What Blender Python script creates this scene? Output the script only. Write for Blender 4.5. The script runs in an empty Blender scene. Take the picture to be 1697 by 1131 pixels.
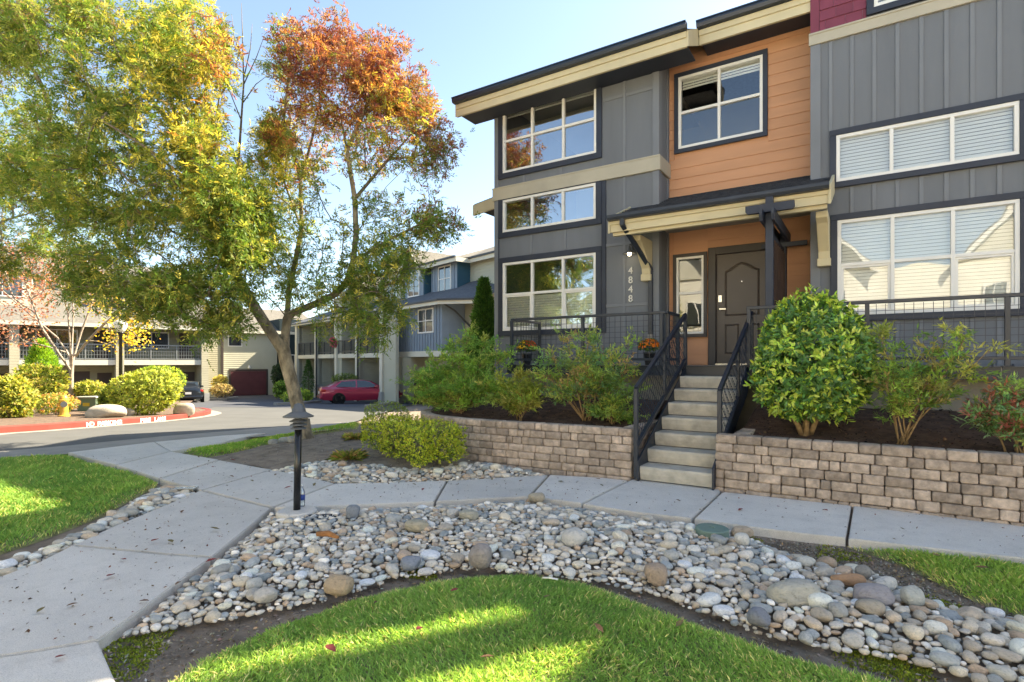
import bpy, bmesh, math, random
import numpy as np
from mathutils import Matrix, Vector

# ------------------------------------------------------------------ camera, sky, sun, exposure
SC = bpy.context.scene
COL = SC.collection
R = math.radians
FPX, CXP, HYP, CAMH = 917.0, 848.5, 601.0, 1.45      # calibrated from the facade's vanishing points
YAW = math.atan2(.542, .840)
CY, SY = math.cos(YAW), math.sin(YAW)
SUN_AZ, SUN_EL = R(33), R(41)                        # azimuth measured from +Y towards +X

cam = bpy.data.cameras.new('camera'); cam_o = bpy.data.objects.new('camera', cam); COL.objects.link(cam_o)
cam_o.location = (0, 0, CAMH); cam_o.rotation_euler = (R(90), 0, YAW)
cam.sensor_width = 36; cam.lens = 36 * FPX / 1697; cam.shift_y = (HYP - 565.5) / 1697
cam.clip_start = .05; cam.clip_end = 3000
SC.camera = cam_o

world = bpy.data.worlds.new('World'); SC.world = world; world.use_nodes = True
wt = world.node_tree; wt.nodes.clear()
wo = wt.nodes.new('ShaderNodeOutputWorld'); wb = wt.nodes.new('ShaderNodeBackground')
sky = wt.nodes.new('ShaderNodeTexSky'); sky.sky_type = 'NISHITA'; sky.sun_disc = False
sky.sun_elevation = SUN_EL; sky.sun_rotation = SUN_AZ
sky.air_density = .8; sky.dust_density = .7; sky.ozone_density = 1.5; sky.altitude = 50
wb.inputs[1].default_value = .108
wt.links.new(sky.outputs[0], wb.inputs[0]); wt.links.new(wb.outputs[0], wo.inputs[0])

sun = bpy.data.lights.new('sun', 'SUN'); sun.energy = 4.8; sun.angle = R(.55); sun.color = (1, .93, .82)
sun_o = bpy.data.objects.new('sun', sun); COL.objects.link(sun_o)
SUNV = Vector((math.sin(SUN_AZ) * math.cos(SUN_EL), math.cos(SUN_AZ) * math.cos(SUN_EL), math.sin(SUN_EL)))
sun_o.rotation_euler = SUNV.to_track_quat('Z', 'Y').to_euler()
sun_o.location = (10, 15, 30)

vs = SC.view_settings
vs.view_transform = 'Standard'; vs.look = 'None'; vs.gamma = 1; vs.use_curve_mapping = False
vs.exposure = 2.1
try:
    vs.use_white_balance = True; vs.white_balance_temperature = 7600; vs.white_balance_tint = 6
except Exception:
    pass

# ------------------------------------------------------------------ maths helpers
rng = np.random.default_rng(7)
random.seed(7)

def ray(px, py):
    X = (px - CXP) / FPX
    return np.array([X * CY - SY, X * SY + CY, (HYP - py) / FPX])
def gd(D):
    if D < 11: return 0.0
    if D < 40: return -.045 * (D - 11)
    return -1.305 - .016 * (D - 40)
def depth(u, v): return -u * SY + v * CY
def gz(u, v): return gd(depth(u, v))
def at(px, py, D): r = ray(px, py); return Vector((r[0] * D, r[1] * D, CAMH + r[2] * D))
def onV(px, py, v): r = ray(px, py); t = v / r[1]; return Vector((r[0] * t, v, CAMH + r[2] * t))
def onZ(px, py, z=0.0): r = ray(px, py); t = (z - CAMH) / r[2]; return Vector((r[0] * t, r[1] * t, z))
def GP(px, py, off=0.0):
    r = ray(px, py); lo, hi = .5, 200.
    for _ in range(60):
        m = (lo + hi) / 2
        if CAMH + r[2] * m > gd(m) + off: lo = m
        else: hi = m
    return Vector((r[0] * lo, r[1] * lo, gd(lo) + off))
def P2(pts): return [tuple(GP(x, y)[:2]) for x, y in pts]
def inpoly(x, y, poly):
    n = len(poly); inside = np.zeros(np.shape(x), bool); j = n - 1
    for i in range(n):
        xi, yi = poly[i]; xj, yj = poly[j]
        c = ((yi > y) != (yj > y)) & (x < (xj - xi) * (y - yi) / (yj - yi + 1e-12) + xi)
        inside ^= c; j = i
    return inside
def polydist(x, y, poly, closed=True):
    d = np.full(np.shape(x), 1e9); n = len(poly)
    for i in range(n if closed else n - 1):
        ax, ay = poly[i]; bx, by = poly[(i + 1) % n]
        dx, dy = bx - ax, by - ay
        t = np.clip(((x - ax) * dx + (y - ay) * dy) / (dx * dx + dy * dy + 1e-12), 0, 1)
        d = np.minimum(d, np.hypot(x - ax - t * dx, y - ay - t * dy))
    return d
def unit(a): return a / (np.linalg.norm(a, axis=-1, keepdims=True) + 1e-9)
def runit(n): return unit(rng.normal(size=(n, 3)))

# ------------------------------------------------------------------ object helpers
WM = {}
def link(o, parent=None, local=False):
    COL.objects.link(o)
    if parent is not None:
        o.parent = parent
        if not local:
            o.matrix_parent_inverse = WM.get(parent.name, Matrix()).inverted()
        else:
            WM[o.name] = WM.get(parent.name, Matrix()).copy()
    return o
def tag(o, label=None, cat=None, group=None, kind=None):
    if label: o['label'] = label
    if cat: o['category'] = cat
    if group: o['group'] = group
    if kind: o['kind'] = kind
    return o
def thing(name, label, cat, loc=(0, 0, 0), rz=0, group=None):
    o = bpy.data.objects.new(name, None); COL.objects.link(o)
    o.location = loc; o.rotation_euler = (0, 0, rz); o.empty_display_size = .2
    WM[o.name] = Matrix.Translation(Vector(loc)) @ Matrix.Rotation(rz, 4, 'Z')
    return tag(o, label, cat, group)
def place(mesh, name, parent, M, local=False):
    o = bpy.data.objects.new(name, mesh); link(o, parent, local); o.matrix_local if local else None
    o.matrix_basis = M
    WM[o.name] = (WM.get(parent.name, Matrix()) if (local and parent) else Matrix()) @ M
    return o
def copy_tree(o, parent=None):
    c = o.copy(); COL.objects.link(c)
    if parent is not None:
        mi = o.matrix_parent_inverse.copy(); c.parent = parent; c.matrix_parent_inverse = mi
    for ch in o.children: copy_tree(ch, c)
    return c

class MB:
    def __init__(s): s.v = []; s.f = []
    def add(s, vs_, fs):
        n = len(s.v); s.v.extend(tuple(map(float, p)) for p in vs_); s.f.extend(tuple(i + n for i in f) for f in fs); return s
    def box(s, x0, x1, y0, y1, z0, z1):
        return s.add([(x0,y0,z0),(x1,y0,z0),(x1,y1,z0),(x0,y1,z0),(x0,y0,z1),(x1,y0,z1),(x1,y1,z1),(x0,y1,z1)],
                     [(3,2,1,0),(4,5,6,7),(0,1,5,4),(1,2,6,5),(2,3,7,6),(3,0,4,7)])
    def hexa(s, p):   # 8 points: bottom 4, top 4 (ccw)
        return s.add(p, [(3,2,1,0),(4,5,6,7),(0,1,5,4),(1,2,6,5),(2,3,7,6),(3,0,4,7)])
    def bar(s, a, b, w, h, up=(0, 0, 1)):
        a, b = Vector(a), Vector(b); d = (b - a).normalized(); up = Vector(up)
        if abs(d.dot(up)) > .98: up = Vector((0, 1, 0))
        sd = d.cross(up).normalized(); uu = sd.cross(d).normalized()
        sd *= w / 2; uu *= h / 2
        return s.hexa([a-sd-uu, a+sd-uu, b+sd-uu, b-sd-uu, a-sd+uu, a+sd+uu, b+sd+uu, b-sd+uu])
    def tube(s, pts, rad, n=6, cap=True):
        pts = [Vector(p) for p in pts]
        if not hasattr(rad, '__len__'): rad = [rad] * len(pts)
        ring = []; prev = None
        for i, p in enumerate(pts):
            d = (pts[min(i+1, len(pts)-1)] - pts[max(i-1, 0)]).normalized()
            if prev is None:
                a = d.cross(Vector((0, 0, 1)) if abs(d.z) < .9 else Vector((1, 0, 0))).normalized()
            else:
                a = (prev - d * prev.dot(d)).normalized()
            prev = a; b = d.cross(a)
            ring.append([p + (a * math.cos(t) + b * math.sin(t)) * rad[i] for t in [2*math.pi*k/n for k in range(n)]])
        vs_ = [q for r_ in ring for q in r_]; fs = []
        for i in range(len(pts) - 1):
            for k in range(n):
                fs.append((i*n+k, i*n+(k+1) % n, (i+1)*n+(k+1) % n, (i+1)*n+k))
        if cap:
            fs.append(tuple(range(n-1, -1, -1))); fs.append(tuple((len(pts)-1)*n+k for k in range(n)))
        return s.add(vs_, fs)
    def lathe(s, prof, c=(0, 0, 0), n=20, axis='Z'):
        vs_ = []; fs = []
        for r_, z in prof:
            for k in range(n):
                t = 2*math.pi*k/n; x, y = r_*math.cos(t), r_*math.sin(t)
                q = (x, y, z) if axis == 'Z' else ((x, z, y) if axis == 'Y' else (z, x, y))
                vs_.append((c[0]+q[0], c[1]+q[1], c[2]+q[2]))
        for i in range(len(prof)-1):
            for k in range(n): fs.append((i*n+k, i*n+(k+1) % n, (i+1)*n+(k+1) % n, (i+1)*n+k))
        fs.append(tuple(range(n-1, -1, -1))); fs.append(tuple((len(prof)-1)*n+k for k in range(n)))
        return s.add(vs_, fs)
    def prism(s, poly, axis, a0, a1):
        # poly in the two other axes, extruded along axis ('X','Y','Z') from a0 to a1
        def q(p, a): return {'X': (a, p[0], p[1]), 'Y': (p[0], a, p[1]), 'Z': (p[0], p[1], a)}[axis]
        n = len(poly); vs_ = [q(p, a0) for p in poly] + [q(p, a1) for p in poly]
        fs = [tuple(range(n-1, -1, -1)), tuple(range(n, 2*n))] + [(i, (i+1) % n, n+(i+1) % n, n+i) for i in range(n)]
        return s.add(vs_, fs)
    def wall(s, x0, x1, z0, z1, y0, y1, holes=()):
        xs = sorted({x0, x1, *[h[0] for h in holes], *[h[1] for h in holes]}); zs = sorted({z0, z1, *[h[2] for h in holes], *[h[3] for h in holes]})
        xs = [x for x in xs if x0 <= x <= x1]; zs = [z for z in zs if z0 <= z <= z1]
        for i in range(len(xs)-1):
            for j in range(len(zs)-1):
                cx, cz = (xs[i]+xs[i+1])/2, (zs[j]+zs[j+1])/2
                if any(h[0] < cx < h[1] and h[2] < cz < h[3] for h in holes): continue
                s.box(xs[i], xs[i+1], y0, y1, zs[j], zs[j+1])
        return s
    def mesh(s, name, mat, smooth=False, recalc=True, bevel=0, seg=1, merge=False):
        me = bpy.data.meshes.new(name); me.from_pydata(s.v, [], s.f)
        if recalc or bevel or merge:
            bm = bmesh.new(); bm.from_mesh(me)
            if merge: bmesh.ops.remove_doubles(bm, verts=bm.verts, dist=1e-4)
            if recalc: bmesh.ops.recalc_face_normals(bm, faces=bm.faces)
            if bevel: bmesh.ops.bevel(bm, geom=[e for e in bm.edges], offset=bevel, segments=seg, affect='EDGES', profile=.5, clamp_overlap=True)
            bm.to_mesh(me); bm.free()
        if mat: me.materials.append(mat)
        if smooth: me.polygons.foreach_set('use_smooth', [True]*len(me.polygons))
        return me
    def build(s, name, mat, parent=None, smooth=False, local=False, **k):
        me = s.mesh(name, mat, smooth, **k)
        o = bpy.data.objects.new(name, me); link(o, parent, local)
        if not local: WM[o.name] = Matrix()
        return o
def auto_smooth(o, ang=40):
    me = o.data
    me.polygons.foreach_set('use_smooth', [True]*len(me.polygons))
    try: me.set_sharp_from_angle(angle=R(ang))
    except Exception: pass
    return o

def tri_mesh(name, V, T, mat, col=None, smooth=False):
    """fast triangle mesh from numpy; col = one colour per triangle"""
    me = bpy.data.meshes.new(name); V = np.asarray(V, np.float32); T = np.asarray(T, np.int32)
    me.vertices.add(len(V)); me.vertices.foreach_set('co', V.ravel())
    me.loops.add(T.size); me.loops.foreach_set('vertex_index', T.ravel())
    me.polygons.add(len(T)); me.polygons.foreach_set('loop_start', np.arange(0, T.size, 3, dtype=np.int32))
    if smooth: me.polygons.foreach_set('use_smooth', np.ones(len(T), bool))
    me.update(calc_edges=True)
    if col is not None:
        a = me.attributes.new('Col', 'FLOAT_COLOR', 'FACE')
        c = np.ones((len(T), 4), np.float32); c[:, :3] = col; a.data.foreach_set('color', c.ravel())
    me.materials.append(mat); me.validate()
    return me
def mobj(me, name, parent=None):
    o = bpy.data.objects.new(name, me); link(o, parent); WM[o.name] = Matrix(); return o

def textmesh(name, body, size, m, extrude=.004, bevel=0, bold=0):
    cu = bpy.data.curves.new(name, 'FONT'); cu.body = body; cu.size = size; cu.extrude = extrude; cu.bevel_depth = bevel; cu.offset = bold
    cu.align_x = 'CENTER'; cu.align_y = 'CENTER'; cu.resolution_u = 3
    t = bpy.data.objects.new('tmp_text', cu); COL.objects.link(t)
    bpy.context.view_layer.update()
    me = bpy.data.meshes.new_from_object(t.evaluated_get(bpy.context.evaluated_depsgraph_get()))
    bpy.data.objects.remove(t); bpy.data.curves.remove(cu)
    me.name = name; me.materials.clear(); me.materials.append(m)
    return bpy.data.objects.new(name, me)

# ------------------------------------------------------------------ materials
def newmat(name):
    m = bpy.data.materials.new(name); m.use_nodes = True
    nt = m.node_tree; nt.nodes.clear()
    out = nt.nodes.new('ShaderNodeOutputMaterial'); b = nt.nodes.new('ShaderNodeBsdfPrincipled')
    nt.links.new(b.outputs[0], out.inputs[0])
    return m, nt, b, out
def nd(nt, t, **k):
    n = nt.nodes.new(t)
    for a, v in k.items():
        if a.startswith('i_'): n.inputs[a[2:]].default_value = v
        else: setattr(n, a, v)
    return n
def noise(nt, vec, scale, detail=4, rough=.55):
    n = nt.nodes.new('ShaderNodeTexNoise'); n.inputs['Scale'].default_value = scale
    n.inputs['Detail'].default_value = detail; n.inputs['Roughness'].default_value = rough
    nt.links.new(vec, n.inputs['Vector']); return n.outputs[0]
def ramp(nt, fac, stops):
    r = nt.nodes.new('ShaderNodeValToRGB'); e = r.color_ramp.elements
    while len(e) < len(stops): e.new(.5)
    for el, (p, c) in zip(e, stops): el.position = p; el.color = (*c, 1)
    nt.links.new(fac, r.inputs[0]); return r.outputs[0]
def mix(nt, fac, a, b, mode='MIX'):
    n = nt.nodes.new('ShaderNodeMix'); n.data_type = 'RGBA'; n.blend_type = mode
    for sock, v in ((n.inputs[0], fac), (n.inputs[6], a), (n.inputs[7], b)):
        if hasattr(v, 'is_output'): nt.links.new(v, sock)
        elif isinstance(v, (int, float)): sock.default_value = v
        else: sock.default_value = (*v, 1)
    return n.outputs[2]
def math_(nt, op, a, b=None):
    n = nt.nodes.new('ShaderNodeMath'); n.operation = op
    for i, v in enumerate((a, b)):
        if v is None: continue
        if hasattr(v, 'is_output'): nt.links.new(v, n.inputs[i])
        else: n.inputs[i].default_value = v
    return n.outputs[0]
def sc(c, k): return tuple(min(1, x * k) for x in c)

def mat(name, col, rough=.7, nscale=3, var=.12, bump=.15, bscale=40, bdist=.01, spec=.3, metal=0, objrand=0., stretch=None, dirt=0., coat=0):
    m, nt, b, out = newmat(name)
    tc = nt.nodes.new('ShaderNodeTexCoord'); vec = tc.outputs['Object']
    oi = nt.nodes.new('ShaderNodeObjectInfo')
    if objrand:
        va = nt.nodes.new('ShaderNodeVectorMath'); va.operation = 'MULTIPLY_ADD'
        va.inputs[1].default_value = (1, 1, 1)
        cmb = nt.nodes.new('ShaderNodeCombineXYZ'); k = math_(nt, 'MULTIPLY', oi.outputs['Random'], 37.)
        for i in range(3): nt.links.new(k, cmb.inputs[i])
        nt.links.new(vec, va.inputs[0]); nt.links.new(cmb.outputs[0], va.inputs[2]); vec = va.outputs[0]
    if stretch:
        mp = nt.nodes.new('ShaderNodeMapping'); mp.inputs['Scale'].default_value = stretch
        nt.links.new(vec, mp.inputs[0]); vec = mp.outputs[0]
    c = ramp(nt, noise(nt, vec, nscale, 5), [(.3, sc(col, 1 - var)), (.7, sc(col, 1 + var))])
    if dirt:
        c = mix(nt, ramp(nt, noise(nt, vec, nscale * .45, 6, .7), [(.48, (0, 0, 0)), (.75, (dirt,) * 3)]), c, sc(col, .45))
    if objrand:
        k = math_(nt, 'ADD', math_(nt, 'MULTIPLY', oi.outputs['Random'], 2 * objrand), 1 - objrand)
        cb = nt.nodes.new('ShaderNodeCombineColor')
        for i in range(3): nt.links.new(k, cb.inputs[i])
        c = mix(nt, 1., c, cb.outputs[0], 'MULTIPLY')
    nt.links.new(c, b.inputs['Base Color'])
    b.inputs['Roughness'].default_value = rough; b.inputs['Metallic'].default_value = metal
    b.inputs['Specular IOR Level'].default_value = spec; b.inputs['Coat Weight'].default_value = coat
    if bump:
        bn = nt.nodes.new('ShaderNodeBump'); bn.inputs['Strength'].default_value = bump; bn.inputs['Distance'].default_value = bdist
        nt.links.new(noise(nt, vec, bscale, 6, .65), bn.inputs['Height']); nt.links.new(bn.outputs[0], b.inputs['Normal'])
    return m

def leafmat(name, trans=.45, rough=.5, spec=.25, gain=1.75):
    m, nt, b, out = newmat(name)
    at_ = nt.nodes.new('ShaderNodeAttribute'); at_.attribute_name = 'Col'
    lc = mix(nt, 1., at_.outputs[0], (gain, gain, gain), 'MULTIPLY')
    nt.links.new(lc, b.inputs['Base Color']); b.inputs['Roughness'].default_value = rough
    b.inputs['Specular IOR Level'].default_value = spec
    tr = nt.nodes.new('ShaderNodeBsdfTranslucent'); g = mix(nt, 1., lc, (1.25, 1.15, .6), 'MULTIPLY')
    nt.links.new(g, tr.inputs[0])
    ms = nt.nodes.new('ShaderNodeMixShader'); ms.inputs[0].default_value = trans
    nt.links.new(b.outputs[0], ms.inputs[1]); nt.links.new(tr.outputs[0], ms.inputs[2]); nt.links.new(ms.outputs[0], out.inputs[0])
    return m
def attrmat(name, rough=.8, bump=.2, bscale=60, nvar=.2, nscale=30, spec=.25):
    m, nt, b, out = newmat(name)
    tc = nt.nodes.new('ShaderNodeTexCoord'); vec = tc.outputs['Object']
    at_ = nt.nodes.new('ShaderNodeAttribute'); at_.attribute_name = 'Col'
    c = mix(nt, 1., at_.outputs[0], ramp(nt, noise(nt, vec, nscale, 6, .7), [(.3, (1 - nvar,) * 3), (.7, (1,) * 3)]), 'MULTIPLY')
    nt.links.new(c, b.inputs['Base Color']); b.inputs['Roughness'].default_value = rough; b.inputs['Specular IOR Level'].default_value = spec
    bn = nt.nodes.new('ShaderNodeBump'); bn.inputs['Strength'].default_value = bump; bn.inputs['Distance'].default_value = .01
    nt.links.new(noise(nt, vec, bscale, 5), bn.inputs['Height']); nt.links.new(bn.outputs[0], b.inputs['Normal'])
    return m
def glassmat(name, refl=.35, tint=(.9, .95, .95), wob=.02):
    m, nt, b, out = newmat(name)
    tc = nt.nodes.new('ShaderNodeTexCoord')
    gl = nt.nodes.new('ShaderNodeBsdfGlossy'); gl.inputs['Roughness'].default_value = .0; gl.inputs[0].default_value = (.95, .97, 1, 1)
    bn = nt.nodes.new('ShaderNodeBump'); bn.inputs['Strength'].default_value = wob; bn.inputs['Distance'].default_value = .2
    nt.links.new(noise(nt, tc.outputs['Object'], 1.6, 1), bn.inputs['Height']); nt.links.new(bn.outputs[0], gl.inputs['Normal'])
    tr = nt.nodes.new('ShaderNodeBsdfTransparent'); tr.inputs[0].default_value = (*tint, 1)
    lw = nt.nodes.new('ShaderNodeLayerWeight'); lw.inputs[0].default_value = .25
    f = math_(nt, 'ADD', math_(nt, 'MULTIPLY', lw.outputs['Fresnel'], 1 - refl), refl)
    ms = nt.nodes.new('ShaderNodeMixShader'); nt.links.new(f, ms.inputs[0])
    nt.links.new(tr.outputs[0], ms.inputs[1]); nt.links.new(gl.outputs[0], ms.inputs[2]); nt.links.new(ms.outputs[0], out.inputs[0])
    return m
def sidingmat(name, col, step=.16, vertical=False, rough=.75, depth_=.03):
    """painted lap siding (or board and batten) for far walls: relief only, one paint colour"""
    m, nt, b, out = newmat(name)
    tc = nt.nodes.new('ShaderNodeTexCoord'); sp = nt.nodes.new('ShaderNodeSeparateXYZ'); nt.links.new(tc.outputs['Object'], sp.inputs[0])
    if vertical: k = math_(nt, 'ADD', sp.outputs[0], sp.outputs[1])
    else: k = sp.outputs[2]
    f = math_(nt, 'FRACT', math_(nt, 'MULTIPLY', math_(nt, 'ADD', k, 50.), 1 / step))
    h = math_(nt, 'SUBTRACT', 1., f) if not vertical else math_(nt, 'LESS_THAN', f, .16)
    bn = nt.nodes.new('ShaderNodeBump'); bn.inputs['Strength'].default_value = 1; bn.inputs['Distance'].default_value = depth_
    nt.links.new(h, bn.inputs['Height']); nt.links.new(bn.outputs[0], b.inputs['Normal'])
    c = ramp(nt, noise(nt, tc.outputs['Object'], 1.3, 4), [(.3, sc(col, .92)), (.7, sc(col, 1.08))])
    nt.links.new(c, b.inputs['Base Color']); b.inputs['Roughness'].default_value = rough; b.inputs['Specular IOR Level'].default_value = .25
    return m
def emitmat(name, col, strength):
    m, nt, b, out = newmat(name)
    b.inputs['Base Color'].default_value = (*col, 1); b.inputs['Emission Color'].default_value = (*col, 1); b.inputs['Emission Strength'].default_value = strength
    return m

def concrete_mat(name, col):
    # broom-finished pavement: cloudy tone, aggregate speckle, dark stains, hairline cracks
    m, nt, b, out = newmat(name); tc = nt.nodes.new('ShaderNodeTexCoord'); vec = tc.outputs['Object']; oi = nt.nodes.new('ShaderNodeObjectInfo')
    c = ramp(nt, noise(nt, vec, 1.1, 7, .65), [(.3, sc(col, .9)), (.72, sc(col, 1.1))])
    c = mix(nt, 1., c, ramp(nt, noise(nt, vec, 210, 3, .8), [(.34, (.66, .65, .63)), (.5, (1, 1, 1)), (.75, (1.1, 1.1, 1.1))]), 'MULTIPLY')
    c = mix(nt, ramp(nt, noise(nt, vec, 3.7, 8, .75), [(.5, (0, 0, 0)), (.72, (.42, .42, .42))]), c, sc(col, .6))
    c = mix(nt, ramp(nt, noise(nt, vec, 19, 4, .6), [(.66, (0, 0, 0)), (.72, (.55, .55, .55))]), c, sc(col, .45))
    k = math_(nt, 'ADD', math_(nt, 'MULTIPLY', oi.outputs['Random'], .16), .92); cb = nt.nodes.new('ShaderNodeCombineColor')
    for i in range(3): nt.links.new(k, cb.inputs[i])
    c = mix(nt, 1., c, cb.outputs[0], 'MULTIPLY'); nt.links.new(c, b.inputs['Base Color']); b.inputs['Roughness'].default_value = .9; b.inputs['Specular IOR Level'].default_value = .2
    bn = nt.nodes.new('ShaderNodeBump'); bn.inputs['Strength'].default_value = .5; bn.inputs['Distance'].default_value = .006
    mp = nt.nodes.new('ShaderNodeMapping'); mp.inputs['Scale'].default_value = (1, .12, 1); mp.inputs['Rotation'].default_value = (0, 0, .5); nt.links.new(vec, mp.inputs[0])
    h = math_(nt, 'ADD', noise(nt, mp.outputs[0], 150, 3), noise(nt, vec, 240, 4, .7)); nt.links.new(h, bn.inputs['Height']); nt.links.new(bn.outputs[0], b.inputs['Normal'])
    return m
MT = {}
MT['gray_paint'] = mat('gray_paint', (.166, .178, .194), .78, 1.2, .10, .3, 90, .004, objrand=.03, stretch=(1.6, 1.6, .22), dirt=.22)
MT['gray_trim'] = mat('gray_trim', (.182, .194, .21), .7, 2, .06, .1, 90, .003)
MT['navy'] = mat('navy_trim', (.028, .034, .05), .55, 2, .15, .12, 70, .003, spec=.4)
MT['steel'] = mat('navy_steel', (.018, .024, .036), .42, 5, .2, .05, 60, .002, spec=.5)
MT['cream'] = mat('cream_trim', (.58, .50, .32), .65, 2, .06, .1, 60, .003, dirt=.2)
MT['band'] = mat('band_trim', (.44, .40, .31), .65, 2, .06, .1, 60, .003, dirt=.25)
MT['orange'] = mat('orange_siding', (.54, .28, .155), .7, 2.2, .07, .35, 30, .004, objrand=.035, stretch=(.25, 1, 2.2), dirt=.12)
MT['purple'] = mat('plum_shingle', (.19, .045, .072), .7, 3, .1, .2, 50, .004, objrand=.1)
MT['white'] = mat('white_vinyl', (.76, .74, .69), .45, 2, .03, 0, spec=.4)
MT['brown_door'] = mat('brown_door', (.095, .076, .063), .45, 2, .08, .08, 80, .002, spec=.4)
MT['brown_trim'] = mat('brown_trim', (.075, .065, .058), .6, 2, .1, .1, 60, .003)
MT['shingle'] = mat('asphalt_shingle', (.035, .037, .042), .9, 14, .35, .5, 160, .006, objrand=.12)
MT['gutter'] = mat('navy_gutter', (.012, .022, .042), .35, 3, .1, 0, spec=.5)
MT['blind'] = mat('white_blind', (.84, .82, .76), .6, 2, .03, 0)
MT['interior'] = mat('room_plaster', (.34, .32, .27), .9, 1, .05, 0)
MT['concrete'] = concrete_mat('concrete', (.67, .62, .555))
MT['concrete_wall'] = mat('foundation_concrete', (.27, .245, .20), .9, 3, .2, .4, 60, .008, dirt=.5)
MT['tread'] = mat('precast_tread', (.47, .43, .36), .88, 7, .2, .6, 110, .006, dirt=.45, objrand=.08)
MT['block'] = mat('tumbled_block', (.48, .375, .295), .92, 14, .32, 1., 42, .022, dirt=.7, objrand=.26)
MT['soil'] = mat('bare_soil', (.26, .205, .155), .95, 5, .35, .9, 45, .03, dirt=.3)
MT['mulch'] = mat('dark_mulch', (.115, .068, .046), .95, 8, .4, 1., 60, .04)
MT['moss'] = mat('moss', (.11, .15, .025), .95, 20, .4, 1., 90, .02)
MT['asphalt'] = mat('worn_asphalt', (.105, .105, .102), .92, 1.2, .1, .3, 130, .004, dirt=.2)
MT['asphalt_shaded'] = mat('shaded_asphalt', (.075, .078, .088), .92, 1.2, .1, .3, 130, .004)  # darker copy of the road asphalt, shade of the court painted in
MT['redcurb'] = mat('red_curb_paint', (.27, .04, .03), .7, 3, .15, .3, 60, .006, dirt=.3)
MT['curbcon'] = mat('curb_concrete', (.28, .26, .23), .9, 3, .1, .2, 90, .005)
MT['black'] = mat('black_enamel', (.012, .012, .013), .25, 4, .2, .04, 30, .002, spec=.5)
MT['dgray'] = mat('gray_enamel', (.10, .105, .11), .45, 4, .1, .05, 30, .002, spec=.4)
MT['glass'] = glassmat('window_glass', .12, (.9, .93, .92))
MT['glass_bay'] = glassmat('bay_window_glass', .34, (.85, .88, .87), .03)
MT['glass_far'] = glassmat('far_window_glass', .4, (.5, .55, .55))
MT['metal'] = mat('satin_nickel', (.55, .54, .5), .25, 2, .03, 0, metal=1)
MT['numeral'] = mat('brushed_numeral', (.66, .64, .58), .4, 2, .03, 0)
MT['bark'] = mat('ash_bark', (.33, .27, .19), .92, 9, .55, 1., 16, .06, stretch=(1, 1, .5), dirt=.75)
MT['twig'] = mat('twig_bark', (.17, .14, .10), .9, 12, .2, .3, 60, .006)
MT['pale_bark'] = mat('pale_bark', (.34, .28, .23), .85, 12, .25, .4, 40, .008)
MT['stem'] = mat('tan_stem', (.28, .18, .085), .85, 20, .3, .4, 70, .004)
MT['leaf'] = leafmat('foliage', .45)
MT['gloss_leaf'] = leafmat('glossy_foliage', .3, .28, .5)
MT['grass'] = leafmat('grass_blades', .4, .55, .25, 2.2)
MT['chip'] = attrmat('bark_chips', .9, .2)
MT['stones'] = attrmat('river_stones', .8, .5, 55, .32, 26)
# ================================================================== THE SETTING: ground, road, walks
def sheet(name, poly, off, m, parent=None, zfun=None, grid=0, kind='structure', thick=0, bevel=0):
    """a polygon laid on the terrain; poly in world XY"""
    bm = bmesh.new()
    vs_ = [bm.verts.new((x, y, 0)) for x, y in poly]; f = bm.faces.new(vs_)
    if f.normal.z < 0: f.normal_flip()
    bm.normal_update()
    if bm.faces[0:1] and list(bm.faces)[0].normal.z < 0: bmesh.ops.reverse_faces(bm, faces=bm.faces)
    nD = (-SY, CY, 0)
    for D in (11, 40):
        bmesh.ops.bisect_plane(bm, geom=bm.verts[:] + bm.edges[:] + bm.faces[:], plane_co=(nD[0]*D, nD[1]*D, 0), plane_no=nD)
    if grid:
        xs = [p[0] for p in poly]; ys = [p[1] for p in poly]
        for k in range(int(min(xs)/grid), int(max(xs)/grid)+1):
            bmesh.ops.bisect_plane(bm, geom=bm.verts[:] + bm.edges[:] + bm.faces[:], plane_co=(k*grid, 0, 0), plane_no=(1, 0, 0))
        for k in range(int(min(ys)/grid), int(max(ys)/grid)+1):
            bmesh.ops.bisect_plane(bm, geom=bm.verts[:] + bm.edges[:] + bm.faces[:], plane_co=(0, k*grid, 0), plane_no=(0, 1, 0))
    bmesh.ops.triangulate(bm, faces=bm.faces[:])
    for v in bm.verts: v.co.z = gz(v.co.x, v.co.y) + off + (zfun(v.co.x, v.co.y) if zfun else 0)
    if thick:
        r_ = bmesh.ops.extrude_face_region(bm, geom=bm.faces[:])
        top = [g for g in r_['geom'] if isinstance(g, bmesh.types.BMVert)]
        tops = set(top)
        for v in bm.verts:
            if v not in tops: v.co.z -= thick
        bmesh.ops.recalc_face_normals(bm, faces=bm.faces[:])
        if bevel:
            ed = [e for e in bm.edges if len(e.link_faces) == 2 and e.calc_face_angle(0) > 1 and all(v in tops for v in e.verts)]
            bmesh.ops.bevel(bm, geom=ed, offset=bevel, segments=2, affect='EDGES', clamp_overlap=True)
    me = bpy.data.meshes.new(name); bm.to_mesh(me); bm.free(); me.materials.append(m)
    if grid and not thick: me.polygons.foreach_set('use_smooth', [True]*len(me.polygons))
    o = mobj(me, name, parent)
    if parent is None and kind: o['kind'] = kind
    return o
def vn(x, y, k=1.):   # cheap smooth bumps
    return (math.sin(x*1.7*k+1.3)*math.cos(y*2.1*k-.4) + .5*math.sin(x*4.1*k+y*3.3*k) + .3*math.cos(x*7.9*k-y*6.1*k))/1.8

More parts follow.
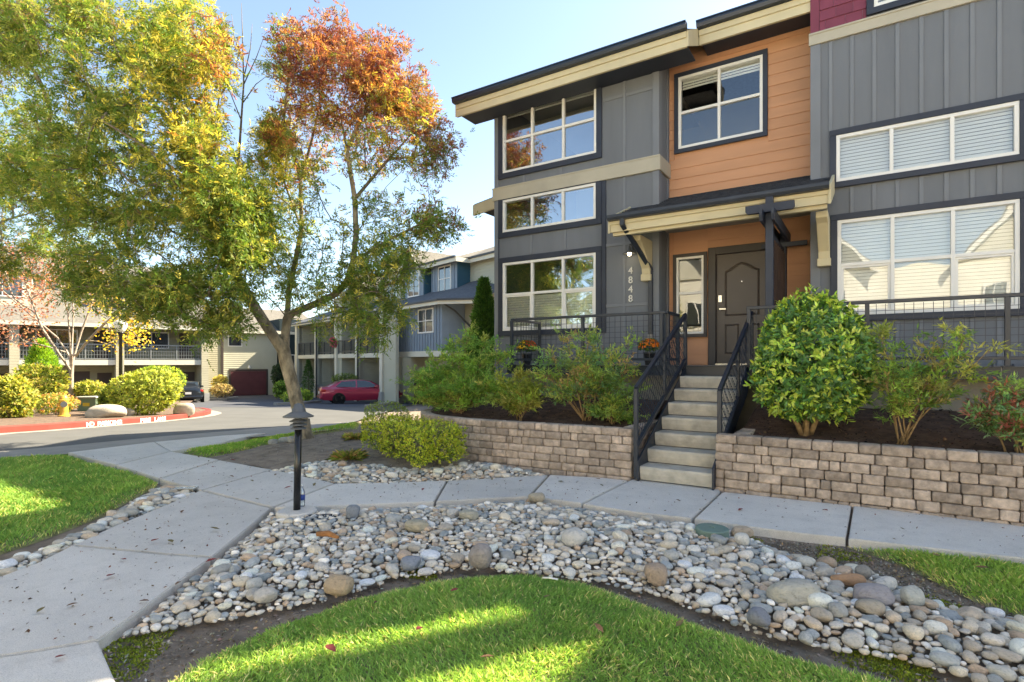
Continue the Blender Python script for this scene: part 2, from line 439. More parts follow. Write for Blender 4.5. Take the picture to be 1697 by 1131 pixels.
# terrain to the horizon (exact on the slope breaks)
g = MB(); Ds = [-400, -60, 0, 11, 40, 120, 900]; Xs = [-900, -60, 0, 60, 900]
for D in Ds:
    for X in Xs: g.v.append((X*CY - D*SY, X*SY + D*CY, gd(D) - .075))
for i in range(len(Ds)-1):
    for j in range(len(Xs)-1):
        n = len(Xs); g.f.append((i*n+j, i*n+j+1, (i+1)*n+j+1, (i+1)*n+j))
go = g.build('ground', MT['soil']); go['kind'] = 'structure'

# --- outlines read off the photograph and laid on the ground
ROAD_NEAR = [(-260, 790), (0, 757), (108, 747), (255, 732), (440, 717), (560, 706), (640, 682), (700, 664)]
road_poly = P2(ROAD_NEAR + [(742, 650)]) + [tuple(at(800, 600, 40)[:2]), tuple(at(480, 600, 62)[:2]), tuple(at(60, 600, 62)[:2]), tuple(at(-500, 600, 34)[:2]), tuple(at(-700, 600, 8)[:2])]
sheet('road', road_poly, -.03, MT['asphalt'])
# light concrete gutter strip along the near side of the road
GUT_FAR = [(440, 708), (255, 723), (108, 737), (0, 746), (-260, 775)]
sheet('gutter_strip', P2([(-260, 794), (0, 760.5), (108, 750.5), (255, 734), (440, 721.5), (520, 714.5), (562, 709.5)] + [(566, 699)] + GUT_FAR), -.022, MT['curbcon'])
# parking court; the row building's shade is put into its darker asphalt colour
sheet('parking_court', P2([(332, 679), (356, 674), (520, 676), (640, 671), (700, 664)]) + [tuple(at(800, 600, 38)[:2]), tuple(at(480, 600, 60)[:2]), tuple(at(200, 600, 50)[:2])] + P2([(285, 674)]), -.022, MT['asphalt_shaded'])

# --- concrete walk, slab by slab
walk = bpy.data.objects.new('sidewalk', None); COL.objects.link(walk); walk['kind'] = 'structure'
slabs = [
    [(255, 732.5), (112, 750), (191, 770.5), (283, 748), (270, 741)],
    [(255, 732.5), (270, 741), (283, 748), (363, 735), (440, 717.5)] ,
    [(283.5, 748.5), (192, 771), (263, 793), (363, 762)],
    [(364, 762.5), (264, 793.5), (334, 812), (451, 778)],
    [(452, 778.5), (335, 812.5), (452, 840.5), (554, 801)],
    [(555, 801.3), (454, 841), (512, 839.5), (642, 834.5), (719, 831), (740, 796.5), (640, 800)],
    [(742, 796.5), (722, 830.8), (787, 827), (876, 822.5), (908, 787)],
    [(911, 787), (879, 822.6), (963, 834.5), (1040, 796.5), (1000, 792)],
    [(1042, 796.6), (966, 835), (1049, 848), (1146, 859), (1194, 815), (1190, 800), (1057, 790)],
    [(1197, 815), (1150, 859.4), (1241, 873), (1334, 885), (1402, 891.5), (1411, 838)],
    [(1414, 838), (1405, 892), (1553, 909), (1697, 925), (1810, 936), (1795, 872)],
    [(332, 812.6), (239, 851), (180, 875), (121, 903), (282, 918), (351.5, 922.5), (411, 875), (450, 841.5)],
    [(119, 904), (60, 933), (0, 955), (-60, 975), (-200, 1080), (-40, 1080), (0, 1087), (60, 1078), (164, 1060), (223, 1019), (287, 971), (350, 924), (282, 919.5)],
    [(163, 1062), (60, 1080), (0, 1089), (-60, 1085), (-250, 1400), (300, 1500), (230, 1200), (195, 1131)],
]
# the joint of the first two slabs runs diagonally; build each piece a touch inside its outline
for s_ in slabs:
    pl = P2(s_); cx = sum(p[0] for p in pl)/len(pl); cy = sum(p[1] for p in pl)/len(pl)
    pl2 = []
    for x, y in pl:
        d = math.hypot(x-cx, y-cy); k = max(.0, 1 - .006/d); pl2.append((cx+(x-cx)*k, cy+(y-cy)*k))
    dz = random.uniform(-.004, .003)
    sheet('concrete_slab', pl2, dz, MT['concrete'], walk, thick=.16, bevel=.008)
# black joint filler under the slabs (recessed)
# --- lawns (earth sheets; blades are added below)
LAWN_F = [(243, 1131), (279, 1111), (339, 1075), (419, 1039), (504, 1008), (594, 978), (694, 958), (780, 945), (867, 942), (960, 951), (1074, 991), (1148, 1019), (1210, 1039), (1288, 1066), (1342, 1080), (1466, 1113), (1560, 1140), (1900, 1240), (2600, 1600), (848, 2600), (200, 1300)]
LAWN_L = [(-260, 792), (-100, 770), (0, 759), (110, 752), (191, 773), (250, 790), (262, 798), (225, 815), (170, 845), (100, 872), (40, 893), (0, 905), (-200, 950), (-420, 1000)]
LAWN_R = [(1404, 895), (1497, 905), (1600, 916), (1697, 927), (1810, 940), (1900, 1040), (1760, 1022), (1697, 1006), (1652, 994), (1590, 969), (1544, 947), (1500, 925), (1440, 905)]
LAWN_B = [(300, 745), (360, 735), (442, 722), (560, 709), (600, 706), (590, 712), (520, 716), (440, 733), (380, 748), (340, 752)]
lawnmat = mat('lawn_earth', (.26, .25, .11), .95, 9, .4, .8, 60, .03, dirt=.4)
def lawnz(x, y): return .02*vn(x, y)
def lawn_edge(poly):
    return lambda x, y: (lawnz(x, y)+.038)*min(1., float(polydist(np.array([x]), np.array([y]), poly)[0])/.13)-.036
LP_F, LP_L, LP_R, LP_B = P2(LAWN_F), P2(LAWN_L), P2(LAWN_R), P2(LAWN_B)
for nm, pl in (('lawn', LP_F), ('lawn', LP_L), ('lawn', LP_R), ('lawn', LP_B)):
    sheet(nm, pl, -.035, lawnmat, zfun=lawn_edge(pl), grid=.12 if pl is not LP_F else .2)
# bare soil around the tree and hedge, gently mounded
SOIL_T = [(345, 754), (440, 735), (520, 718), (600, 708), (690, 690), (790, 742), (900, 785), (740, 794), (560, 798), (460, 776)]
ST = P2(SOIL_T)
def soilz(x, y):
    d = float(polydist(np.array([x]), np.array([y]), ST)[0]); return .10*min(1, d/.8) + .02*vn(x, y, 2)
sheet('soil_bed', ST, -.045, MT['soil'], zfun=soilz, grid=.2)
def soil_at(x, y):
    return gz(x, y) - .045 + (soilz(x, y) if bool(inpoly(np.array([x]), np.array([y]), ST)[0]) else -.02)
# ================================================================== THE TOWNHOUSES IN FRONT
VB, VO = 9.68, 10.28          # bay / neighbour front plane, recessed orange entry plane
UL, UR, UG, UE = -6.66, -3.15, -.73, 2.5      # bay left, bay right, neighbour left, far end
DECK = 1.40
house = thing('townhouse', 'gray and orange townhouse end unit with recessed front door and porch roof', 'townhouse', (-3.5, 9.7, 0))
nb = thing('townhouse', 'charcoal board and batten townhouse wing with plum shingles at the right edge', 'townhouse', (1.5, 9.7, 0))

W1 = (-6.46, -4.33, 5.41, 6.74); W2 = (-6.46, -4.34, 4.17, 4.85); W3 = (-6.46, -4.34, 2.11, 3.53)
WO = (-2.955, -1.52, 5.375, 6.70); WS = (-2.99, -2.50, 1.97, 3.38); DR = (-2.325, -1.41, DECK+.005, 3.40)
N1 = (-.415, 1.645, 4.16, 4.86); N2 = (-.40, 1.65, 2.15, 3.58); N3 = (.06, 1.5, 6.62, 7.9)

# structural walls (sheathing) with real openings
bay = MB().wall(UL, UR, .3, 7.0, VB, VB+.15, [W1, W2, W3]).box(UR-.15, UR, VB+.15, VO+.15, .3, 7.0).box(UL, UL+.15, VB+.15, 19, .3, 7.0).build('wall', MT['gray_paint'], house)
ent = MB().wall(UR, UG+.1, 1.2, 7.4, VO, VO+.15, [WO, WS, DR]).build('entry_wall', MT['orange'], house)
rooms = MB()
rooms.box(UL+.16, UG, 13.2, 13.3, .3, 7.3).box(UL+.16, UG, VB+.16, 13.2, 3.86, 3.96).box(UL+.16, UR-.16, VB+.16, 13.2, 6.95, 7.05).box(UL+.16, UG, VB+.16, 13.2, 1.3, 1.39).box(UG-.02, UG+.0, VO+.16, 13.2, 1.4, 7.3)
rooms.build('interior', MT['interior'], house)
nwall = MB().wall(UG, UE, 1.2, 9.2, VB, VB+.15, [N1, N2, N3]).box(UG, UG+.15, VB+.15, 19, .3, 9.2).box(UE-.15, UE, VB+.15, 19, .3, 9.2).build('wall', MT['gray_paint'], nb)
MB().box(UG+.16, UE-.16, 12.2, 12.3, .3, 9).box(UG+.16, UE-.16, VB+.16, 12.2, 3.86, 3.96).box(UG+.16, UE-.16, VB+.16, 12.2, 6.1, 6.2).box(UG+.16, UE-.16, VB+.16, 12.2, 1.3, 1.39).build('interior', MT['interior'], nb)

MB().box(UL+.16, UG-.02, VO+.0, VO+.14, -.1, 1.19).build('foundation', MT['concrete_wall'], house)
MB().box(UG, UE, VB+.01, VB+.14, -.1, 1.19).build('foundation', MT['concrete_wall'], nb)
# ---- windows
def window(parent, w, y, cols, split=None, trim=.11, tm='navy', blind=None, sashes=(), head=.0, name='window', glass='glass', fr=.05):
    x0, x1, z0, z1 = w
    c = MB(); t = trim
    if t:
        c.box(x0-t, x1+t, y-.035, y+.0, z1, z1+t+head).box(x0-t, x1+t, y-.038, y+.0, z0-t, z0).box(x0-t, x0, y-.032, y+.0, z0, z1).box(x1, x1+t, y-.032, y+.0, z0, z1)
    else:
        c.box(x0, x1, y-.02, y-.01, z0, z0+.02)
    win = c.build(name, MT[tm], parent, bevel=.004)
    f = MB(); w_ = fr
    ya, yb = y-.022, y+.06
    f.box(x0, x1, ya, yb, z1-w_, z1).box(x0, x1, ya, yb, z0, z0+w_).box(x0, x0+w_, ya, yb, z0+w_, z1-w_).box(x1-w_, x1, ya, yb, z0+w_, z1-w_)
    xs = [x0 + (x1-x0)*i/cols for i in range(cols+1)]
    m = .024
    for x in xs[1:-1]: f.box(x-m, x+m, ya+.004, yb-.004, z0+w_, z1-w_)
    zs = [z0, z1] if split is None else [z0, z0+(z1-z0)*split, z1]
    if split is not None: f.box(x0+w_, x1-w_, ya+.007, yb-.007, zs[1]-m, zs[1]+m)
    for ci, rj in sashes:      # inner sash frames
        a, b = xs[ci]+(w_ if ci == 0 else m), xs[ci+1]-(w_ if ci == cols-1 else m); lo, hi = zs[rj]+(w_ if rj == 0 else m), zs[rj+1]-(w_ if rj == len(zs)-2 else m); k = .032
        f.box(a, b, ya+.02, yb-.012, hi-k, hi).box(a, b, ya+.02, yb-.012, lo, lo+k).box(a, a+k, ya+.02, yb-.012, lo+k, hi-k).box(b-k, b, ya+.02, yb-.012, lo+k, hi-k)
    f.build('frame', MT['white'], win, bevel=.003)
    for i in range(cols):
        for j in range(len(zs)-1):
            p = MB(); a, b, lo, hi = xs[i]+.02, xs[i+1]-.02, zs[j]+.02, zs[j+1]-.02
            tl = random.uniform(-.003, .003); tl2 = random.uniform(-.003, .003)
            p.add([(a, y+.02+tl, lo), (b, y+.02-tl, lo), (b, y+.02-tl+tl2, hi), (a, y+.02+tl+tl2, hi)], [(0, 1, 2, 3)])
            p.build('pane', MT[glass], win, recalc=False)
    if blind:
        lo, hi = z0+(z1-z0)*blind[0]+.03, z0+(z1-z0)*blind[1]-.02
        b = MB(); n = int((hi-lo)/.05)
        for k in range(n):
            z = lo+.05*k
            b.add([(x0+.05, y+.085, z), (x1-.05, y+.085, z), (x1-.05, y+.104, z+.047), (x0+.05, y+.104, z+.047)], [(0, 1, 2, 3)])
        b.box(x0+.05, x1-.05, y+.08, y+.13, hi-.03, hi+.02)
        for x in np.linspace(x0+.25, x1-.25, 5): b.box(x-.002, x+.002, y+.083, y+.086, lo, hi)
        b.build('blind', MT['blind'], win, recalc=False)
    return win
window(house, W1, VB-.012, 3, glass='glass_bay', split=.5, blind=(.86, 1))
window(house, W2, VB-.012, 3, glass='glass_bay', split= None, blind=(.93, 1))
window(house, W3, VB-.012, 3, glass='glass_bay', split= .53, blind=(0, .5), sashes=[(0, 0), (2, 0)])
window(house, WO, VO-.03, 2, .5, trim=.075, blind=(.82, 1))
window(house, WS, VO-.03, 1, .53, trim=.06, tm='brown_trim', fr=.04)
window(nb, N1, VB-.03, 3, None, trim=.085, blind=(0, 1))
window(nb, N2, VB-.03, 3, .53, trim=.09, blind=(0, 1), sashes=[(0, 0), (2, 0)])
window(nb, N3, VB-.03, 2, .5, trim=.09, blind=(0, 1))

# ---- bay cladding: panels with battens, wide cream band, corner boards
def board(parent, x0, x1, z0, z1, y, th, m, name='batten'):
    return MB().box(x0, x1, y-th, y, z0, z1).build(name, MT[m], parent, bevel=.003)
ub = onV(1035, 300, VB).x
for a, b in ((UL-.02, UL+.09), (UR-.10, UR+.022)): board(house, a, b, .5, 6.95, VB, .024, 'gray_trim', 'corner_board')
MB().box(UR, UR+.022, VB+.0, VB+.12, .5, 6.95).build('corner_board', MT['gray_trim'], house)
MB().box(UR+.0, UR+.02, VO-.10, VO-.02, 1.4, 6.95).build('corner_board', MT['gray_trim'], house)
board(house, ub-.028, ub+.028, 5.135, 6.95, VB, .018, 'gray_trim'); board(house, ub-.028, ub+.028, 1.4, 4.86, VB, .018, 'gray_trim')
for px, py, xa, xb in ((1010, 165, -4.2, ub-.03), (1060, 152, ub+.03, UR-.1), (1050, 402, -4.2, UR-.1), (1050, 505, -4.2, UR-.1)):
    z = onV(px, py, VB).z; board(house, xa, xb, z-.028, z+.028, VB, .016, 'gray_trim')
for x in (-5.78, -5.0): board(house, x-.025, x+.025, 3.66, 4.05, VB, .016, 'gray_trim')
for x in (-5.95, -5.1): board(house, x-.025, x+.025, 5.14, 5.29, VB, .016, 'gray_trim')
board(house, -4.34+.112, -4.34+.2, 2.0, 4.86, VB, .03, 'navy'); board(house, UL+.095, -6.575, 2.0, 4.86, VB, .03, 'navy')
MB().box(UL-.05, UR+.05, VB-.05, VB+.0, 4.865, 5.13).box(UR, UR+.05, VB, VO-.03, 4.865, 5.13).box(UL-.05, UL, VB, VB+2, 4.865, 5.13).build('trim_band', MT['band'], house, bevel=.004)
MB().box(UL-.05, UR+.05, VB-.06, VB-.05, 5.105, 5.13).build('trim_band', MT['band'], house)

# ---- orange lap siding, board by board
def siding(parent, x0, x1, z0, z1, y, step, holes, name='siding_board', m='orange'):
    z = z0
    while z < z1 - .02:
        t = min(z+step, z1); segs = [(x0, x1)]
        for h in holes:
            if h[2] < (z+t)/2 < h[3]:
                segs = [q for a, b in segs for q in ((a, min(b, h[0])), (max(a, h[1]), b)) if q[1]-q[0] > .02]
        for a, b in segs:
            MB().prism([(y-.022, z-.004), (y-.022, z+.004), (y-.007, t+.006), (y, t+.006), (y, z-.004)], 'X', a+.001, b-.001).build(name, MT[m], parent)
        z += step
siding(house, UR+.02, UG+.02, DECK+.02, 3.9, VO, .185, [(WS[0]-.07, WS[1]+.06, 1.88, 9), (DR[0]-.11, DR[1]+.11, 0, 3.52)])
siding(house, UR+.02, UG+.02, 3.92, 7.3, VO, .185, [(WO[0]-.076, WO[1]+.076, WO[2]-.076, WO[3]+.076)])

# ---- front door
door = MB().box(DR[0]+.03, DR[1]-.03, VO+.03, VO+.075, DR[2]+.015, DR[3]-.03).build('door', MT['brown_door'], house, bevel=.004)
MB().box(DR[0]-.10, DR[0]+.03, VO-.045, VO+.06, DECK, DR[3]+.10).box(DR[1]-.03, DR[1]+.10, VO-.045, VO+.06, DECK, DR[3]+.10).box(DR[0]+.03, DR[1]-.03, VO-.045, VO+.06, DR[3]-.03, DR[3]+.10).build('door_casing', MT['brown_trim'], house, bevel=.006)
MB().box(DR[0]+.03, DR[1]-.03, VO-.06, VO+.03, DECK+.004, DECK+.03).build('threshold', MT['metal'], house)
def ring(pts, y0, y1, w):
    m_ = MB(); n = len(pts); cx = sum(p[0] for p in pts)/n; cz = sum(p[1] for p in pts)/n
    inn = [(cx+(p[0]-cx)*(1-w/max(.05, abs(p[0]-cx))) if abs(p[0]-cx) > .02 else p[0], cz+(p[1]-cz)*(1-w/max(.05, abs(p[1]-cz)))) for p in pts]
    V = [(p[0], y1, p[1]) for p in pts]+[((p[0]+q[0])/2, y0, (p[1]+q[1])/2) for p, q in zip(pts, inn)]+[(q[0], y1, q[1]) for q in inn]
    return m_.add(V, [(i, (i+1) % n, n+(i+1) % n, n+i) for i in range(n)]+[(n+i, n+(i+1) % n, 2*n+(i+1) % n, 2*n+i) for i in range(n)])
dx0, dx1 = DR[0]+.03, DR[1]-.03
xa, xb = dx0+.14, dx1-.14
arch = [(xa, 2.27), (xb, 2.27), (xb, 3.07)]+[(xb+(xa-xb)*t, 3.07+.14*math.sin(math.pi*t)**1.6) for t in np.linspace(.06, .94, 13)]+[(xa, 3.07)]
ring(arch, VO+.012, VO+.031, .04).build('moulding', MT['brown_door'], door)
xm = (xa+xb)/2
for a, b in ((xa, xm-.045), (xm+.045, xb)):
    ring([(a, 1.60), (b, 1.60), (b, 2.13), (a, 2.13)], VO+.012, VO+.031, .035).build('moulding', MT['brown_door'], door)
MB().box(dx0+.03, dx0+.10, VO+.012, VO+.03, 2.52, 2.65).build('keypad', MT['metal'], door, bevel=.006)
hd = MB().lathe([(.028, 0), (.03, .012), (.012, .02), (.012, .05)], (0, 0, 0), 14, 'Y')
hv = [(x+dx0+.065, VO+.03-y, z+2.40) for x, y, z in hd.v]; hd.v = hv
hd.bar((dx0+.06, VO-.02, 2.40), (dx0+.17, VO-.02, 2.395), .014, .018).build('handle', MT['metal'], door, smooth=False)
MB().box(xm-.008, xm+.008, VO+.02, VO+.031, 2.86, 2.876).build('peephole', MT['metal'], door)

# ---- neighbour: battens, band, plum shingles
bu = [onV(x, 150, VB).x for x in (1353, 1376, 1412, 1449, 1487, 1527, 1569, 1612, 1656, 1700, 1745)]
stepb = (bu[8]-bu[2])/6
xs_ = [bu[1]+.005]+[bu[2]+stepb*k for k in range(0, 15)]
board(nb, UG-.03, UG+.11, 1.2, 6.32, VB, .026, 'gray_trim', 'corner_board')
for x in xs_:
    if x > UE: break
    board(nb, x-.026, x+.026, 4.95, 6.32, VB, .018, 'gray_trim')
    if x < bu[2]-.1: continue
    board(nb, x-.026, x+.026, 3.68, 4.07, VB, .018, 'gray_trim')
    board(nb, x-.026, x+.026, 1.4, 2.05, VB, .018, 'gray_trim')
MB().box(UG-.05, UE, VB-.045, VB, 6.322, 6.50).box(UG-.05, UE, VB-.06, VB-.045, 6.47, 6.50).build('trim_band', MT['band'], nb, bevel=.004)
board(nb, UG-.03, UG+.09, 6.505, 9.2, VB, .03, 'purple', 'corner_board')
z = 6.505; k = 0
while z < 7.7:
    x = UG+.09 - (.0 if k % 2 else .11)
    while x < 2.2:
        w = random.choice((.19, .22, .26, .3)); a = max(x, UG+.092)
        if a < N3[0]-.09: b = min(x+w, N3[0]-.092)
        else: b = x+w
        mid = (a+b)/2
        if b-a > .03 and not (N3[0]-.09 < mid < N3[1]+.09 and z+.08 > N3[2]-.1):
            dz = random.uniform(-.006, .006)
            MB().prism([(VB-.024, z+dz), (VB-.024, z+dz+.01), (VB-.008, z+.17), (VB, z+.17), (VB, z+dz)], 'X', a+.002, b-.002).build('shingle', MT['purple'], nb)
        x += w
    z += .165; k += 1
MB().box(UG-.03, UE, VB-.03, VB, 1.22, 1.4).build('skirt_board', MT['navy'], nb)

# ---- main roof: one plane, pitch .5, stepping back over the entry
PITCH = .5
def rz_(v): return 6.86 + PITCH*(v-9.07)
def roofslab(x0, x1, v0, v1, th=.16, top=.0):
    return [(x0, v0, rz_(v0)-th), (x1, v0, rz_(v0)-th), (x1, v1, rz_(v1)-th), (x0, v1, rz_(v1)-th), (x0, v0, rz_(v0)+top), (x1, v0, rz_(v0)+top), (x1, v1, rz_(v1)+top), (x0, v1, rz_(v1)+top)]
RIDGE = 14.4
rf = MB().hexa(roofslab(-7.22, -2.48, 9.07, 9.70)).hexa(roofslab(-7.22, UG-.0, 9.70, RIDGE))
bk = [(x, 2*RIDGE-y, z) for x, y, z in roofslab(-7.22, UG, 9.70, RIDGE)]
rf.hexa(bk); roof = rf.build('roof', MT['shingle'], house)
MB().box(UL, UG, 19, 19.15, .3, 6.9).build('rear_wall', MT['gray_paint'], house)
gab = MB().prism([(VB+.15, 6.9), (19, 6.9), (RIDGE, rz_(RIDGE)-.2)], 'X', UL+.01, UL+.14).build('gable_wall', MT['gray_paint'], house)
def eave(x0, x1, v, name_parent, endl=True, endr=True):
    z = rz_(v)
    # stepped fascia
    MB().box(x0, x1, v-.02, v+.03, z-.30, z-.155).box(x0, x1, v-.045, v+.03, z-.155, z-.06).build('fascia', MT['cream'], name_parent, bevel=.003)
    # half-round-ish gutter
    prof = [(v-.045, z-.055), (v-.13, z-.05), (v-.15, z-.0), (v-.15, z+.03), (v-.165, z+.035), (v-.165, z+.055), (v-.045, z+.055)]
    MB().prism(prof, 'X', x0-.02, x1+.02).build('gutter', MT['gutter'], name_parent)
eave(-7.22, -2.48, 9.07, roof); eave(-2.44, UG-.01, 9.70, roof)
# rake (side) fascia of the projecting bay roof and soffits
zz = rz_(9.07)
for x in (-7.245, -2.48):
    MB().hexa([(x, 9.05, zz-.30), (x+.03, 9.05, zz-.30), (x+.03, 9.72, rz_(9.72)-.30), (x, 9.72, rz_(9.72)-.30), (x, 9.05, zz-.04), (x+.03, 9.05, zz-.04), (x+.03, 9.72, rz_(9.72)-.0), (x, 9.72, rz_(9.72)-.0)]).build('rake_board', MT['cream'], roof)
MB().hexa([(-7.245, 9.72, rz_(9.72)-.30), (-7.215, 9.72, rz_(9.72)-.30), (-7.215, RIDGE, rz_(RIDGE)-.30), (-7.245, RIDGE, rz_(RIDGE)-.30), (-7.245, 9.72, rz_(9.72)), (-7.215, 9.72, rz_(9.72)), (-7.215, RIDGE, rz_(RIDGE)), (-7.245, RIDGE, rz_(RIDGE))]).build('rake_board', MT['cream'], roof)
MB().box(-7.2, -2.5, 9.1, VB+.0, 6.62, 6.64).box(-2.44, UG, 9.74, VO, 6.96, 6.98).build('soffit', MT['navy'], roof)
# neighbour's roof: front gable; then a low recessed link and the next gabled bay (out of frame, they shape the shade on the lawn)
def gable_roof(parent, a, b, ze, top, v0, v1, wallm, wz0, name='roof'):
    m_ = (a+b)/2; k = MB()
    k.hexa([(a, v0, ze-.14), (m_, v0, top-.14), (m_, v1, top-.14), (a, v1, ze-.14), (a, v0, ze), (m_, v0, top), (m_, v1, top), (a, v1, ze)])
    k.hexa([(m_, v0, top-.14), (b, v0, ze-.14), (b, v1, ze-.14), (m_, v1, top-.14), (m_, v0, top), (b, v0, ze), (b, v1, ze), (m_, v1, top)])
    k.build(name, MT['shingle'], parent)
    MB().prism([(a+.3, wz0), (b-.3, wz0), (b-.3, ze-.14), (m_, top-.35), (a+.3, ze-.14)], 'Y', VB+.01, VB+.14).build('gable_wall', MT[wallm], parent)
gable_roof(nb, UG-.3, UE+.3, 9.3, 10.9, 9.2, 19.5, 'purple', 9.0)
MB().box(UG, UE, 19, 19.15, .3, 9.2).build('rear_wall', MT['gray_paint'], nb)
MB().box(UE, 3.75, VO, VO+.15, 1.2, 7.2).build('entry_wall', MT['orange'], nb)
MB().hexa(roofslab(UE, 3.75, 9.70, RIDGE)).hexa([(x, 2*RIDGE-y, z) for x, y, z in roofslab(UE, 3.75, 9.70, RIDGE)]).build('link_roof', MT['shingle'], nb)
MB().box(UE+.01, 2.85, 9.95, 10.25, 7.1, 9.7).build('sun_blocker', MT['gray_paint'], nb)  # unseen blocks added above the link to split the sun into narrow streaks
MB().box(3.2, 3.52, 9.95, 10.25, 7.1, 9.7).build('sun_blocker', MT['gray_paint'], nb)
MB().box(3.75, 8.2, VB, VB+.15, .3, 7.4).box(3.75, 3.9, VB+.15, 19, .3, 7.3).box(8.05, 8.2, VB+.15, 19, .3, 7.3).build('wall', MT['gray_paint'], nb)
gable_roof(nb, 3.5, 8.5, 7.5, 10.4, 9.2, 19.5, 'gray_paint', 7.3)

# ---- porch roof with shingle courses, gutter, brackets and downspout
PU0, PU1, PV0, PV1 = -3.66, -.47, 8.74, VO
def pz(v): return 3.885 + (4.53-3.885)*(v-PV0)/(PV1-PV0)
porch = MB().hexa([(PU0, PV0, pz(PV0)-.12), (PU1, PV0, pz(PV0)-.12), (PU1, VB-.03, pz(VB)-.12), (PU0, VB-.03, pz(VB)-.12), (PU0, PV0, pz(PV0)-.02), (PU1, PV0, pz(PV0)-.02), (PU1, VB-.03, pz(VB)-.02), (PU0, VB-.03, pz(VB)-.02)]).hexa([(UR+.03, VB-.03, pz(VB)-.12), (UG-.03, VB-.03, pz(VB)-.12), (UG-.03, PV1, pz(PV1)-.12), (UR+.03, PV1, pz(PV1)-.12), (UR+.03, VB-.03, pz(VB)-.02), (UG-.03, VB-.03, pz(VB)-.02), (UG-.03, PV1, pz(PV1)-.02), (UR+.03, PV1, pz(PV1)-.02)]).build('porch_roof', MT['shingle'], house)
v = PV0-.02; sv = .13; row = 0
tabs = MB()
while v < PV1-.05:
    v1 = min(v+.19, PV1); up = v > VB-.2
    x = (UR+.03 if up else PU0) - (.13 if row % 2 else 0); xe = (UG-.03 if up else PU1)
    while x < xe:
        a, b = max(x, (UR+.03 if up else PU0)), min(x+.3, xe); h = random.uniform(-.003, .004)
        if b-a > .02:
            tabs.hexa([(a+.003, v, pz(v)-.012), (b-.003, v, pz(v)-.012), (b-.003, v1, pz(v1)-.022), (a+.003, v1, pz(v1)-.022), (a+.003, v, pz(v)+.006+h), (b-.003, v, pz(v)+.006+h), (b-.003, v1, pz(v1)-.012), (a+.003, v1, pz(v1)-.012)])
        x += .3
    v += sv; row += 1
t_ = tabs.build('shingle_courses', MT['shingle'], porch); t_['kind'] = 'stuff'
zf = pz(PV0)
MB().box(PU0, PU1, PV0-.015, PV0+.03, zf-.25, zf-.13).box(PU0, PU1, PV0-.04, PV0+.03, zf-.13, zf-.04).build('fascia', MT['cream'], porch, bevel=.003)
MB().prism([(PV0-.04, zf-.075), (PV0-.12, zf-.07), (PV0-.14, zf-.03), (PV0-.14, zf+.015), (PV0-.04, zf+.015)], 'X', PU0-.015, PU1+.015).build('gutter', MT['steel'], porch)
for x in (PU0-.03, PU1):
    MB().hexa([(x, PV0-.05, zf-.27), (x+.035, PV0-.05, zf-.27), (x+.035, VB-.0, pz(VB)-.27), (x, VB, pz(VB)-.27), (x, PV0-.05, zf+.0), (x+.035, PV0-.05, zf+.0), (x+.035, VB, pz(VB)+.02), (x, VB, pz(VB)+.02)]).build('rake_board', MT['cream'], porch, bevel=.004)
MB().hexa([(PU0+.02, PV0+.04, zf-.145), (PU1-.02, PV0+.04, zf-.145), (PU1-.02, VB-.04, pz(VB)-.15), (PU0+.02, VB-.04, pz(VB)-.15), (PU0+.02, PV0+.04, zf-.13), (PU1-.02, PV0+.04, zf-.13), (PU1-.02, VB-.04, pz(VB)-.135), (PU0+.02, VB-.04, pz(VB)-.135)]).hexa([(UR+.04, VB-.03, pz(VB)-.15), (UG-.04, VB-.03, pz(VB)-.15), (UG-.04, VO-.02, pz(VO)-.15), (UR+.04, VO-.02, pz(VO)-.15), (UR+.04, VB-.03, pz(VB)-.135), (UG-.04, VB-.03, pz(VB)-.135), (UG-.04, VO-.02, pz(VO)-.135), (UR+.04, VO-.02, pz(VO)-.135)]).build('porch_ceiling', MT['cream'], porch)
MB().box(PU0+.02, PU1-.02, PV0+.05, PV0+.14, zf-.30, zf-.13).build('porch_beam', MT['cream'], porch)
def bracket(x):
    b = MB(); w = .075
    b.prism([(VB-.004, 3.62), (VB-.62, 3.62), (VB-.62, 3.53), (VB-.5, 3.47), (VB-.15, 3.12), (VB-.13, 3.02), (VB-.004, 3.02)], 'X', x-w, x+w)
    b.box(x-w-.015, x+w+.015, VB-.15, VB-.004, 2.90, 3.018)
    return b.build('bracket', MT['cream'], house, bevel=.006)
bracket(-3.33); bracket(UG+.16)
# downspout from the gutter's left end to the bay wall
ds = [Vector((-3.42, PV0-.09, zf-.06)), Vector((-3.42, PV0-.09, zf-.16)), Vector((-3.27, VB-.06, 3.12)), Vector((-3.27, VB-.06, 1.95))]
dsp = MB()
for a, b in zip(ds, ds[1:]): dsp.bar(a, b + (b-a).normalized()*.02, .075, .055, up=(0, 1, 0))
dsp.build('downspout', MT['steel'], house, bevel=.006)
MB().box(-3.315, -3.225, VB-.10, VB-.02, 1.86, 1.95).build('downspout_adapter', MT['curbcon'], house)

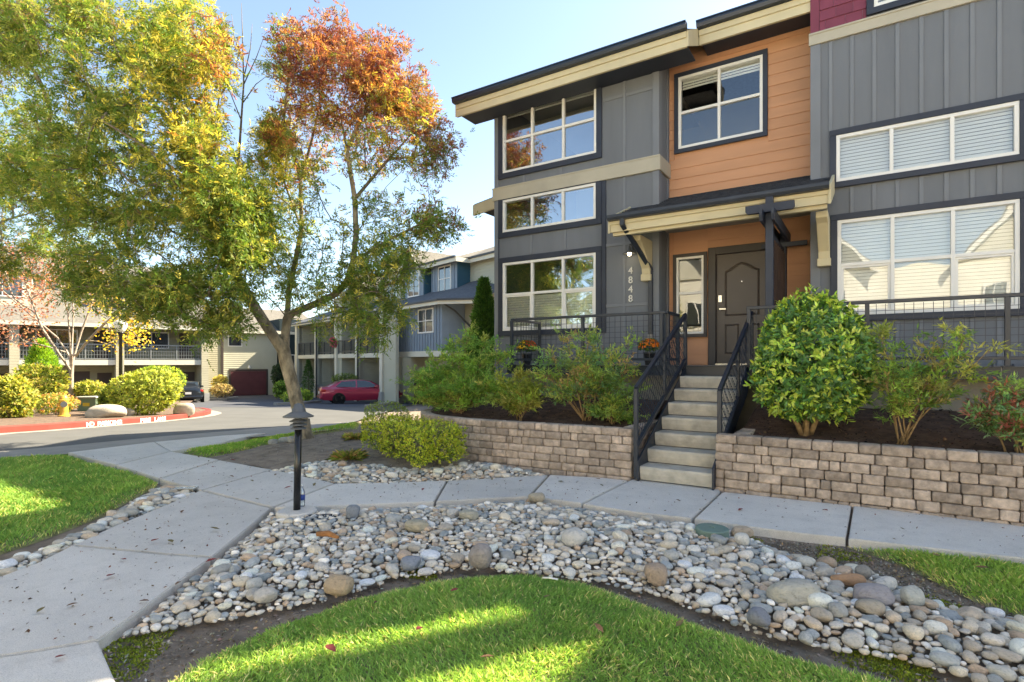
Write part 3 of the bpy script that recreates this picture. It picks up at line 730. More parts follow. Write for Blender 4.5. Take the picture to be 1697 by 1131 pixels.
# ---- gooseneck wall lantern (lit), house numbers, outlet
lx, lz = onV(1050, 415, VB).x, onV(1050, 415, VB).z
lamp = thing('wall_lantern', 'small gooseneck wall lantern with flared shade above the house numbers', 'lantern', (lx, VB, lz))
MB().lathe([(.055, 0), (.06, .012), (.03, .03)], (0, 0, 0), 16, 'Y')
pl_ = MB().box(lx-.045, lx+.045, VB-.03, VB-.019, lz-.06, lz+.06).build('back_plate', MT['dgray'], lamp, bevel=.006)
MB().tube([(lx, VB-.03, lz+.0), (lx, VB-.07, lz+.06), (lx-.0, VB-.13, lz+.09), (lx, VB-.19, lz+.07), (lx, VB-.21, lz+.02)], .011, 8).build('arm', MT['dgray'], lamp, smooth=True)
MB().lathe([(.018, .03), (.028, .0), (.035, -.03), (.11, -.085), (.115, -.1), (.105, -.098), (.03, -.035)], (lx, VB-.21, lz), 20).build('shade', MT['dgray'], lamp, smooth=True)
MB().lathe([(.014, -.05), (.03, -.07), (.036, -.1), (.024, -.13), (.004, -.14)], (lx, VB-.21, lz), 14).build('bulb', emitmat('lit_bulb', (1, .86, .62), 4), lamp, smooth=True)
for k, (ch, py) in enumerate(zip('4848', (440, 455.5, 469, 480.5))):
    p = onV(1046, py, VB); o = textmesh('house_number', ch, .175, MT['numeral'], .006, .0025)
    link(o, house); o.matrix_basis = Matrix.Translation((p.x, VB-.03, 3.12-.17*k)) @ Matrix.Rotation(R(90), 4, 'X'); o['label'] = 'metal house numeral %s on the gray wall' % ch
ox = onV(1043, 568, VB)
MB().box(ox.x-.06, ox.x+.06, VB-.02, VB-.001, ox.z-.075, ox.z+.075).build('outlet_cover', MT['dgray'], house, bevel=.006)
MB().box(ox.x-.035, ox.x+.035, VB-.05, VB-.02, ox.z-.05, ox.z+.05).build('outlet_cover', MT['curbcon'], house, bevel=.008)

# small side roof peeking out left of the bay
p = onV(800, 352, 11.6)
sr = MB().hexa([(p.x-.05, 11.3, p.z+.02), (UL, 11.3, p.z+.28), (UL, 14, p.z+.28), (p.x-.05, 14, p.z+.02), (p.x-.05, 11.3, p.z+.14), (UL, 11.3, p.z+.42), (UL, 14, p.z+.42), (p.x-.05, 14, p.z+.14)]).build('side_roof', MT['shingle'], house)
MB().hexa([(p.x-.05, 11.24, p.z-.16), (UL, 11.24, p.z+.08), (UL, 11.3, p.z+.08), (p.x-.05, 11.3, p.z-.16), (p.x-.05, 11.24, p.z+.10), (UL, 11.24, p.z+.36), (UL, 11.3, p.z+.36), (p.x-.05, 11.3, p.z+.10)]).build('fascia', MT['cream'], sr)
MB().tube([(UL-.12, 11.28, p.z+.02), (UL-.12, 11.4, p.z-.2), (UL-.05, 11.6, p.z-.3), (UL-.05, 11.6, 1.)], .035, 8).build('downspout', MT['steel'], house)
# ================================================================== DECK, STAIRS, RAILINGS, TRELLIS, RETAINING WALLS
VF = 8.55
SL, SR = -2.42, -1.43                      # stair rails
porch_deck = thing('porch_deck', 'concrete porch deck with dark steel edge in front of the townhouses', 'deck', (-2, 9, DECK))
MB().wall(-5.62, 4.4, VF+.03, VO+.03, 0, 0) if False else None
slab = MB()
slab.box(-5.6, SL-.02, VF+.012, VB-.002, DECK-.14, DECK).box(SL-.02, SR+.02, VF+.10, VO-.002, DECK-.14, DECK).box(SR+.02, UG-.05, VF+.012, VO-.002, DECK-.14, DECK).box(UG-.05, 4.4, VF+.012, VB-.035, DECK-.14, DECK).box(UR+.025, SL-.02, VB-.002, VO-.002, DECK-.14, DECK)
slab.build('deck_slab', MT['concrete'], porch_deck, bevel=.004)
def channel(x0, x1, y):
    return MB().box(x0, x1, y-.006, y+.006, DECK-.155, DECK+.004).box(x0, x1, y-.05, y-.006, DECK-.155, DECK-.145).box(x0, x1, y-.05, y-.006, DECK-.008, DECK+.004).build('edge_channel', MT['steel'], porch_deck)
channel(-5.62, SL-.03, VF); channel(SR+.03, 1.30, VF); channel(1.31, 4.4, VF); channel(SL-.02, SR+.02, VF+.09)
for x in (-.02, .07, 1.22, 1.40): MB().lathe([(.012, 0), (.012, .02), (.006, .03)], (x, VF-.03, DECK+.004), 8).build('bolt', MT['steel'], porch_deck)
MB().box(SL-.058, SR+.058, VF+.75, VF+.95, -.1, DECK-.145).build('foundation_wall', MT['concrete_wall'], porch_deck)
fw = MB().box(-5.4, SL-.06, VF+.2, VF+.4, 0, DECK-.145).box(SR+.06, 4.4, VF+.2, VF+.4, 0, DECK-.145).build('foundation_wall', MT['concrete_wall'], porch_deck)

# ---- stairs
st = thing('front_stairs', 'seven precast concrete steps with dark steel stringers up to the porch', 'stairs', (-1.93, 6.6, 0))
RZ, TD, V0 = .178, .285, 6.55
for i in range(7):
    z1 = RZ*(i+1); y0 = V0+TD*i
    MB().prism([(y0+.035, z1-.168), (y0+.012, z1-.095), (y0+.004, z1-.03), (y0+.012, z1-.004), (y0+.03, z1), (y0+TD+.05, z1), (y0+TD+.05, z1-.168)], 'X', SL+.055, SR-.075).build('step', MT['tread'], st)
    MB().box(SL+.07, SR-.09, y0+.04, y0+.06, z1-.174, z1-.17).build('step_gap', MT['steel'], st)
for x in (SL+.03, SR-.072):
    MB().hexa([(x-.0, V0-.03, -.02), (x+.02, V0-.03, -.02), (x+.02, VF+.1, 1.03), (x, VF+.1, 1.03), (x, V0-.03, .24), (x+.02, V0-.03, .24), (x+.02, VF+.08, DECK-.01), (x, VF+.08, DECK-.01)]).build('stringer', MT['steel'], st)

# ---- railings: posts, rails and welded wire mesh
def wire_grid(m_, p0, p1, zb0, zt0, zb1, zt1, nx, nz, r=.0032):
    """p0,p1: ends (xy); bottom/top heights at each end; wires follow the panel's skew"""
    p0, p1 = Vector((*p0, 0)), Vector((*p1, 0))
    for i in range(1, nx):
        t = i/nx; q = p0.lerp(p1, t); a = zb0+(zb1-zb0)*t; b = zt0+(zt1-zt0)*t
        m_.bar((q.x, q.y, a), (q.x, q.y, b), 2*r, 2*r)
    for j in range(1, nz):
        t = j/nz; m_.bar((p0.x, p0.y+.004, zb0+(zt0-zb0)*t), (p1.x, p1.y+.004, zb1+(zt1-zb1)*t), 2*r, 2*r)
RT = 2.255
def railing(name, label, pts, posts_at, closed=True):
    root = thing(name, label, 'railing', (pts[0][0], pts[0][1], DECK))
    for a, b in zip(pts, pts[1:]):
        MB().bar((*a, RT-.02), (*b, RT-.02), .055, .045).build('top_rail', MT['steel'], root, bevel=.005)
        MB().bar((*a, DECK+.10), (*b, DECK+.10), .04, .04).build('bottom_rail', MT['steel'], root, bevel=.004)
    for x, y in posts_at:
        MB().box(x-.026, x+.026, y-.026, y+.026, DECK+.004, RT-.04).box(x-.06, x+.06, y-.05, y+.05, DECK+.004, DECK+.012).build('post', MT['steel'], root, bevel=.003)
    for a, b in zip(posts_at, posts_at[1:]):
        L = math.hypot(b[0]-a[0], b[1]-a[1])
        if L < .2: continue
        w = MB(); wire_grid(w, a, b, DECK+.11, RT-.05, DECK+.11, RT-.05, max(2, round(L/.1)), 8); w.build('wire_mesh', MT['steel'], root)
    return root
yR = VF+.03
railing('porch_railing', 'navy steel railing with wire mesh left of the front stairs', [(-5.54, VB-.05), (-5.54, yR), (-2.67, yR), (-2.67, 9.25)], [(-5.54, VB-.08), (-5.54, yR), (-4.1, yR), (-2.74, yR), (-2.67, yR+.1), (-2.67, 9.22)])
railing('porch_railing', 'navy steel railing with wire mesh right of the front stairs', [(SR-.06, yR), (4.2, yR)], [(SR-.03, yR), (-.02, yR), (1.36, yR), (2.74, yR), (4.15, yR)])
def stair_rail(x, label, v0=6.58, v1=8.76, zb=1.13, foot=.02):
    root = thing('stair_railing', label, 'railing', (x, 6.6, .1))
    b0, t0 = Vector((x, v0, zb)), Vector((x, v1, 2.20))
    dr = (t0-b0); low = Vector((0, 0, -.60))
    MB().bar(b0, t0, .05, .05).build('top_rail', MT['steel'], root, bevel=.004)
    MB().bar(b0+low+Vector((0, .0, -.12)), t0+low+Vector((0, 0, -.1)), .045, .05).build('bottom_rail', MT['steel'], root, bevel=.004)
    MB().box(x-.025, x+.025, v0-.025, v0+.025, foot, zb-.005).build('post', MT['steel'], root, bevel=.003)
    MB().box(x-.025, x+.025, v1-.025, v1+.025, 1.28, 2.195).build('post', MT['steel'], root, bevel=.003)
    zz = b0.lerp(t0, .52).z
    vm = v0+.52*(v1-v0); MB().box(x-.02, x+.02, vm-.02, vm+.02, zz-.7, zz-.02).build('post', MT['steel'], root, bevel=.003)
    w = MB(); n = 17      # expanded-metal look: two skewed wire families
    for k in range(-6, n+1):
        for sgn in (0, 1):
            def pt(s_, t_): return (x, b0.y+(t0.y-b0.y)*s_, b0.z+(t0.z-b0.z)*s_-.70*(1-t_))
            a, c = (k/n, 0.), (k/n+.30, 1.)
            if sgn: a, c = (k/n+.30, 0.), (k/n, 1.)
            ds_, dt_ = c[0]-a[0], c[1]-a[1]; lo, hi = 0., 1.
            for q0, dq in ((a[0], ds_),):
                if dq > 0: lo, hi = max(lo, -q0/dq), min(hi, (1-q0)/dq)
                else: lo, hi = max(lo, (1-q0)/dq), min(hi, -q0/dq)
            if hi-lo > .03: w.bar(pt(a[0]+ds_*lo, a[1]+dt_*lo), pt(a[0]+ds_*hi, a[1]+dt_*hi), .006, .006)
    w.build('wire_mesh', MT['steel'], root)
stair_rail(SL, 'sloping stair railing on the left side of the front steps')
stair_rail(-1.485, 'sloping stair railing on the right side of the steps beside the round shrub', 6.83, 8.95, 1.12, .1)

# ---- trellis screen beside the door
tr = thing('trellis_screen', 'dark navy wood trellis screen with crossed beams between door and neighbour', 'trellis', (-1.19, VF, DECK))
tu = -1.19
for y in (VF+.06, 10.12): MB().box(tu-.05, tu+.05, y-.05, y+.05, DECK, 3.80 if y < 9 else 3.62).build('post', MT['navy'], tr, bevel=.005)
for x in (tu-.075, tu+.075):
    MB().prism([(8.32, 3.50), (8.36, 3.42), (10.24, 3.42), (10.24, 3.585), (8.32, 3.585)], 'X', x-.021, x+.021).build('beam', MT['navy'], tr, bevel=.004)
for y, z0 in ((VF-.045, 3.60), (10.03, 3.59)):
    if y < 9: MB().prism([(tu-.30, z0), (tu-.27, z0-.035), (tu+.30, z0-.035), (tu+.33, z0), (tu+.33, z0+.085), (tu-.30, z0+.085)], 'Y', y-.03, y+.03).build('beam', MT['navy'], tr, bevel=.004)
    else: MB().box(tu-.32, tu+.36, y-.03, y+.03, 3.34, 3.415).build('beam', MT['navy'], tr, bevel=.004)
for z in (3.28, RT-.02, DECK+.2): MB().box(tu-.02, tu+.02, VF+.115, 10.065, z-.04, z+.04).build('rail', MT['navy'], tr)
slatm = mat('stained_slat', (.045, .022, .014), .6, 4, .3, .2, 60, .003)
for k in range(9):
    y = VF+.2+k*.165; MB().box(tu-.035, tu+.035, y-.012, y+.012, DECK+.24, 3.24).build('slat', slatm, tr)

# ---- retaining walls of tumbled concrete blocks, block by block
def block_mesh(L, h=.097, d=.17):
    bm = bmesh.new(); bmesh.ops.create_cube(bm, size=1)
    for v in bm.verts: v.co = Vector(((v.co.x+.5)*(L-.006)+.003, (v.co.y+.5)*d, (v.co.z+.5)*h))
    bmesh.ops.bevel(bm, geom=bm.edges[:], offset=.016, segments=2, affect='EDGES', profile=.55, clamp_overlap=True)
    for v in bm.verts: v.co += Vector((random.uniform(-.003, .003), random.uniform(-.005, .004), random.uniform(-.002, .002)))
    me = bpy.data.meshes.new('block'); bm.to_mesh(me); bm.free(); me.materials.append(MT['block']); me.polygons.foreach_set('use_smooth', [True]*len(me.polygons)); return me
BL = {L: [block_mesh(L) for _ in range(3)] for L in (.10, .14, .19, .23, .26)}
def block_run(root, path, c0, c1, z0, batter=.006, seed=1, fill_end=True):
    rd = random.Random(seed)
    P = [Vector((*p, 0)) for p in path]; cum = [0]
    for a, b in zip(P, P[1:]): cum.append(cum[-1]+(b-a).length)
    def pos(s):
        s = max(0, min(cum[-1], s))
        for i in range(len(P)-1):
            if s <= cum[i+1]+1e-6: return P[i].lerp(P[i+1], (s-cum[i])/(cum[i+1]-cum[i]))
    for c in range(c0, c1):
        s = 0; first = True
        while s < cum[-1]-.03:
            L = rd.choice((.10, .14, .19, .23, .23, .26, .26)) if not first else rd.choice((.10, .19, .23)); first = False
            L = min(BL, key=lambda q: abs(q-L)); rem = cum[-1]-s; sx = 1.
            if L > rem-.08: sx = rem/L
            a, b = pos(s), pos(s+L*sx); d = (b-a).normalized(); n = Vector((-d.y, d.x, 0))
            off = n*(batter*c+rd.uniform(-.007, .007))
            M = Matrix.Translation(a+off+Vector((0, 0, z0+.1*c))) @ Matrix.Rotation(math.atan2(d.y, d.x)+rd.uniform(-.015, .015), 4, 'Z') @ Matrix.Diagonal((sx*((b-a).length/(L*sx)), 1, 1, 1))
            place(rd.choice(BL[L]), 'block', root, M)
            s += L*sx
rwall = thing('retaining_wall', 'low tumbled block retaining wall to the right of the front stairs', 'wall', (0, 6.6, 0))
block_run(rwall, [(SR-.06, 6.60), (2.9, 6.56)], 0, 7, -.075, seed=3)
block_run(rwall, [(SR+.055, 7.7), (SR+.055, 6.82)], 5, 7, -.075, seed=8)
lwall = thing('retaining_wall', 'curved tumbled block retaining wall to the left of the front stairs', 'wall', (-4, 6.6, 0))
arc = [(-6.9, 8.3), (-6.75, 7.6), (-6.4, 7.0), (-5.9, 6.62), (-5.3, 6.45), (-4.6, 6.42), (-3.6, 6.48), (SL-.055, 6.55)]
def smooth_path(p, n=40):
    q = []
    for i in range(len(p)-1):
        p0, p1, p2, p3 = [np.array(p[max(0, min(len(p)-1, i+k))]) for k in (-1, 0, 1, 2)]
        for t in np.linspace(0, 1, 6, endpoint=False): q.append(tuple(.5*((2*p1)+(-p0+p2)*t+(2*p0-5*p1+4*p2-p3)*t*t+(-p0+3*p1-3*p2+p3)*t**3)))
    q.append(tuple(p[-1])); return q
ARC = smooth_path(arc)
block_run(lwall, ARC, 0, 7, -.075, seed=5)
block_run(lwall, [(SL-.05, 6.76), (SL-.05, 7.9)], 0, 7, -.075, seed=6, batter=.003)
MB().prism([(-2.6+.0, 6.75), (-2.6, 8.6), (-6.5, 8.6), (-6.5, 7.6), (-6.0, 6.95), (-5.2, 6.7), (-4.2, 6.68)], 'Z', -.1, .5).build('wall_core', MT['soil'], lwall)
MB().box(SR+.12, 2.85, 6.78, 8.6, -.1, .5).build('wall_core', MT['soil'], rwall)
# planter soil
def plz(x, y): return .30*max(0, min(1, (y-6.9)/1.6))**1.2 + .015*vn(x, y, 3)
sheet('planter_bed', [(SR+.10, 6.70), (2.9, 6.66), (2.9, VF+.25), (SR+.10, VF+.25)], .545, MT['mulch'], zfun=plz, grid=.15)
sheet('planter_bed', [(SL-.16, 6.66), (SL-.16, VF+.25), (-6.2, VF+.25)] + [(x+.12, y+.14) for x, y in ARC[8:-2]], .545, MT['mulch'], zfun=plz, grid=.15)
def planter_z(x, y): return .545+plz(x, y)
# ================================================================== RIVER STONES
def ico(sub):
    bm = bmesh.new(); bmesh.ops.create_icosphere(bm, subdivisions=sub, radius=1)
    V = np.array([v.co[:] for v in bm.verts]); T = np.array([[v.index for v in f.verts] for f in bm.faces]); bm.free(); return V, T
V3, T3 = ico(3); V2, T2 = ico(2)
def stone_shape(V, rough=.12, seed=0):
    r_ = np.random.default_rng(seed); U = V.copy()
    p = 1.1 + r_.random()*.35                      # towards a rounded box
    U = np.sign(U)*np.abs(U)**(1/p) ; U = U/np.linalg.norm(U, axis=1).max()
    k = np.ones(len(U))
    for _ in range(5):
        d = unit(r_.normal(size=3)); a = r_.uniform(.3, 1.); k += rough*r_.normal()*.6*np.tanh(2*(V@d-a*.3))
    for _ in range(3):                             # worn facets
        d = unit(r_.normal(size=3)); h = r_.uniform(.62, .9); s_ = (U*k[:, None])@d
        U = U - np.where(s_ > h, (s_-h)*.8, 0)[:, None]*d/np.maximum(k, .3)[:, None]
    return U*k[:, None]
stone_cols = np.array([1.62, 1.53, 1.44])*np.array([(.50,.47,.41),(.44,.40,.33),(.56,.54,.50),(.33,.32,.295),(.24,.26,.265),(.40,.365,.30),(.46,.44,.40),(.30,.275,.235),(.20,.225,.235),(.36,.31,.25),(.52,.50,.46),(.27,.275,.26),(.35,.27,.20)])
# material of single stones: colour by object
sm, nt_, b_, out_ = newmat('river_stone')
oi_ = nt_.nodes.new('ShaderNodeObjectInfo'); tc_ = nt_.nodes.new('ShaderNodeTexCoord')
cc = mix(nt_, 1., oi_.outputs['Color'], ramp(nt_, noise(nt_, tc_.outputs['Object'], 3.2, 7, .72), [(.30, (.50, .49, .47)), (.46, (.9, .9, .9)), (.6, (1.02, 1, .98)), (.72, (1.3, 1.27, 1.2))]), 'MULTIPLY')
nt_.links.new(cc, b_.inputs['Base Color']); b_.inputs['Roughness'].default_value = .72; b_.inputs['Specular IOR Level'].default_value = .3
bn_ = nt_.nodes.new('ShaderNodeBump'); bn_.inputs['Strength'].default_value = .5; bn_.inputs['Distance'].default_value = .08
nt_.links.new(noise(nt_, tc_.outputs['Object'], 7, 7, .7), bn_.inputs['Height']); nt_.links.new(bn_.outputs[0], b_.inputs['Normal'])
SHAPES = []
for k in range(14):
    me = tri_mesh('stone', stone_shape(V3, .14, k), T3, sm, smooth=True); SHAPES.append(me)
SHV2 = [stone_shape(V2, .14, 50+k) for k in range(12)]

BEDP = [(447, 846), (512, 843), (642, 838), (721, 835), (787, 831), (877, 826), (965, 839), (1049, 853), (1148, 863), (1215, 872), (1269, 897), (1334, 920), (1447, 941), (1516, 978), (1578, 997), (1697, 1016), (1800, 1035), (1800, 1165), (1621, 1118), (1497, 1084), (1396, 1068), (1272, 1044), (1179, 1013), (1100, 982), (993, 957), (900, 945), (780, 935), (659, 950), (540, 987), (359, 1019), (195, 1047), (230, 1019), (290, 974), (355, 926), (415, 878)]
BEDU = [(450, 780), (500, 769), (560, 762), (640, 772), (700, 776), (780, 768), (830, 770), (895, 784), (905, 787), (740, 795), (640, 799), (556, 800)]
BEDL = [(0, 950), (-80, 985), (-60, 945), (0, 925), (60, 908), (120, 880), (180, 850), (225, 822), (268, 802), (300, 806), (331, 814), (295, 828), (239, 850), (180, 874), (120, 902), (60, 932)]
def in_prism(px, py):  return None
LAND = [  # the stones one would point at: px, py(base), w, h in pixels, colour, label
 (952, 908, 52, 38, (.55,.53,.49), 'large pale pointed stone in the middle of the rock bed'),
 (795, 940, 44, 46, (.33,.29,.27), 'brown gray upright stone at the top edge of the front lawn'),
 (555, 984, 54, 34, (.44,.33,.22), 'tan oval stone near the left edge of the front lawn'),
 (1084, 968, 44, 42, (.38,.29,.22), 'rounded tan stone standing against the lawn edge right of the centre'),
 (680, 942, 40, 24, (.25,.27,.31), 'smooth blue gray oval stone beside the bare patch'),
 (688, 884, 44, 24, (.43,.38,.28), 'long tan stone left of the centre in the rock bed'),
 (1408, 972, 64, 22, (.47,.27,.15), 'flat orange stone on the right half of the rock bed'),
 (1450, 1004, 74, 36, (.34,.31,.31), 'long lilac gray stone just below the flat orange stone'),
 (1312, 1004, 92, 46, (.44,.42,.36), 'broad rough two toned stone in the right half of the bed'),
 (1257, 1040, 42, 32, (.22,.23,.26), 'jagged slate gray stone at the lawn edge'),
 (441, 998, 42, 28, (.50,.47,.43), 'white stone with black stain by the left lawn edge'),
 (585, 862, 28, 30, (.23,.25,.28), 'upright dark gray stone next to the drain grate'),
 (1230, 906, 27, 26, (.62,.60,.55), 'small white triangular stone below the walk edge'),
 (1228, 888, 38, 20, (.48,.38,.28), 'smooth peach stone touching the walk edge'),
 (1336, 940, 36, 20, (.58,.56,.50), 'speckled white stone at the bare soil on the right'),
 (1430, 958, 26, 24, (.30,.28,.25), 'round gray brown stone above the flat orange stone'),
 (1505, 1004, 42, 36, (.45,.45,.40), 'big pale green gray stone right of the lilac stone'),
 (1440, 1020, 48, 30, (.43,.37,.29), 'tan rounded stone under the long lilac stone'),
 (750, 858, 24, 20, (.52,.50,.46), 'pale round stone in the upper left of the bed'),
 (775, 864, 36, 20, (.42,.39,.31), 'tan stone beside the pale round one near the walk'),
 (890, 833, 32, 18, (.42,.36,.27), 'tan stone lying on the edge of the walk'),
 (1390, 1024, 34, 26, (.40,.39,.36), 'gray egg shaped stone in the cluster on the right'),
]
placed = []   # (x, y, r)
def put_stone(p, rx, ry, rz__, yaw, tilt, shape, colr, parent=None, label=None):
    M = Matrix.Translation(p) @ Matrix.Rotation(yaw, 4, 'Z') @ Matrix.Rotation(tilt, 4, 'X') @ Matrix.Diagonal((rx, ry, rz__, 1))
    o = place(SHAPES[shape % len(SHAPES)], 'stone', parent, M) if parent else None
    if o is None:
        o = bpy.data.objects.new('river_stone', SHAPES[shape % len(SHAPES)]); COL.objects.link(o); o.matrix_basis = M
        tag(o, label, 'stone', 'landmark stones of the dry creek bed')
    o.color = (*[min(.9, q*1.08) for q in colr], 1); return o
for k, (px, py, w, h, c_, lb) in enumerate(LAND):
    p = GP(px, py); D = depth(p.x, p.y); rx = w/2*D/FPX; rz__ = max(.03, h/2*D/FPX*1.0)
    ry = max(.05, min(rx, rz__*1.6)*.8); f_ = Vector((p.x, p.y, 0)).normalized()
    q = Vector((p.x, p.y, 0)) + f_*ry*.6
    put_stone((q.x, q.y, rz__*.62), rx, ry, rz__, YAW+random.uniform(-.2, .2), random.uniform(-.2, .2), k+2, c_, None, lb)
    placed.append((q.x, q.y, (rx+ry)/2*.85))
def fill_bed(poly_px, tiers, seed, place_list=None):
    """tiers: (count wanted, rmin, rmax, bias) from the largest down; dart throwing with a hash grid"""
    r_ = np.random.default_rng(seed); pl = P2(poly_px); xs = [p[0] for p in pl]; ys = [p[1] for p in pl]
    cell = {}; out = []
    def key(x, y): return (int(math.floor(x/.25)), int(math.floor(y/.25)))
    for x, y, q in (place_list or []): cell.setdefault(key(x, y), []).append((x, y, q))
    for want, r0, r1, bias in tiers:
        N = want*14; X = r_.uniform(min(xs), max(xs), N*3); Y = r_.uniform(min(ys), max(ys), N*3); ok = inpoly(X, Y, pl); X, Y = X[ok], Y[ok]
        if bias: ok = r_.random(len(X)) < np.clip(.12+(X+2.2)*bias, .12, 1); X, Y = X[ok], Y[ok]
        dist = polydist(X, Y, pl); rad = r_.uniform(r0, r1, len(X)); n = 0
        for x, y, q, d in zip(X, Y, rad, dist):
            if n >= want: break
            if d < q*.5 or (d < .14 and r_.random() > .2+d*5): continue
            kx, ky = key(x, y); bad = False
            for i in (-1, 0, 1):
                for j in (-1, 0, 1):
                    for a, b, c in cell.get((kx+i, ky+j), ()):
                        if (a-x)**2+(b-y)**2 < (.80*(q+c))**2: bad = True; break
                    if bad: break
                if bad: break
            if bad: continue
            cell.setdefault((kx, ky), []).append((x, y, q)); out.append((x, y, q, d)); n += 1
    return out, pl
def make_bed(name, poly_px, tiers, seed, n_single, place_list=None, base=-.05, zf=None, mound=.05):
    root = bpy.data.objects.new(name, None); COL.objects.link(root); root['kind'] = 'structure'
    st_, pl = fill_bed(poly_px, tiers, seed, place_list)
    r_ = np.random.default_rng(seed+1)
    app = sorted(st_, key=lambda s_: -s_[2]/max(.5, depth(s_[0], s_[1])))
    def vis(s_):
        D = depth(s_[0], s_[1]); X = (s_[0]*CY+s_[1]*SY)/D*FPX+CXP; return -20 < X < 1717 and HYP+1.4*FPX/D < 1145
    app = [s_ for s_ in app if vis(s_)] + [s_ for s_ in app if not vis(s_)]
    Vs, Ts, Cs, n = [], [], [], 0
    for k, (x, y, q, d) in enumerate(app):
        z = base + (zf(x, y) if zf else 0) + mound*min(1, d/.35)
        el = r_.uniform(1.0, 1.8); rx, ry = q*math.sqrt(el), q/math.sqrt(el); rz__ = q*r_.uniform(.4, .72)
        zc = z + rz__*.55 + r_.uniform(0, .012)
        c_ = stone_cols[r_.integers(len(stone_cols))]*r_.uniform(.9, 1.3)
        yaw = r_.uniform(0, 6.28); tilt = r_.uniform(-.3, .3)
        if k < n_single:
            put_stone((x, y, zc), rx, ry, rz__, yaw, tilt, int(r_.integers(100)), c_, root)
        else:
            U = SHV2[r_.integers(len(SHV2))]*np.array([rx, ry, rz__])
            ct, s_ = math.cos(tilt), math.sin(tilt); U = np.stack([U[:, 0], U[:, 1]*ct-U[:, 2]*s_, U[:, 1]*s_+U[:, 2]*ct], 1)
            cy_, sy_ = math.cos(yaw), math.sin(yaw); U = np.stack([U[:, 0]*cy_-U[:, 1]*sy_, U[:, 0]*sy_+U[:, 1]*cy_, U[:, 2]], 1)
            Vs.append(U+np.array([x, y, zc])); Ts.append(T2+n); Cs.append(np.tile(c_, (len(T2), 1))); n += len(U)
    if Vs:
        o = mobj(tri_mesh('small_stones', np.concatenate(Vs), np.concatenate(Ts), MT['stones'], np.concatenate(Cs), True), 'small_stones', root); o['kind'] = 'stuff'
    # pebbles and grit under and between
    xs = [p[0] for p in pl]; ys = [p[1] for p in pl]; N = int(900*abs((max(xs)-min(xs))*(max(ys)-min(ys))))
    N = min(N, 9000); X = r_.uniform(min(xs), max(xs), N); Y = r_.uniform(min(ys), max(ys), N); ok = inpoly(X, Y, pl); X, Y = X[ok], Y[ok]
    V1, T1 = ico(1); Vs, Ts, Cs, n = [], [], [], 0
    for x, y in zip(X, Y):
        q = r_.uniform(.008, .02); U = V1*np.array([q, q*r_.uniform(.6, 1), q*.6])
        Vs.append(U+np.array([x, y, base+(zf(x, y) if zf else 0)+.012])); Ts.append(T1+n); n += len(V1); Cs.append(np.tile(stone_cols[r_.integers(len(stone_cols))]*1.0, (len(T1), 1)))
    o = mobj(tri_mesh('pebbles', np.concatenate(Vs), np.concatenate(Ts), MT['stones'], np.concatenate(Cs), True), 'pebbles', root); o['kind'] = 'stuff'
    return app
S1 = make_bed('stone_bed', BEDP, [(24, .062, .082, .35), (150, .045, .062, .25), (520, .033, .046, .0), (1700, .022, .034, 0), (2600, .014, .023, 0)], 11, 285, placed, mound=.045)
S2 = make_bed('stone_bed', BEDU, [(14, .06, .08, 0), (90, .042, .06, 0), (300, .028, .042, 0), (500, .018, .028, 0)], 12, 120, zf=lambda x, y: .02)
S3 = make_bed('stone_bed', BEDL, [(8, .06, .085, 0), (60, .042, .06, 0), (240, .026, .042, 0), (400, .016, .026, 0)], 13, 100)
# ================================================================== THE COURT BEHIND: red-curbed island, far buildings, cars
CO = at(848.5-8.2/36*FPX, 601, 36); CRZ = -math.atan2(.295, .954)
ex = Vector((.954, -.295, 0)).normalized(); ey = Vector((.295, .954, 0)).normalized()
def ab(px, D):   # pixel column + depth -> court coordinates
    p = at(px, 601, D)-CO; return p.dot(ex), p.dot(ey)
def cw(a, b): q = Vector((CO.x, CO.y, 0))+ex*a+ey*b; return q.x, q.y
TAN = (.33, .32, .235); GRN = (.25, .25, .19)
MT['tan_siding'] = sidingmat('tan_lap_siding', (.34, .315, .23), .17)
MT['sage_siding'] = sidingmat('sage_lap_siding', (.44, .43, .34), .17)
MT['olive_siding'] = sidingmat('olive_lap_siding', (.26, .25, .17), .17)
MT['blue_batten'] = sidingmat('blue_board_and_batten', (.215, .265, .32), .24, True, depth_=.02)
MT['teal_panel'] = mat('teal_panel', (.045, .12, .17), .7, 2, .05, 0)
MT['farcream'] = mat('far_cream_trim', (.60, .57, .47), .7, 1, .05, 0)
MT['farroof'] = mat('far_roof_shingle', (.15, .138, .12), .9, 6, .2, .6, 25, .03)
MT['farroof_dark'] = mat('far_roof_shingle_dark', (.11, .115, .125), .9, 6, .2, .6, 25, .03)
MT['blue_plain'] = mat('blue_paint', (.215, .265, .32), .75, 1, .05, 0); MT['sage_plain'] = mat('sage_paint', (.44, .43, .34), .75, 1, .05, 0); MT['tan_plain'] = mat('tan_paint', (.40, .37, .27), .75, 1, .05, 0)
MT['maroon'] = mat('maroon_garage', (.105, .035, .04), .6, 2, .1, 0)
MT['dkwood'] = mat('dark_door', (.06, .045, .04), .6, 2, .1, 0)
MT['farrail'] = mat('far_rail', (.06, .062, .065), .5, 2, .1, 0)
MT['fargrayrail'] = mat('far_gray_rail', (.22, .23, .22), .5, 2, .1, 0)
MT['stonebase'] = mat('column_base', (.34, .34, .33), .9, 3, .1, .2)
MT['dark_teal'] = mat('dark_teal_siding', (.02, .035, .04), .8, 2, .1, 0)  # the recess wall's own dark siding colour

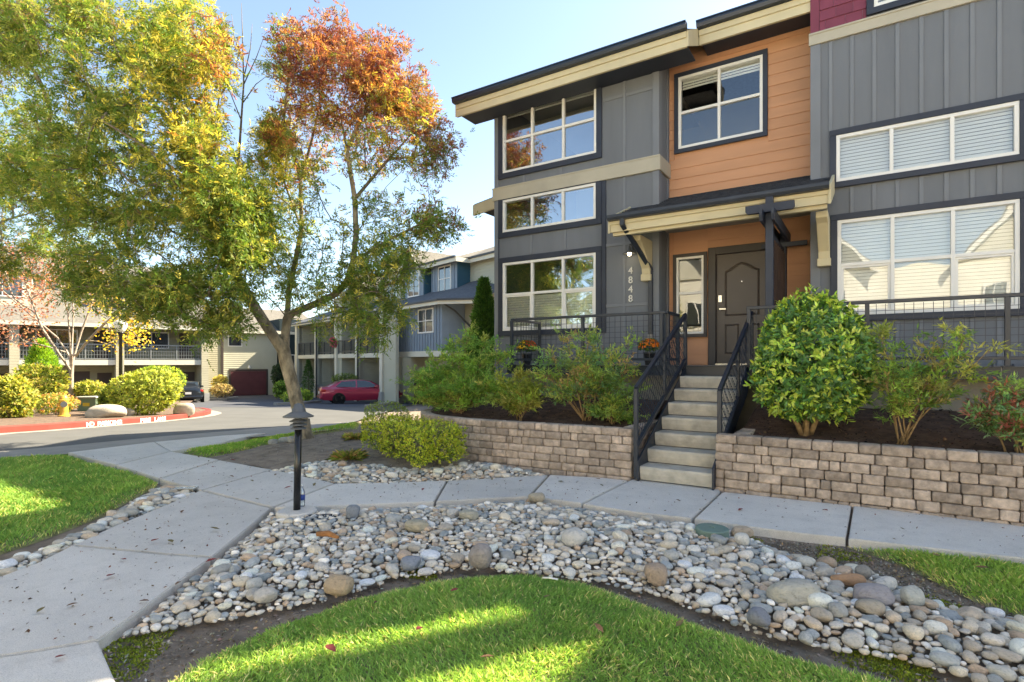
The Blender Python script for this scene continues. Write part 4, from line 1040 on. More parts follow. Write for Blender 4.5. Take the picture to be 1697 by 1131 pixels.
def farwin(parent, a0, a1, z0, z1, b, axis='b', cols=2, row=None, out=-1):
    """window on a wall whose outside faces -b (axis 'b') or +a (axis 'a'); a0,a1 run along the wall"""
    def bx(m_, s0, s1, zz0, zz1, d0, d1):
        return m_.box(s0, s1, min(b+out*d0, b+out*d1), max(b+out*d0, b+out*d1), zz0, zz1) if axis == 'b' else m_.box(min(b+out*d0, b+out*d1), max(b+out*d0, b+out*d1), s0, s1, zz0, zz1)
    f = MB(); t = .07
    bx(f, a0-t, a1+t, z1, z1+t, .0, .05); bx(f, a0-t, a1+t, z0-t, z0, .0, .05); bx(f, a0-t, a0, z0, z1, .0, .05); bx(f, a1, a1+t, z0, z1, .0, .05)
    for i in range(1, cols): x = a0+(a1-a0)*i/cols; bx(f, x-.025, x+.025, z0, z1, .01, .045)
    if row: z = z0+(z1-z0)*row; bx(f, a0, a1, z-.02, z+.02, .012, .04)
    w = f.build('window', MT['white'], parent, local=True)
    g_ = MB(); bx(g_, a0, a1, z0, z1, .004, .012); g_.build('pane', MT['pane_far'], w, local=True)
    return w
pm, pnt, pb, po = newmat('far_pane'); pb.inputs['Base Color'].default_value = (.03, .035, .04, 1); pb.inputs['Roughness'].default_value = .04; pb.inputs['Specular IOR Level'].default_value = 1.; pb.inputs['Coat Weight'].default_value = .6; MT['pane_far'] = pm

def laps(parent, s0, s1, z0, z1, c, m, axis='b', out=-1, step=.17, holes=()):
    """lap siding courses on a far wall, joined: too thin to pick apart at this distance"""
    k = MB(); z = z0
    while z < z1-.03:
        t = min(z+step, z1); segs = [(s0, s1)]
        for h in holes:
            if h[2] < (z+t)/2 < h[3]: segs = [q for a, b in segs for q in ((a, min(b, h[0])), (max(a, h[1]), b)) if q[1]-q[0] > .05]
        for a, b in segs:
            pr = [(c+out*.04, z), (c+out*.012, t), (c-out*.002, t), (c-out*.002, z)]
            if axis == 'b': k.prism(pr, 'X', a, b)
            else:
                k.add([(p[0], a, p[1]) for p in pr]+[(p[0], b, p[1]) for p in pr], [(3, 2, 1, 0), (4, 5, 6, 7), (0, 1, 5, 4), (1, 2, 6, 5), (2, 3, 7, 6), (3, 0, 4, 7)])
        z += step
    o = k.build('lap_siding', MT[m], parent, local=True); o['kind'] = 'stuff'; return o
def battens(parent, a0, a1, z0, z1, b, m, holes=(), step=.3):
    k = MB()
    for a in np.arange(a0+.05, a1, step):
        zs = [(z0, z1)]
        for h in holes:
            if h[0] < a < h[1]: zs = [(z0, h[2]), (h[3], z1)]
        for p, q in zs: k.box(a-.028, a+.028, b-.045, b, p, q)
    o = k.build('battens', MT[m], parent, local=True); o['kind'] = 'stuff'; return o
# ------------------------------------------------ row along the court (balconies over carports) ending in the blue unit
row = thing('apartment_row', 'sage row building with balconies over carports across the parking court', 'building', (CO.x, CO.y, 0), CRZ)
GL = -1.5
MB().box(-17.5, 0.2, 2.6, 11, GL, 5.2).build('wall', MT['sage_siding'], row, local=True)
MB().box(-17.5, 0.2, 3.6, 11, 5.2, 7.4).build('upper_wall', MT['sage_siding'], row, local=True)
cols_a = (-16.5, -11.84, -7.8, -4.07, -.15)
MB().box(1.75, 2.1, -1.35, -.95, -.35, 4.72).build('column', MT['farcream'], row, local=True)
MB().box(1.69, 2.16, -1.41, -.89, GL, -.35).build('column_base', MT['stonebase'], row, local=True)
MB().box(2.11, 3.6, -1.2, -1.02, GL, 4.66).build('fin_wall', MT['sage_siding'], row, local=True); laps(row, 2.11, 3.6, GL, 4.6, -1.2, 'sage_plain')
for i, a in enumerate(cols_a):
    w = .22 if i not in (2,) else .2
    MB().box(a-w, a+w, -.2, .25, -.35, 4.7).build('column', MT['farcream'], row, local=True)
    MB().box(a-w-.06, a+w+.06, -.26, .31, GL, -.35).build('column_base', MT['stonebase'], row, local=True)
    MB().box(a+w-.02, a+w+.5 if i in (2, 4) else a+w+.0, .0, 2.6, GL, 4.7).build('fin_wall', MT['sage_siding'], row, local=True)
laps(row, -17.4, 0.1, GL, 4.6, 2.6, 'sage_plain', holes=[(a0+.5, a1-1.1, -9, 1.) for a0, a1 in zip(cols_a, cols_a[1:])]+[(a0+.8, a0+2.1, 2.9, 4.3) for a0 in cols_a[:-1]]+[(a1-1.1, a1-.1, 2.0, 4.3) for a1 in cols_a[1:]])
for a0, a1 in zip(cols_a, cols_a[1:]):
    MB().box(a0, a1, -.1, 2.6, 1.78, 2.08).build('balcony_floor', MT['farcream'], row, local=True)
    r_ = MB().box(a0+.2, a1-.2, -.05, 0.0, 3.05, 3.12).box(a0+.2, a1-.2, -.05, 0., 2.2, 2.26)
    for x in np.arange(a0+.3, a1-.2, .16): r_.box(x-.012, x+.012, -.035, -.015, 2.26, 3.05)
    for x in np.linspace(a0+.25, a1-.25, 4): r_.box(x-.03, x+.03, -.06, .01, 2.08, 3.12)
    r_.build('balcony_rail', MT['farrail'], row, local=True)
    MB().box(a0+.6, a1-1.2, 2.52, 2.6, GL, .9).build('garage_door', MT['dkwood'], row, local=True)
    MB().box(a1-1.0, a1-.2, 2.5, 2.6, 2.1, 4.2).build('balcony_door', MT['dkwood'], row, local=True)
    farwin(row, a0+.9, a0+2.0, 3.0, 4.2, 2.6, cols=2)
MB().box(-16.9, .2, -.45, -.35, 4.62, 4.85).build('fascia', MT['farcream'], row, local=True)
MB().hexa([(-17, -.5, 4.7), (.3, -.5, 4.7), (.3, 3.7, 6.3), (-17, 3.7, 6.3), (-17, -.5, 4.82), (.3, -.5, 4.82), (.3, 3.7, 6.42), (-17, 3.7, 6.42)]).build('roof', MT['farroof_dark'], row, local=True)
up = MB().hexa([(-17.8, 3.0, 7.3), (.5, 3.0, 7.3), (.5, 7.3, 9.3), (-17.8, 7.3, 9.3), (-17.8, 3.0, 7.42), (.5, 3.0, 7.42), (.5, 7.3, 9.42), (-17.8, 7.3, 9.42)]).hexa([(-17.8, 7.3, 9.3), (.5, 7.3, 9.3), (.5, 11.6, 7.3), (-17.8, 11.6, 7.3), (-17.8, 7.3, 9.42), (.5, 7.3, 9.42), (.5, 11.6, 7.42), (-17.8, 11.6, 7.42)])
up.build('roof', MT['farroof'], row, local=True)
def gable(parent, a0, a1, b, z0, ze, zp, wallm, roofm, back=4., ov=.3):
    m_ = (a0+a1)/2
    MB().prism([(a0, z0), (a1, z0), (a1, ze), (m_, zp), (a0, ze)], 'Y', b, b+back).build('dormer_wall', MT[wallm], parent, local=True)
    k = (zp-ze)/(m_-a0); r_ = MB()
    for s_, e_ in ((a0-ov, m_), (a1+ov, m_)):
        zs, zm = ze-k*ov, zp; r_.hexa([(s_, b-.35, zs+.03), (e_, b-.35, zm+.03), (e_, b+back, zm+.03), (s_, b+back, zs+.03), (s_, b-.35, zs+.15), (e_, b-.35, zm+.15), (e_, b+back, zm+.15), (s_, b+back, zs+.15)])
    rr = r_.build('dormer_roof', MT[roofm], parent, local=True); f = MB()
    for s_, e_ in ((a0-ov, m_), (a1+ov, m_)):
        zs, zm = ze-k*ov, zp; f.hexa([(s_, b-.42, zs-.14), (e_, b-.42, zm-.14), (e_, b-.352, zm-.14), (s_, b-.352, zs-.14), (s_, b-.42, zs+.16), (e_, b-.42, zm+.16), (e_, b-.352, zm+.16), (s_, b-.352, zs+.16)])
    f.build('barge_board', MT['farcream'], rr, local=True)
gable(row, -12.6, -9.4, 3.0, 5.2, 7.2, 8.8, 'sage_siding', 'farroof'); farwin(row, -11.7, -10.3, 5.9, 7.2, 3.0)
gable(row, -6.4, -3.2, 3.0, 5.2, 7.2, 8.8, 'sage_siding', 'farroof'); farwin(row, -5.5, -4.1, 5.9, 7.2, 3.0)
dsp = MB()
for a in (-11.5, -3.7): dsp.box(a-.05, a+.05, -.32, -.22, GL, 4.6)
dsp.build('downspout', MT['farrail'], row, local=True)

blue = thing('blue_house', 'blue and cream townhouse with board and batten upper floor behind the conifer', 'house', (*cw(5, 0), 0), CRZ)
def L(x): return x-5
MB().box(L(.3), L(7.2), .9, 11, GL, 2.06).box(L(.3), L(9.3), 1.2, 11, 2.06, 5.4).box(L(7.2), L(14), 1.2, 11, GL, 2.06).build('wall', MT['tan_siding'], blue, local=True)
MB().box(L(2.3), L(7.2), -.3, 1.19, 2.1, 4.72).build('box_bay', MT['blue_batten'], blue, local=True)
MB().box(L(1.65), L(7.3), -.36, .9, 1.78, 2.1).build('trim_band', MT['farcream'], blue, local=True)
farwin(blue, L(4.7), L(6.25), 3.2, 4.45, -.3, cols=2, row=.5)
battens(blue, L(2.33), L(7.2), 2.1, 4.66, -.3, 'blue_plain', [(L(4.6), L(6.35), 3.1, 4.55)])
battens(blue, L(3.52), L(6.25), 5.5, 7.3, 1.3, 'blue_plain', [(L(4.25), L(5.7), 5.65, 7.25)])
laps(blue, L(6.28), L(14), 5.45, 7.4, 2.25, 'sage_plain'); laps(blue, L(7.25), L(9.3), 2.1, 5.3, 1.2, 'tan_plain'); laps(blue, L(.3), L(7.2), GL, 1.76, .9, 'tan_plain', holes=[(L(2.1), L(5.9), -9, 1.)])
MB().box(L(2.2), L(5.8), .8, .9, GL, .9).build('garage_door', MT['dkwood'], blue, local=True)
# skirt roof over the box bay
lr = MB().add([(L(1.2), -.85, 4.75), (L(7.7), -.85, 4.75), (L(9.6), .6, 4.75), (L(9.6), 2.2, 5.6), (L(7.0), 2.2, 6.2), (L(1.2), 2.2, 6.2), (L(1.2), -.85, 4.87), (L(7.7), -.85, 4.87)], [(0, 1, 4, 5), (1, 2, 3, 4)])
lr.build('skirt_roof', MT['farroof_dark'], blue, local=True, recalc=False)
MB().bar((L(1.2), -.87, 4.68), (L(7.7), -.87, 4.68), .06, .24).bar((L(7.7), -.87, 4.68), (L(9.6), .6, 4.68), .06, .24).build('fascia', MT['farcream'], blue, local=True)
MB().bar((L(1.2), -.95, 4.80), (L(7.75), -.95, 4.80), .1, .1).bar((L(7.75), -.95, 4.80), (L(9.66), .55, 4.80), .1, .1).build('gutter', MT['farrail'], blue, local=True)
MB().tube([(L(7.75), -.8, 4.7), (L(7.5), .3, 4.3), (L(7.6), 1.1, 3.6), (L(8.2), 1.12, 3.2), (L(8.2), 1.12, -1.)], .05, 6).build('downspout', MT['farrail'], blue, local=True)
MB().box(L(.4), L(14), 2.25, 11, 5.4, 7.45).build('upper_wall', MT['sage_siding'], blue, local=True)
MB().box(L(3.5), L(6.25), 1.3, 2.25, 5.5, 7.4).build('upper_bay', MT['blue_batten'], blue, local=True)
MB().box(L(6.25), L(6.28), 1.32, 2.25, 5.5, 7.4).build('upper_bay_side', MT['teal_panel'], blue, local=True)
farwin(blue, L(4.35), L(5.6), 5.75, 7.15, 1.3, cols=2, row=.5)
hr = MB(); zE, zR = 7.42, 9.3
hr.add([(L(-.2), .8, zE), (L(6.8), .8, zE), (L(6.8), 1.75, zE+.1), (L(14.5), 1.75, zE), (L(14.5), 11.5, zE), (L(-.2), 11.5, zE), (L(3), 6.3, zR), (L(11), 6.3, zR)], [(0, 1, 2, 7, 6), (2, 3, 7), (3, 4, 7), (4, 5, 6, 7), (5, 0, 6)])
hr.build('roof', MT['farroof'], blue, local=True, recalc=False)
MB().bar((L(3.0), .82, 7.32), (L(6.8), .82, 7.32), .06, .26).bar((L(6.8), .82, 7.32), (L(6.8), 1.78, 7.32), .06, .26).bar((L(6.8), 1.78, 7.32), (L(14.5), 1.78, 7.32), .06, .26).build('fascia', MT['farcream'], blue, local=True)
MB().bar((L(2.9), .75, 7.46), (L(6.85), .75, 7.46), .1, .1).bar((L(6.85), 1.7, 7.46), (L(14.5), 1.7, 7.46), .1, .1).build('gutter', MT['farrail'], blue, local=True)
gable(blue, L(.7), L(3.0), 1.0, 5.4, 7.2, 8.5, 'blue_batten', 'farroof', 4.5); farwin(blue, L(1.2), L(2.5), 5.7, 7.1, 1.0)
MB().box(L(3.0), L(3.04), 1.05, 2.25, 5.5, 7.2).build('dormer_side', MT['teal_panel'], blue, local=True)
for a in (9.5, 10.6): MB().lathe([(.06, 0), (.06, .5)], (L(a), 5.2, 8.7), 8).build('roof_vent', MT['farrail'], blue, local=True)

# ------------------------------------------------ left building: faces the court, balconies over garages
lb = thing('apartment_building', 'tan apartment building with balconies over garages behind the island shrubs', 'building', (*cw(-11.9, -16), 0), CRZ)
# local: x = out towards the court (+a), y = along b
def B(b): return b+16
G2 = -1.35
MB().box(-12, -1.9, B(-34), B(-7.9), G2, 4.0).build('wall', MT['olive_siding'], lb, local=True)
bays = [(-33.5, -28.5), (-28.5, -23.4), (-23.4, -18.4), (-18.4, -13.2), (-13.2, -8.2)]
for k, (y0, y1) in enumerate(bays):
    MB().box(-2, 0.0, B(y0), B(y1), 1.28, 1.62).build('balcony_floor', MT['farcream'], lb, local=True)
    MB().box(-1.95, -1.88, B(y0)+.9, B(y1)-1.5, G2, .85).build('garage_door', MT['dkwood'], lb, local=True)
    MB().box(-1.95, -1.88, B(y1)-1.1, B(y1)-.3, G2, .75).build('entry_door', MT['dkwood'], lb, local=True)
    r_ = MB().box(-.06, 0., B(y0)+.2, B(y1)-.2, 2.58, 2.66).box(-.06, 0., B(y0)+.2, B(y1)-.2, 1.66, 1.72)
    for x in np.arange(B(y0)+.25, B(y1)-.2, .15): r_.box(-.04, -.02, x-.012, x+.012, 1.72, 2.58)
    for z in (1.95, 2.2, 2.42): r_.box(-.03, -.01, B(y0)+.2, B(y1)-.2, z-.01, z+.01)
    for x in np.linspace(B(y0)+.22, B(y1)-.22, 4): r_.box(-.07, .01, x-.035, x+.035, 1.62, 2.66)
    r_.build('balcony_rail', MT['fargrayrail'], lb, local=True)
    farwin(lb, B(y0)+1.0, B(y0)+3.0, 2.5, 3.55, -1.9, axis='a', cols=2, out=1)
    MB().box(-1.9, -1.86, B(y1)-1.3, B(y1)-.45, 1.62, 3.6).build('balcony_door', MT['dkwood'], lb, local=True)
    MB().box(-2, .12, B(y1)-.22, B(y1)+.22, G2+.6, 3.9).build('column', MT['tan_siding'], lb, local=True)
    MB().box(-.4, .18, B(y1)-.28, B(y1)+.28, G2, G2+.6).build('column_base', MT['stonebase'], lb, local=True)
MB().hexa([(.4, B(-34.5), 3.85), (.4, B(-7.3), 3.85), (-5.5, B(-7.3), 6.9), (-5.5, B(-34.5), 6.9), (.4, B(-34.5), 3.98), (.4, B(-7.3), 3.98), (-5.5, B(-7.3), 7.03), (-5.5, B(-34.5), 7.03)]).build('roof', MT['farroof'], lb, local=True)
MB().box(.36, .46, B(-34.5), B(-7.3), 3.72, 3.96).build('fascia', MT['farcream'], lb, local=True)
MB().box(-12, -4.4, B(-34), B(-8.0), 4.0, 7.3).build('upper_wall', MT['sage_siding'], lb, local=True)
MB().hexa([(-4.0, B(-34.5), 7.1), (-4.0, B(-15.5), 7.1), (-8.3, B(-15.5), 9.5), (-8.3, B(-34.5), 9.5), (-4.0, B(-34.5), 7.25), (-4.0, B(-15.5), 7.25), (-8.3, B(-15.5), 9.65), (-8.3, B(-34.5), 9.65)]).hexa([(-4.0, B(-15.4), 6.8), (-4.0, B(-7.4), 6.8), (-8.3, B(-7.4), 9.0), (-8.3, B(-15.4), 9.0), (-4.0, B(-15.4), 6.95), (-4.0, B(-7.4), 6.95), (-8.3, B(-7.4), 9.15), (-8.3, B(-15.4), 9.15)]).build('roof', MT['farroof'], lb, local=True)
for y in (-26, -19, -11.5):
    MB().box(-4.4, -1.6, B(y-1.4), B(y+1.4), 5.0, 7.0).build('dormer', MT['sage_siding'], lb, local=True)
    MB().box(-4.4, -1.3, B(y-1.7), B(y+1.7), 7.0, 7.18).build('dormer_roof', MT['farroof'], lb, local=True)
    farwin(lb, B(y-.9), B(y+.9), 5.6, 6.8, -1.6, axis='a', cols=2, out=1)
# garage link with the maroon door
gl_ = thing('garage_building', 'sage sided garage block with maroon door at the end of the court', 'building', (*cw(-19.4, -3), 0), CRZ)
MB().box(-8, 0, -2.6, 2.1, -1.6, 4.2).build('wall', MT['sage_siding'], gl_, local=True)
MB().box(-8, 1.2, -7.0, -2.7, -1.6, 4.1).build('side_wall', MT['tan_siding'], gl_, local=True)
MB().box(-8, .4, 2.2, 6., -1.6, 5.4).build('recess_wall', MT['dark_teal'], gl_, local=True)
laps(gl_, -2.6, 2.1, -1.6, 3.98, 0., 'sage_plain', 'a', 1, holes=[(-1.92, 1.32, -9, .87), (-2.0, -.8, 2.8, 3.8)]); laps(gl_, -7.0, -2.8, -1.6, 3.98, 1.2, 'tan_plain', 'a', 1)
d_ = MB().box(-.02, .05, -1.75, 1.15, -1.45, .68).build('garage_door', MT['maroon'], gl_, local=True)
for j in range(4):
    for k in range(2): MB().box(.05, .075, -1.6+1.42*k, -.35+1.42*k, -1.35+.51*j, -.97+.51*j).build('panel', MT['maroon'], d_, local=True)
MB().box(0, .07, -1.9, -1.76, -1.5, .85).box(0, .07, 1.16, 1.3, -1.5, .85).box(0, .07, -1.76, 1.16, .69, .85).build('door_casing', MT['dkwood'], gl_, local=True)
MB().lathe([(.03, .2), (.12, .02), (.12, -.06), (.02, -.12)], (.15, -.3, 1.0), 10).build('wall_lamp', MT['white'], gl_, local=True)
farwin(gl_, -1.9, -.9, 2.9, 3.7, 0., axis='a', cols=1, out=1); farwin(gl_, 2.6, 3.5, .9, 2.1, .4, axis='a', cols=1, out=1)
MB().hexa([(.5, -7.3, 4.1), (.5, 6.3, 4.1), (-6, 6.3, 6.6), (-6, -7.3, 6.6), (.5, -7.3, 4.25), (.5, 6.3, 4.25), (-6, 6.3, 6.75), (-6, -7.3, 6.75)]).build('roof', MT['farroof'], gl_, local=True)
MB().box(.48, .56, -7.3, 6.3, 4.0, 4.25).build('fascia', MT['farcream'], gl_, local=True)
MB().box(1.18, 1.3, -2.78, -2.6, -1.6, 4.1).build('corner_board', MT['dkwood'], gl_, local=True)

# ------------------------------------------------ island with red curb
CURB = [(-200, 736), (-80, 727), (0, 719), (80, 713.5), (150, 708), (250, 700), (310, 694), (338, 690), (349, 687), (350, 684.5), (338, 682), (310, 681.5)]
cb = [GP(x, y, -.03) for x, y in CURB]; cb = [Vector(p) for p in cb]
far_back = [cw(-11, -8), cw(-11.2, -26)]
curb = thing('red_curb', 'red painted curb with white fire lane lettering around the planted island', 'curb', tuple(cb[2]))
def offset_pts(pts, d):
    out = []
    for i, p in enumerate(pts):
        a = pts[max(0, i-1)]; b = pts[min(len(pts)-1, i+1)]; t = (b-a); t.z = 0; t.normalize(); out.append(p+Vector((-t.y, t.x, 0))*d)
    return out
inn = offset_pts(cb, .16); m_ = MB(); n = len(cb)
for i in range(n-1):
    a, b, c, d = cb[i], cb[i+1], inn[i+1], inn[i]; up_ = Vector((0, 0, .15)); dn = Vector((0, 0, -.1)); ch = (c-b).normalized()*.02; ch0 = (d-a).normalized()*.02
    base = len(m_.v)
    m_.v += [tuple(a+dn), tuple(b+dn), tuple(b+up_-Vector((0, 0, .02))), tuple(a+up_-Vector((0, 0, .02))), tuple(a+ch0+up_), tuple(b+ch+up_), tuple(c+up_), tuple(d+up_), tuple(c+dn), tuple(d+dn)]
    m_.f += [tuple(base+q for q in f) for f in ((0, 1, 2, 3), (3, 2, 5, 4), (4, 5, 6, 7), (7, 6, 8, 9))]
m_.build('curb_stone', MT['redcurb'], curb, recalc=True, merge=True)
gt = offset_pts(cb, -.35); m_ = MB()
for i in range(n-1): m_.add([gt[i]+Vector((0, 0, .008)), gt[i+1]+Vector((0, 0, .008)), cb[i+1]+Vector((0, 0, .008)), cb[i]+Vector((0, 0, .008))], [(0, 1, 2, 3)])
m_.build('gutter_pan', MT['curbcon'], curb)
wp = mat('worn_white_paint', (.72, .70, .66), .8, 20, .15, 0)
def curb_at(px):
    i = max(k for k in range(n-1) if CURB[k][0] <= px); t = (px-CURB[i][0])/(CURB[i+1][0]-CURB[i][0]); return cb[i].lerp(cb[i+1], t), (cb[i+1]-cb[i]).normalized()
for txt, p0, p1 in (('NO PARKING', 146, 195), ('FIRE LANE', 232, 271)):
    for k, chx in enumerate(txt):
        if chx == ' ': continue
        p, d = curb_at(p0+(p1-p0)*k/(len(txt)-1)); nrm = Vector((d.y, -d.x, 0)).normalized(); o = textmesh('lettering', chx, .15, wp, .003, 0, .006); link(o, curb)
        o.matrix_basis = Matrix(((d.x, 0, nrm.x, p.x+nrm.x*.008), (d.y, 0, nrm.y, p.y+nrm.y*.008), (d.z, 1, 0, p.z+.062), (0, 0, 0, 1))) @ Matrix.Diagonal((1.25, 1, 1, 1))
        o['label'] = 'white letter %s painted on the curb face' % chx
isl = [tuple(p[:2]) for p in inn]+[cw(-11.0, -9.0), cw(-11.2, -30)]
sheet('island_bed', isl, .105, mat('island_mulch', (.16, .11, .08), .95, 9, .35, .8, 50, .03), grid=1.)
def ISL(px, py): return GP(px, py, .105)
# hydrant
hp_ = ISL(106, 690.5); hyd = thing('fire_hydrant', 'yellow fire hydrant on the island in front of the shrubs', 'hydrant', tuple(hp_))
HY = mat('hydrant_yellow', (.62, .36, .06), .45, 4, .08, .05, 30, .004, spec=.4)
x, y, z = hp_
MB().lathe([(.15, 0), (.15, .035), (.115, .05), (.105, .12), (.105, .42), (.12, .43), (.12, .46), (.135, .465), (.135, .49), (.11, .5), (.1, .55), (.07, .6), (.03, .63), (.03, .67), (.0, .675)], (x, y, z), 18).build('barrel', HY, hyd, smooth=False)
fd = Vector((-x, -y, 0)).normalized(); sd = Vector((-fd.y, fd.x, 0))
for dr, r_, nm, mm in ((fd, .075, 'steamer_cap', MT['dgray']), (sd, .05, 'hose_cap', HY), (-sd, .05, 'hose_cap', HY)):
    c_ = Vector((x, y, z+.36)); MB().tube([c_+dr*.08, c_+dr*.15, c_+dr*.152, c_+dr*.17], [r_, r_, r_*1.15, r_*1.1], 14).build(nm, mm, hyd)
# street lamp
lp = ISL(200, 688); lamp2 = thing('street_lamp', 'black post street lamp with white acorn globe on the island', 'lamp', tuple(lp)); lt = at(200, 528, depth(lp.x, lp.y)).z-lp.z
MB().lathe([(.13, 0), (.13, .05), (.09, .08), (.085, .3), (.06, .34), (.055, .4), (.045, lt-.55), (.06, lt-.54), (.06, lt-.5), (.09, lt-.46), (.1, lt-.42)], tuple(lp), 14).build('post', MT['black'], lamp2, smooth=True)
gm, gnt, gb, gou = newmat('lamp_globe'); gb.inputs['Base Color'].default_value = (.82, .80, .72, 1); gb.inputs['Roughness'].default_value = .35; gb.inputs['Subsurface Weight'].default_value = .0
MB().lathe([(.09, lt-.42), (.13, lt-.36), (.175, lt-.24), (.18, lt-.16), (.15, lt-.1), (.09, lt-.06), (.05, lt-.05), (.05, lt-.03), (.015, lt)], tuple(lp), 18).build('globe', gm, lamp2, smooth=True)
# boulders
bmat = mat('granite_boulder', (.42, .37, .30), .85, 2.5, .2, .5, 12, .05, dirt=.4)
def boulder(label, px, py, w, h, seed):
    p = ISL(px, py); D = depth(p.x, p.y); me = tri_mesh('boulder', stone_shape(V3, .2, seed), T3, bmat, smooth=True); o = bpy.data.objects.new('boulder', me); COL.objects.link(o)
    o.matrix_basis = Matrix.Translation((p.x-SY*w*.3*D/FPX, p.y+CY*w*.3*D/FPX, p.z+h*.4*D/FPX)) @ Matrix.Rotation(YAW, 4, 'Z') @ Matrix.Diagonal((w/2*D/FPX, w*.36*D/FPX, h*.6*D/FPX, 1)); tag(o, label, 'boulder')
boulder('long pale boulder on the island right of the hydrant', 162, 693, 62, 24, 71); boulder('rounded pale boulder at the tip of the island', 300, 687, 36, 20, 72); boulder('low gray boulder at the foot of the street lamp', 206, 690, 22, 14, 73)
# utility box
p = ISL(143, 682); D = depth(p.x, p.y); ub_ = thing('utility_box', 'small green utility cabinet behind the boulder', 'utility box', tuple(p), YAW)
MB().box(-.34, .34, 0, .5, 0, .46).build('cabinet', mat('utility_green', (.16, .22, .15), .6, 3, .08, 0), ub_, local=True, bevel=.02); MB().box(-.37, .37, -.03, .53, .46, .52).build('lid', mat('utility_lid', (.40, .41, .36), .6, 3, .08, 0), ub_, local=True, bevel=.015)
MB().box(-.12, .12, -.012, -.002, .18, .3).build('warning_sticker', mat('sticker_yellow', (.6, .42, .05), .5, 3, .05, 0), ub_, local=True)

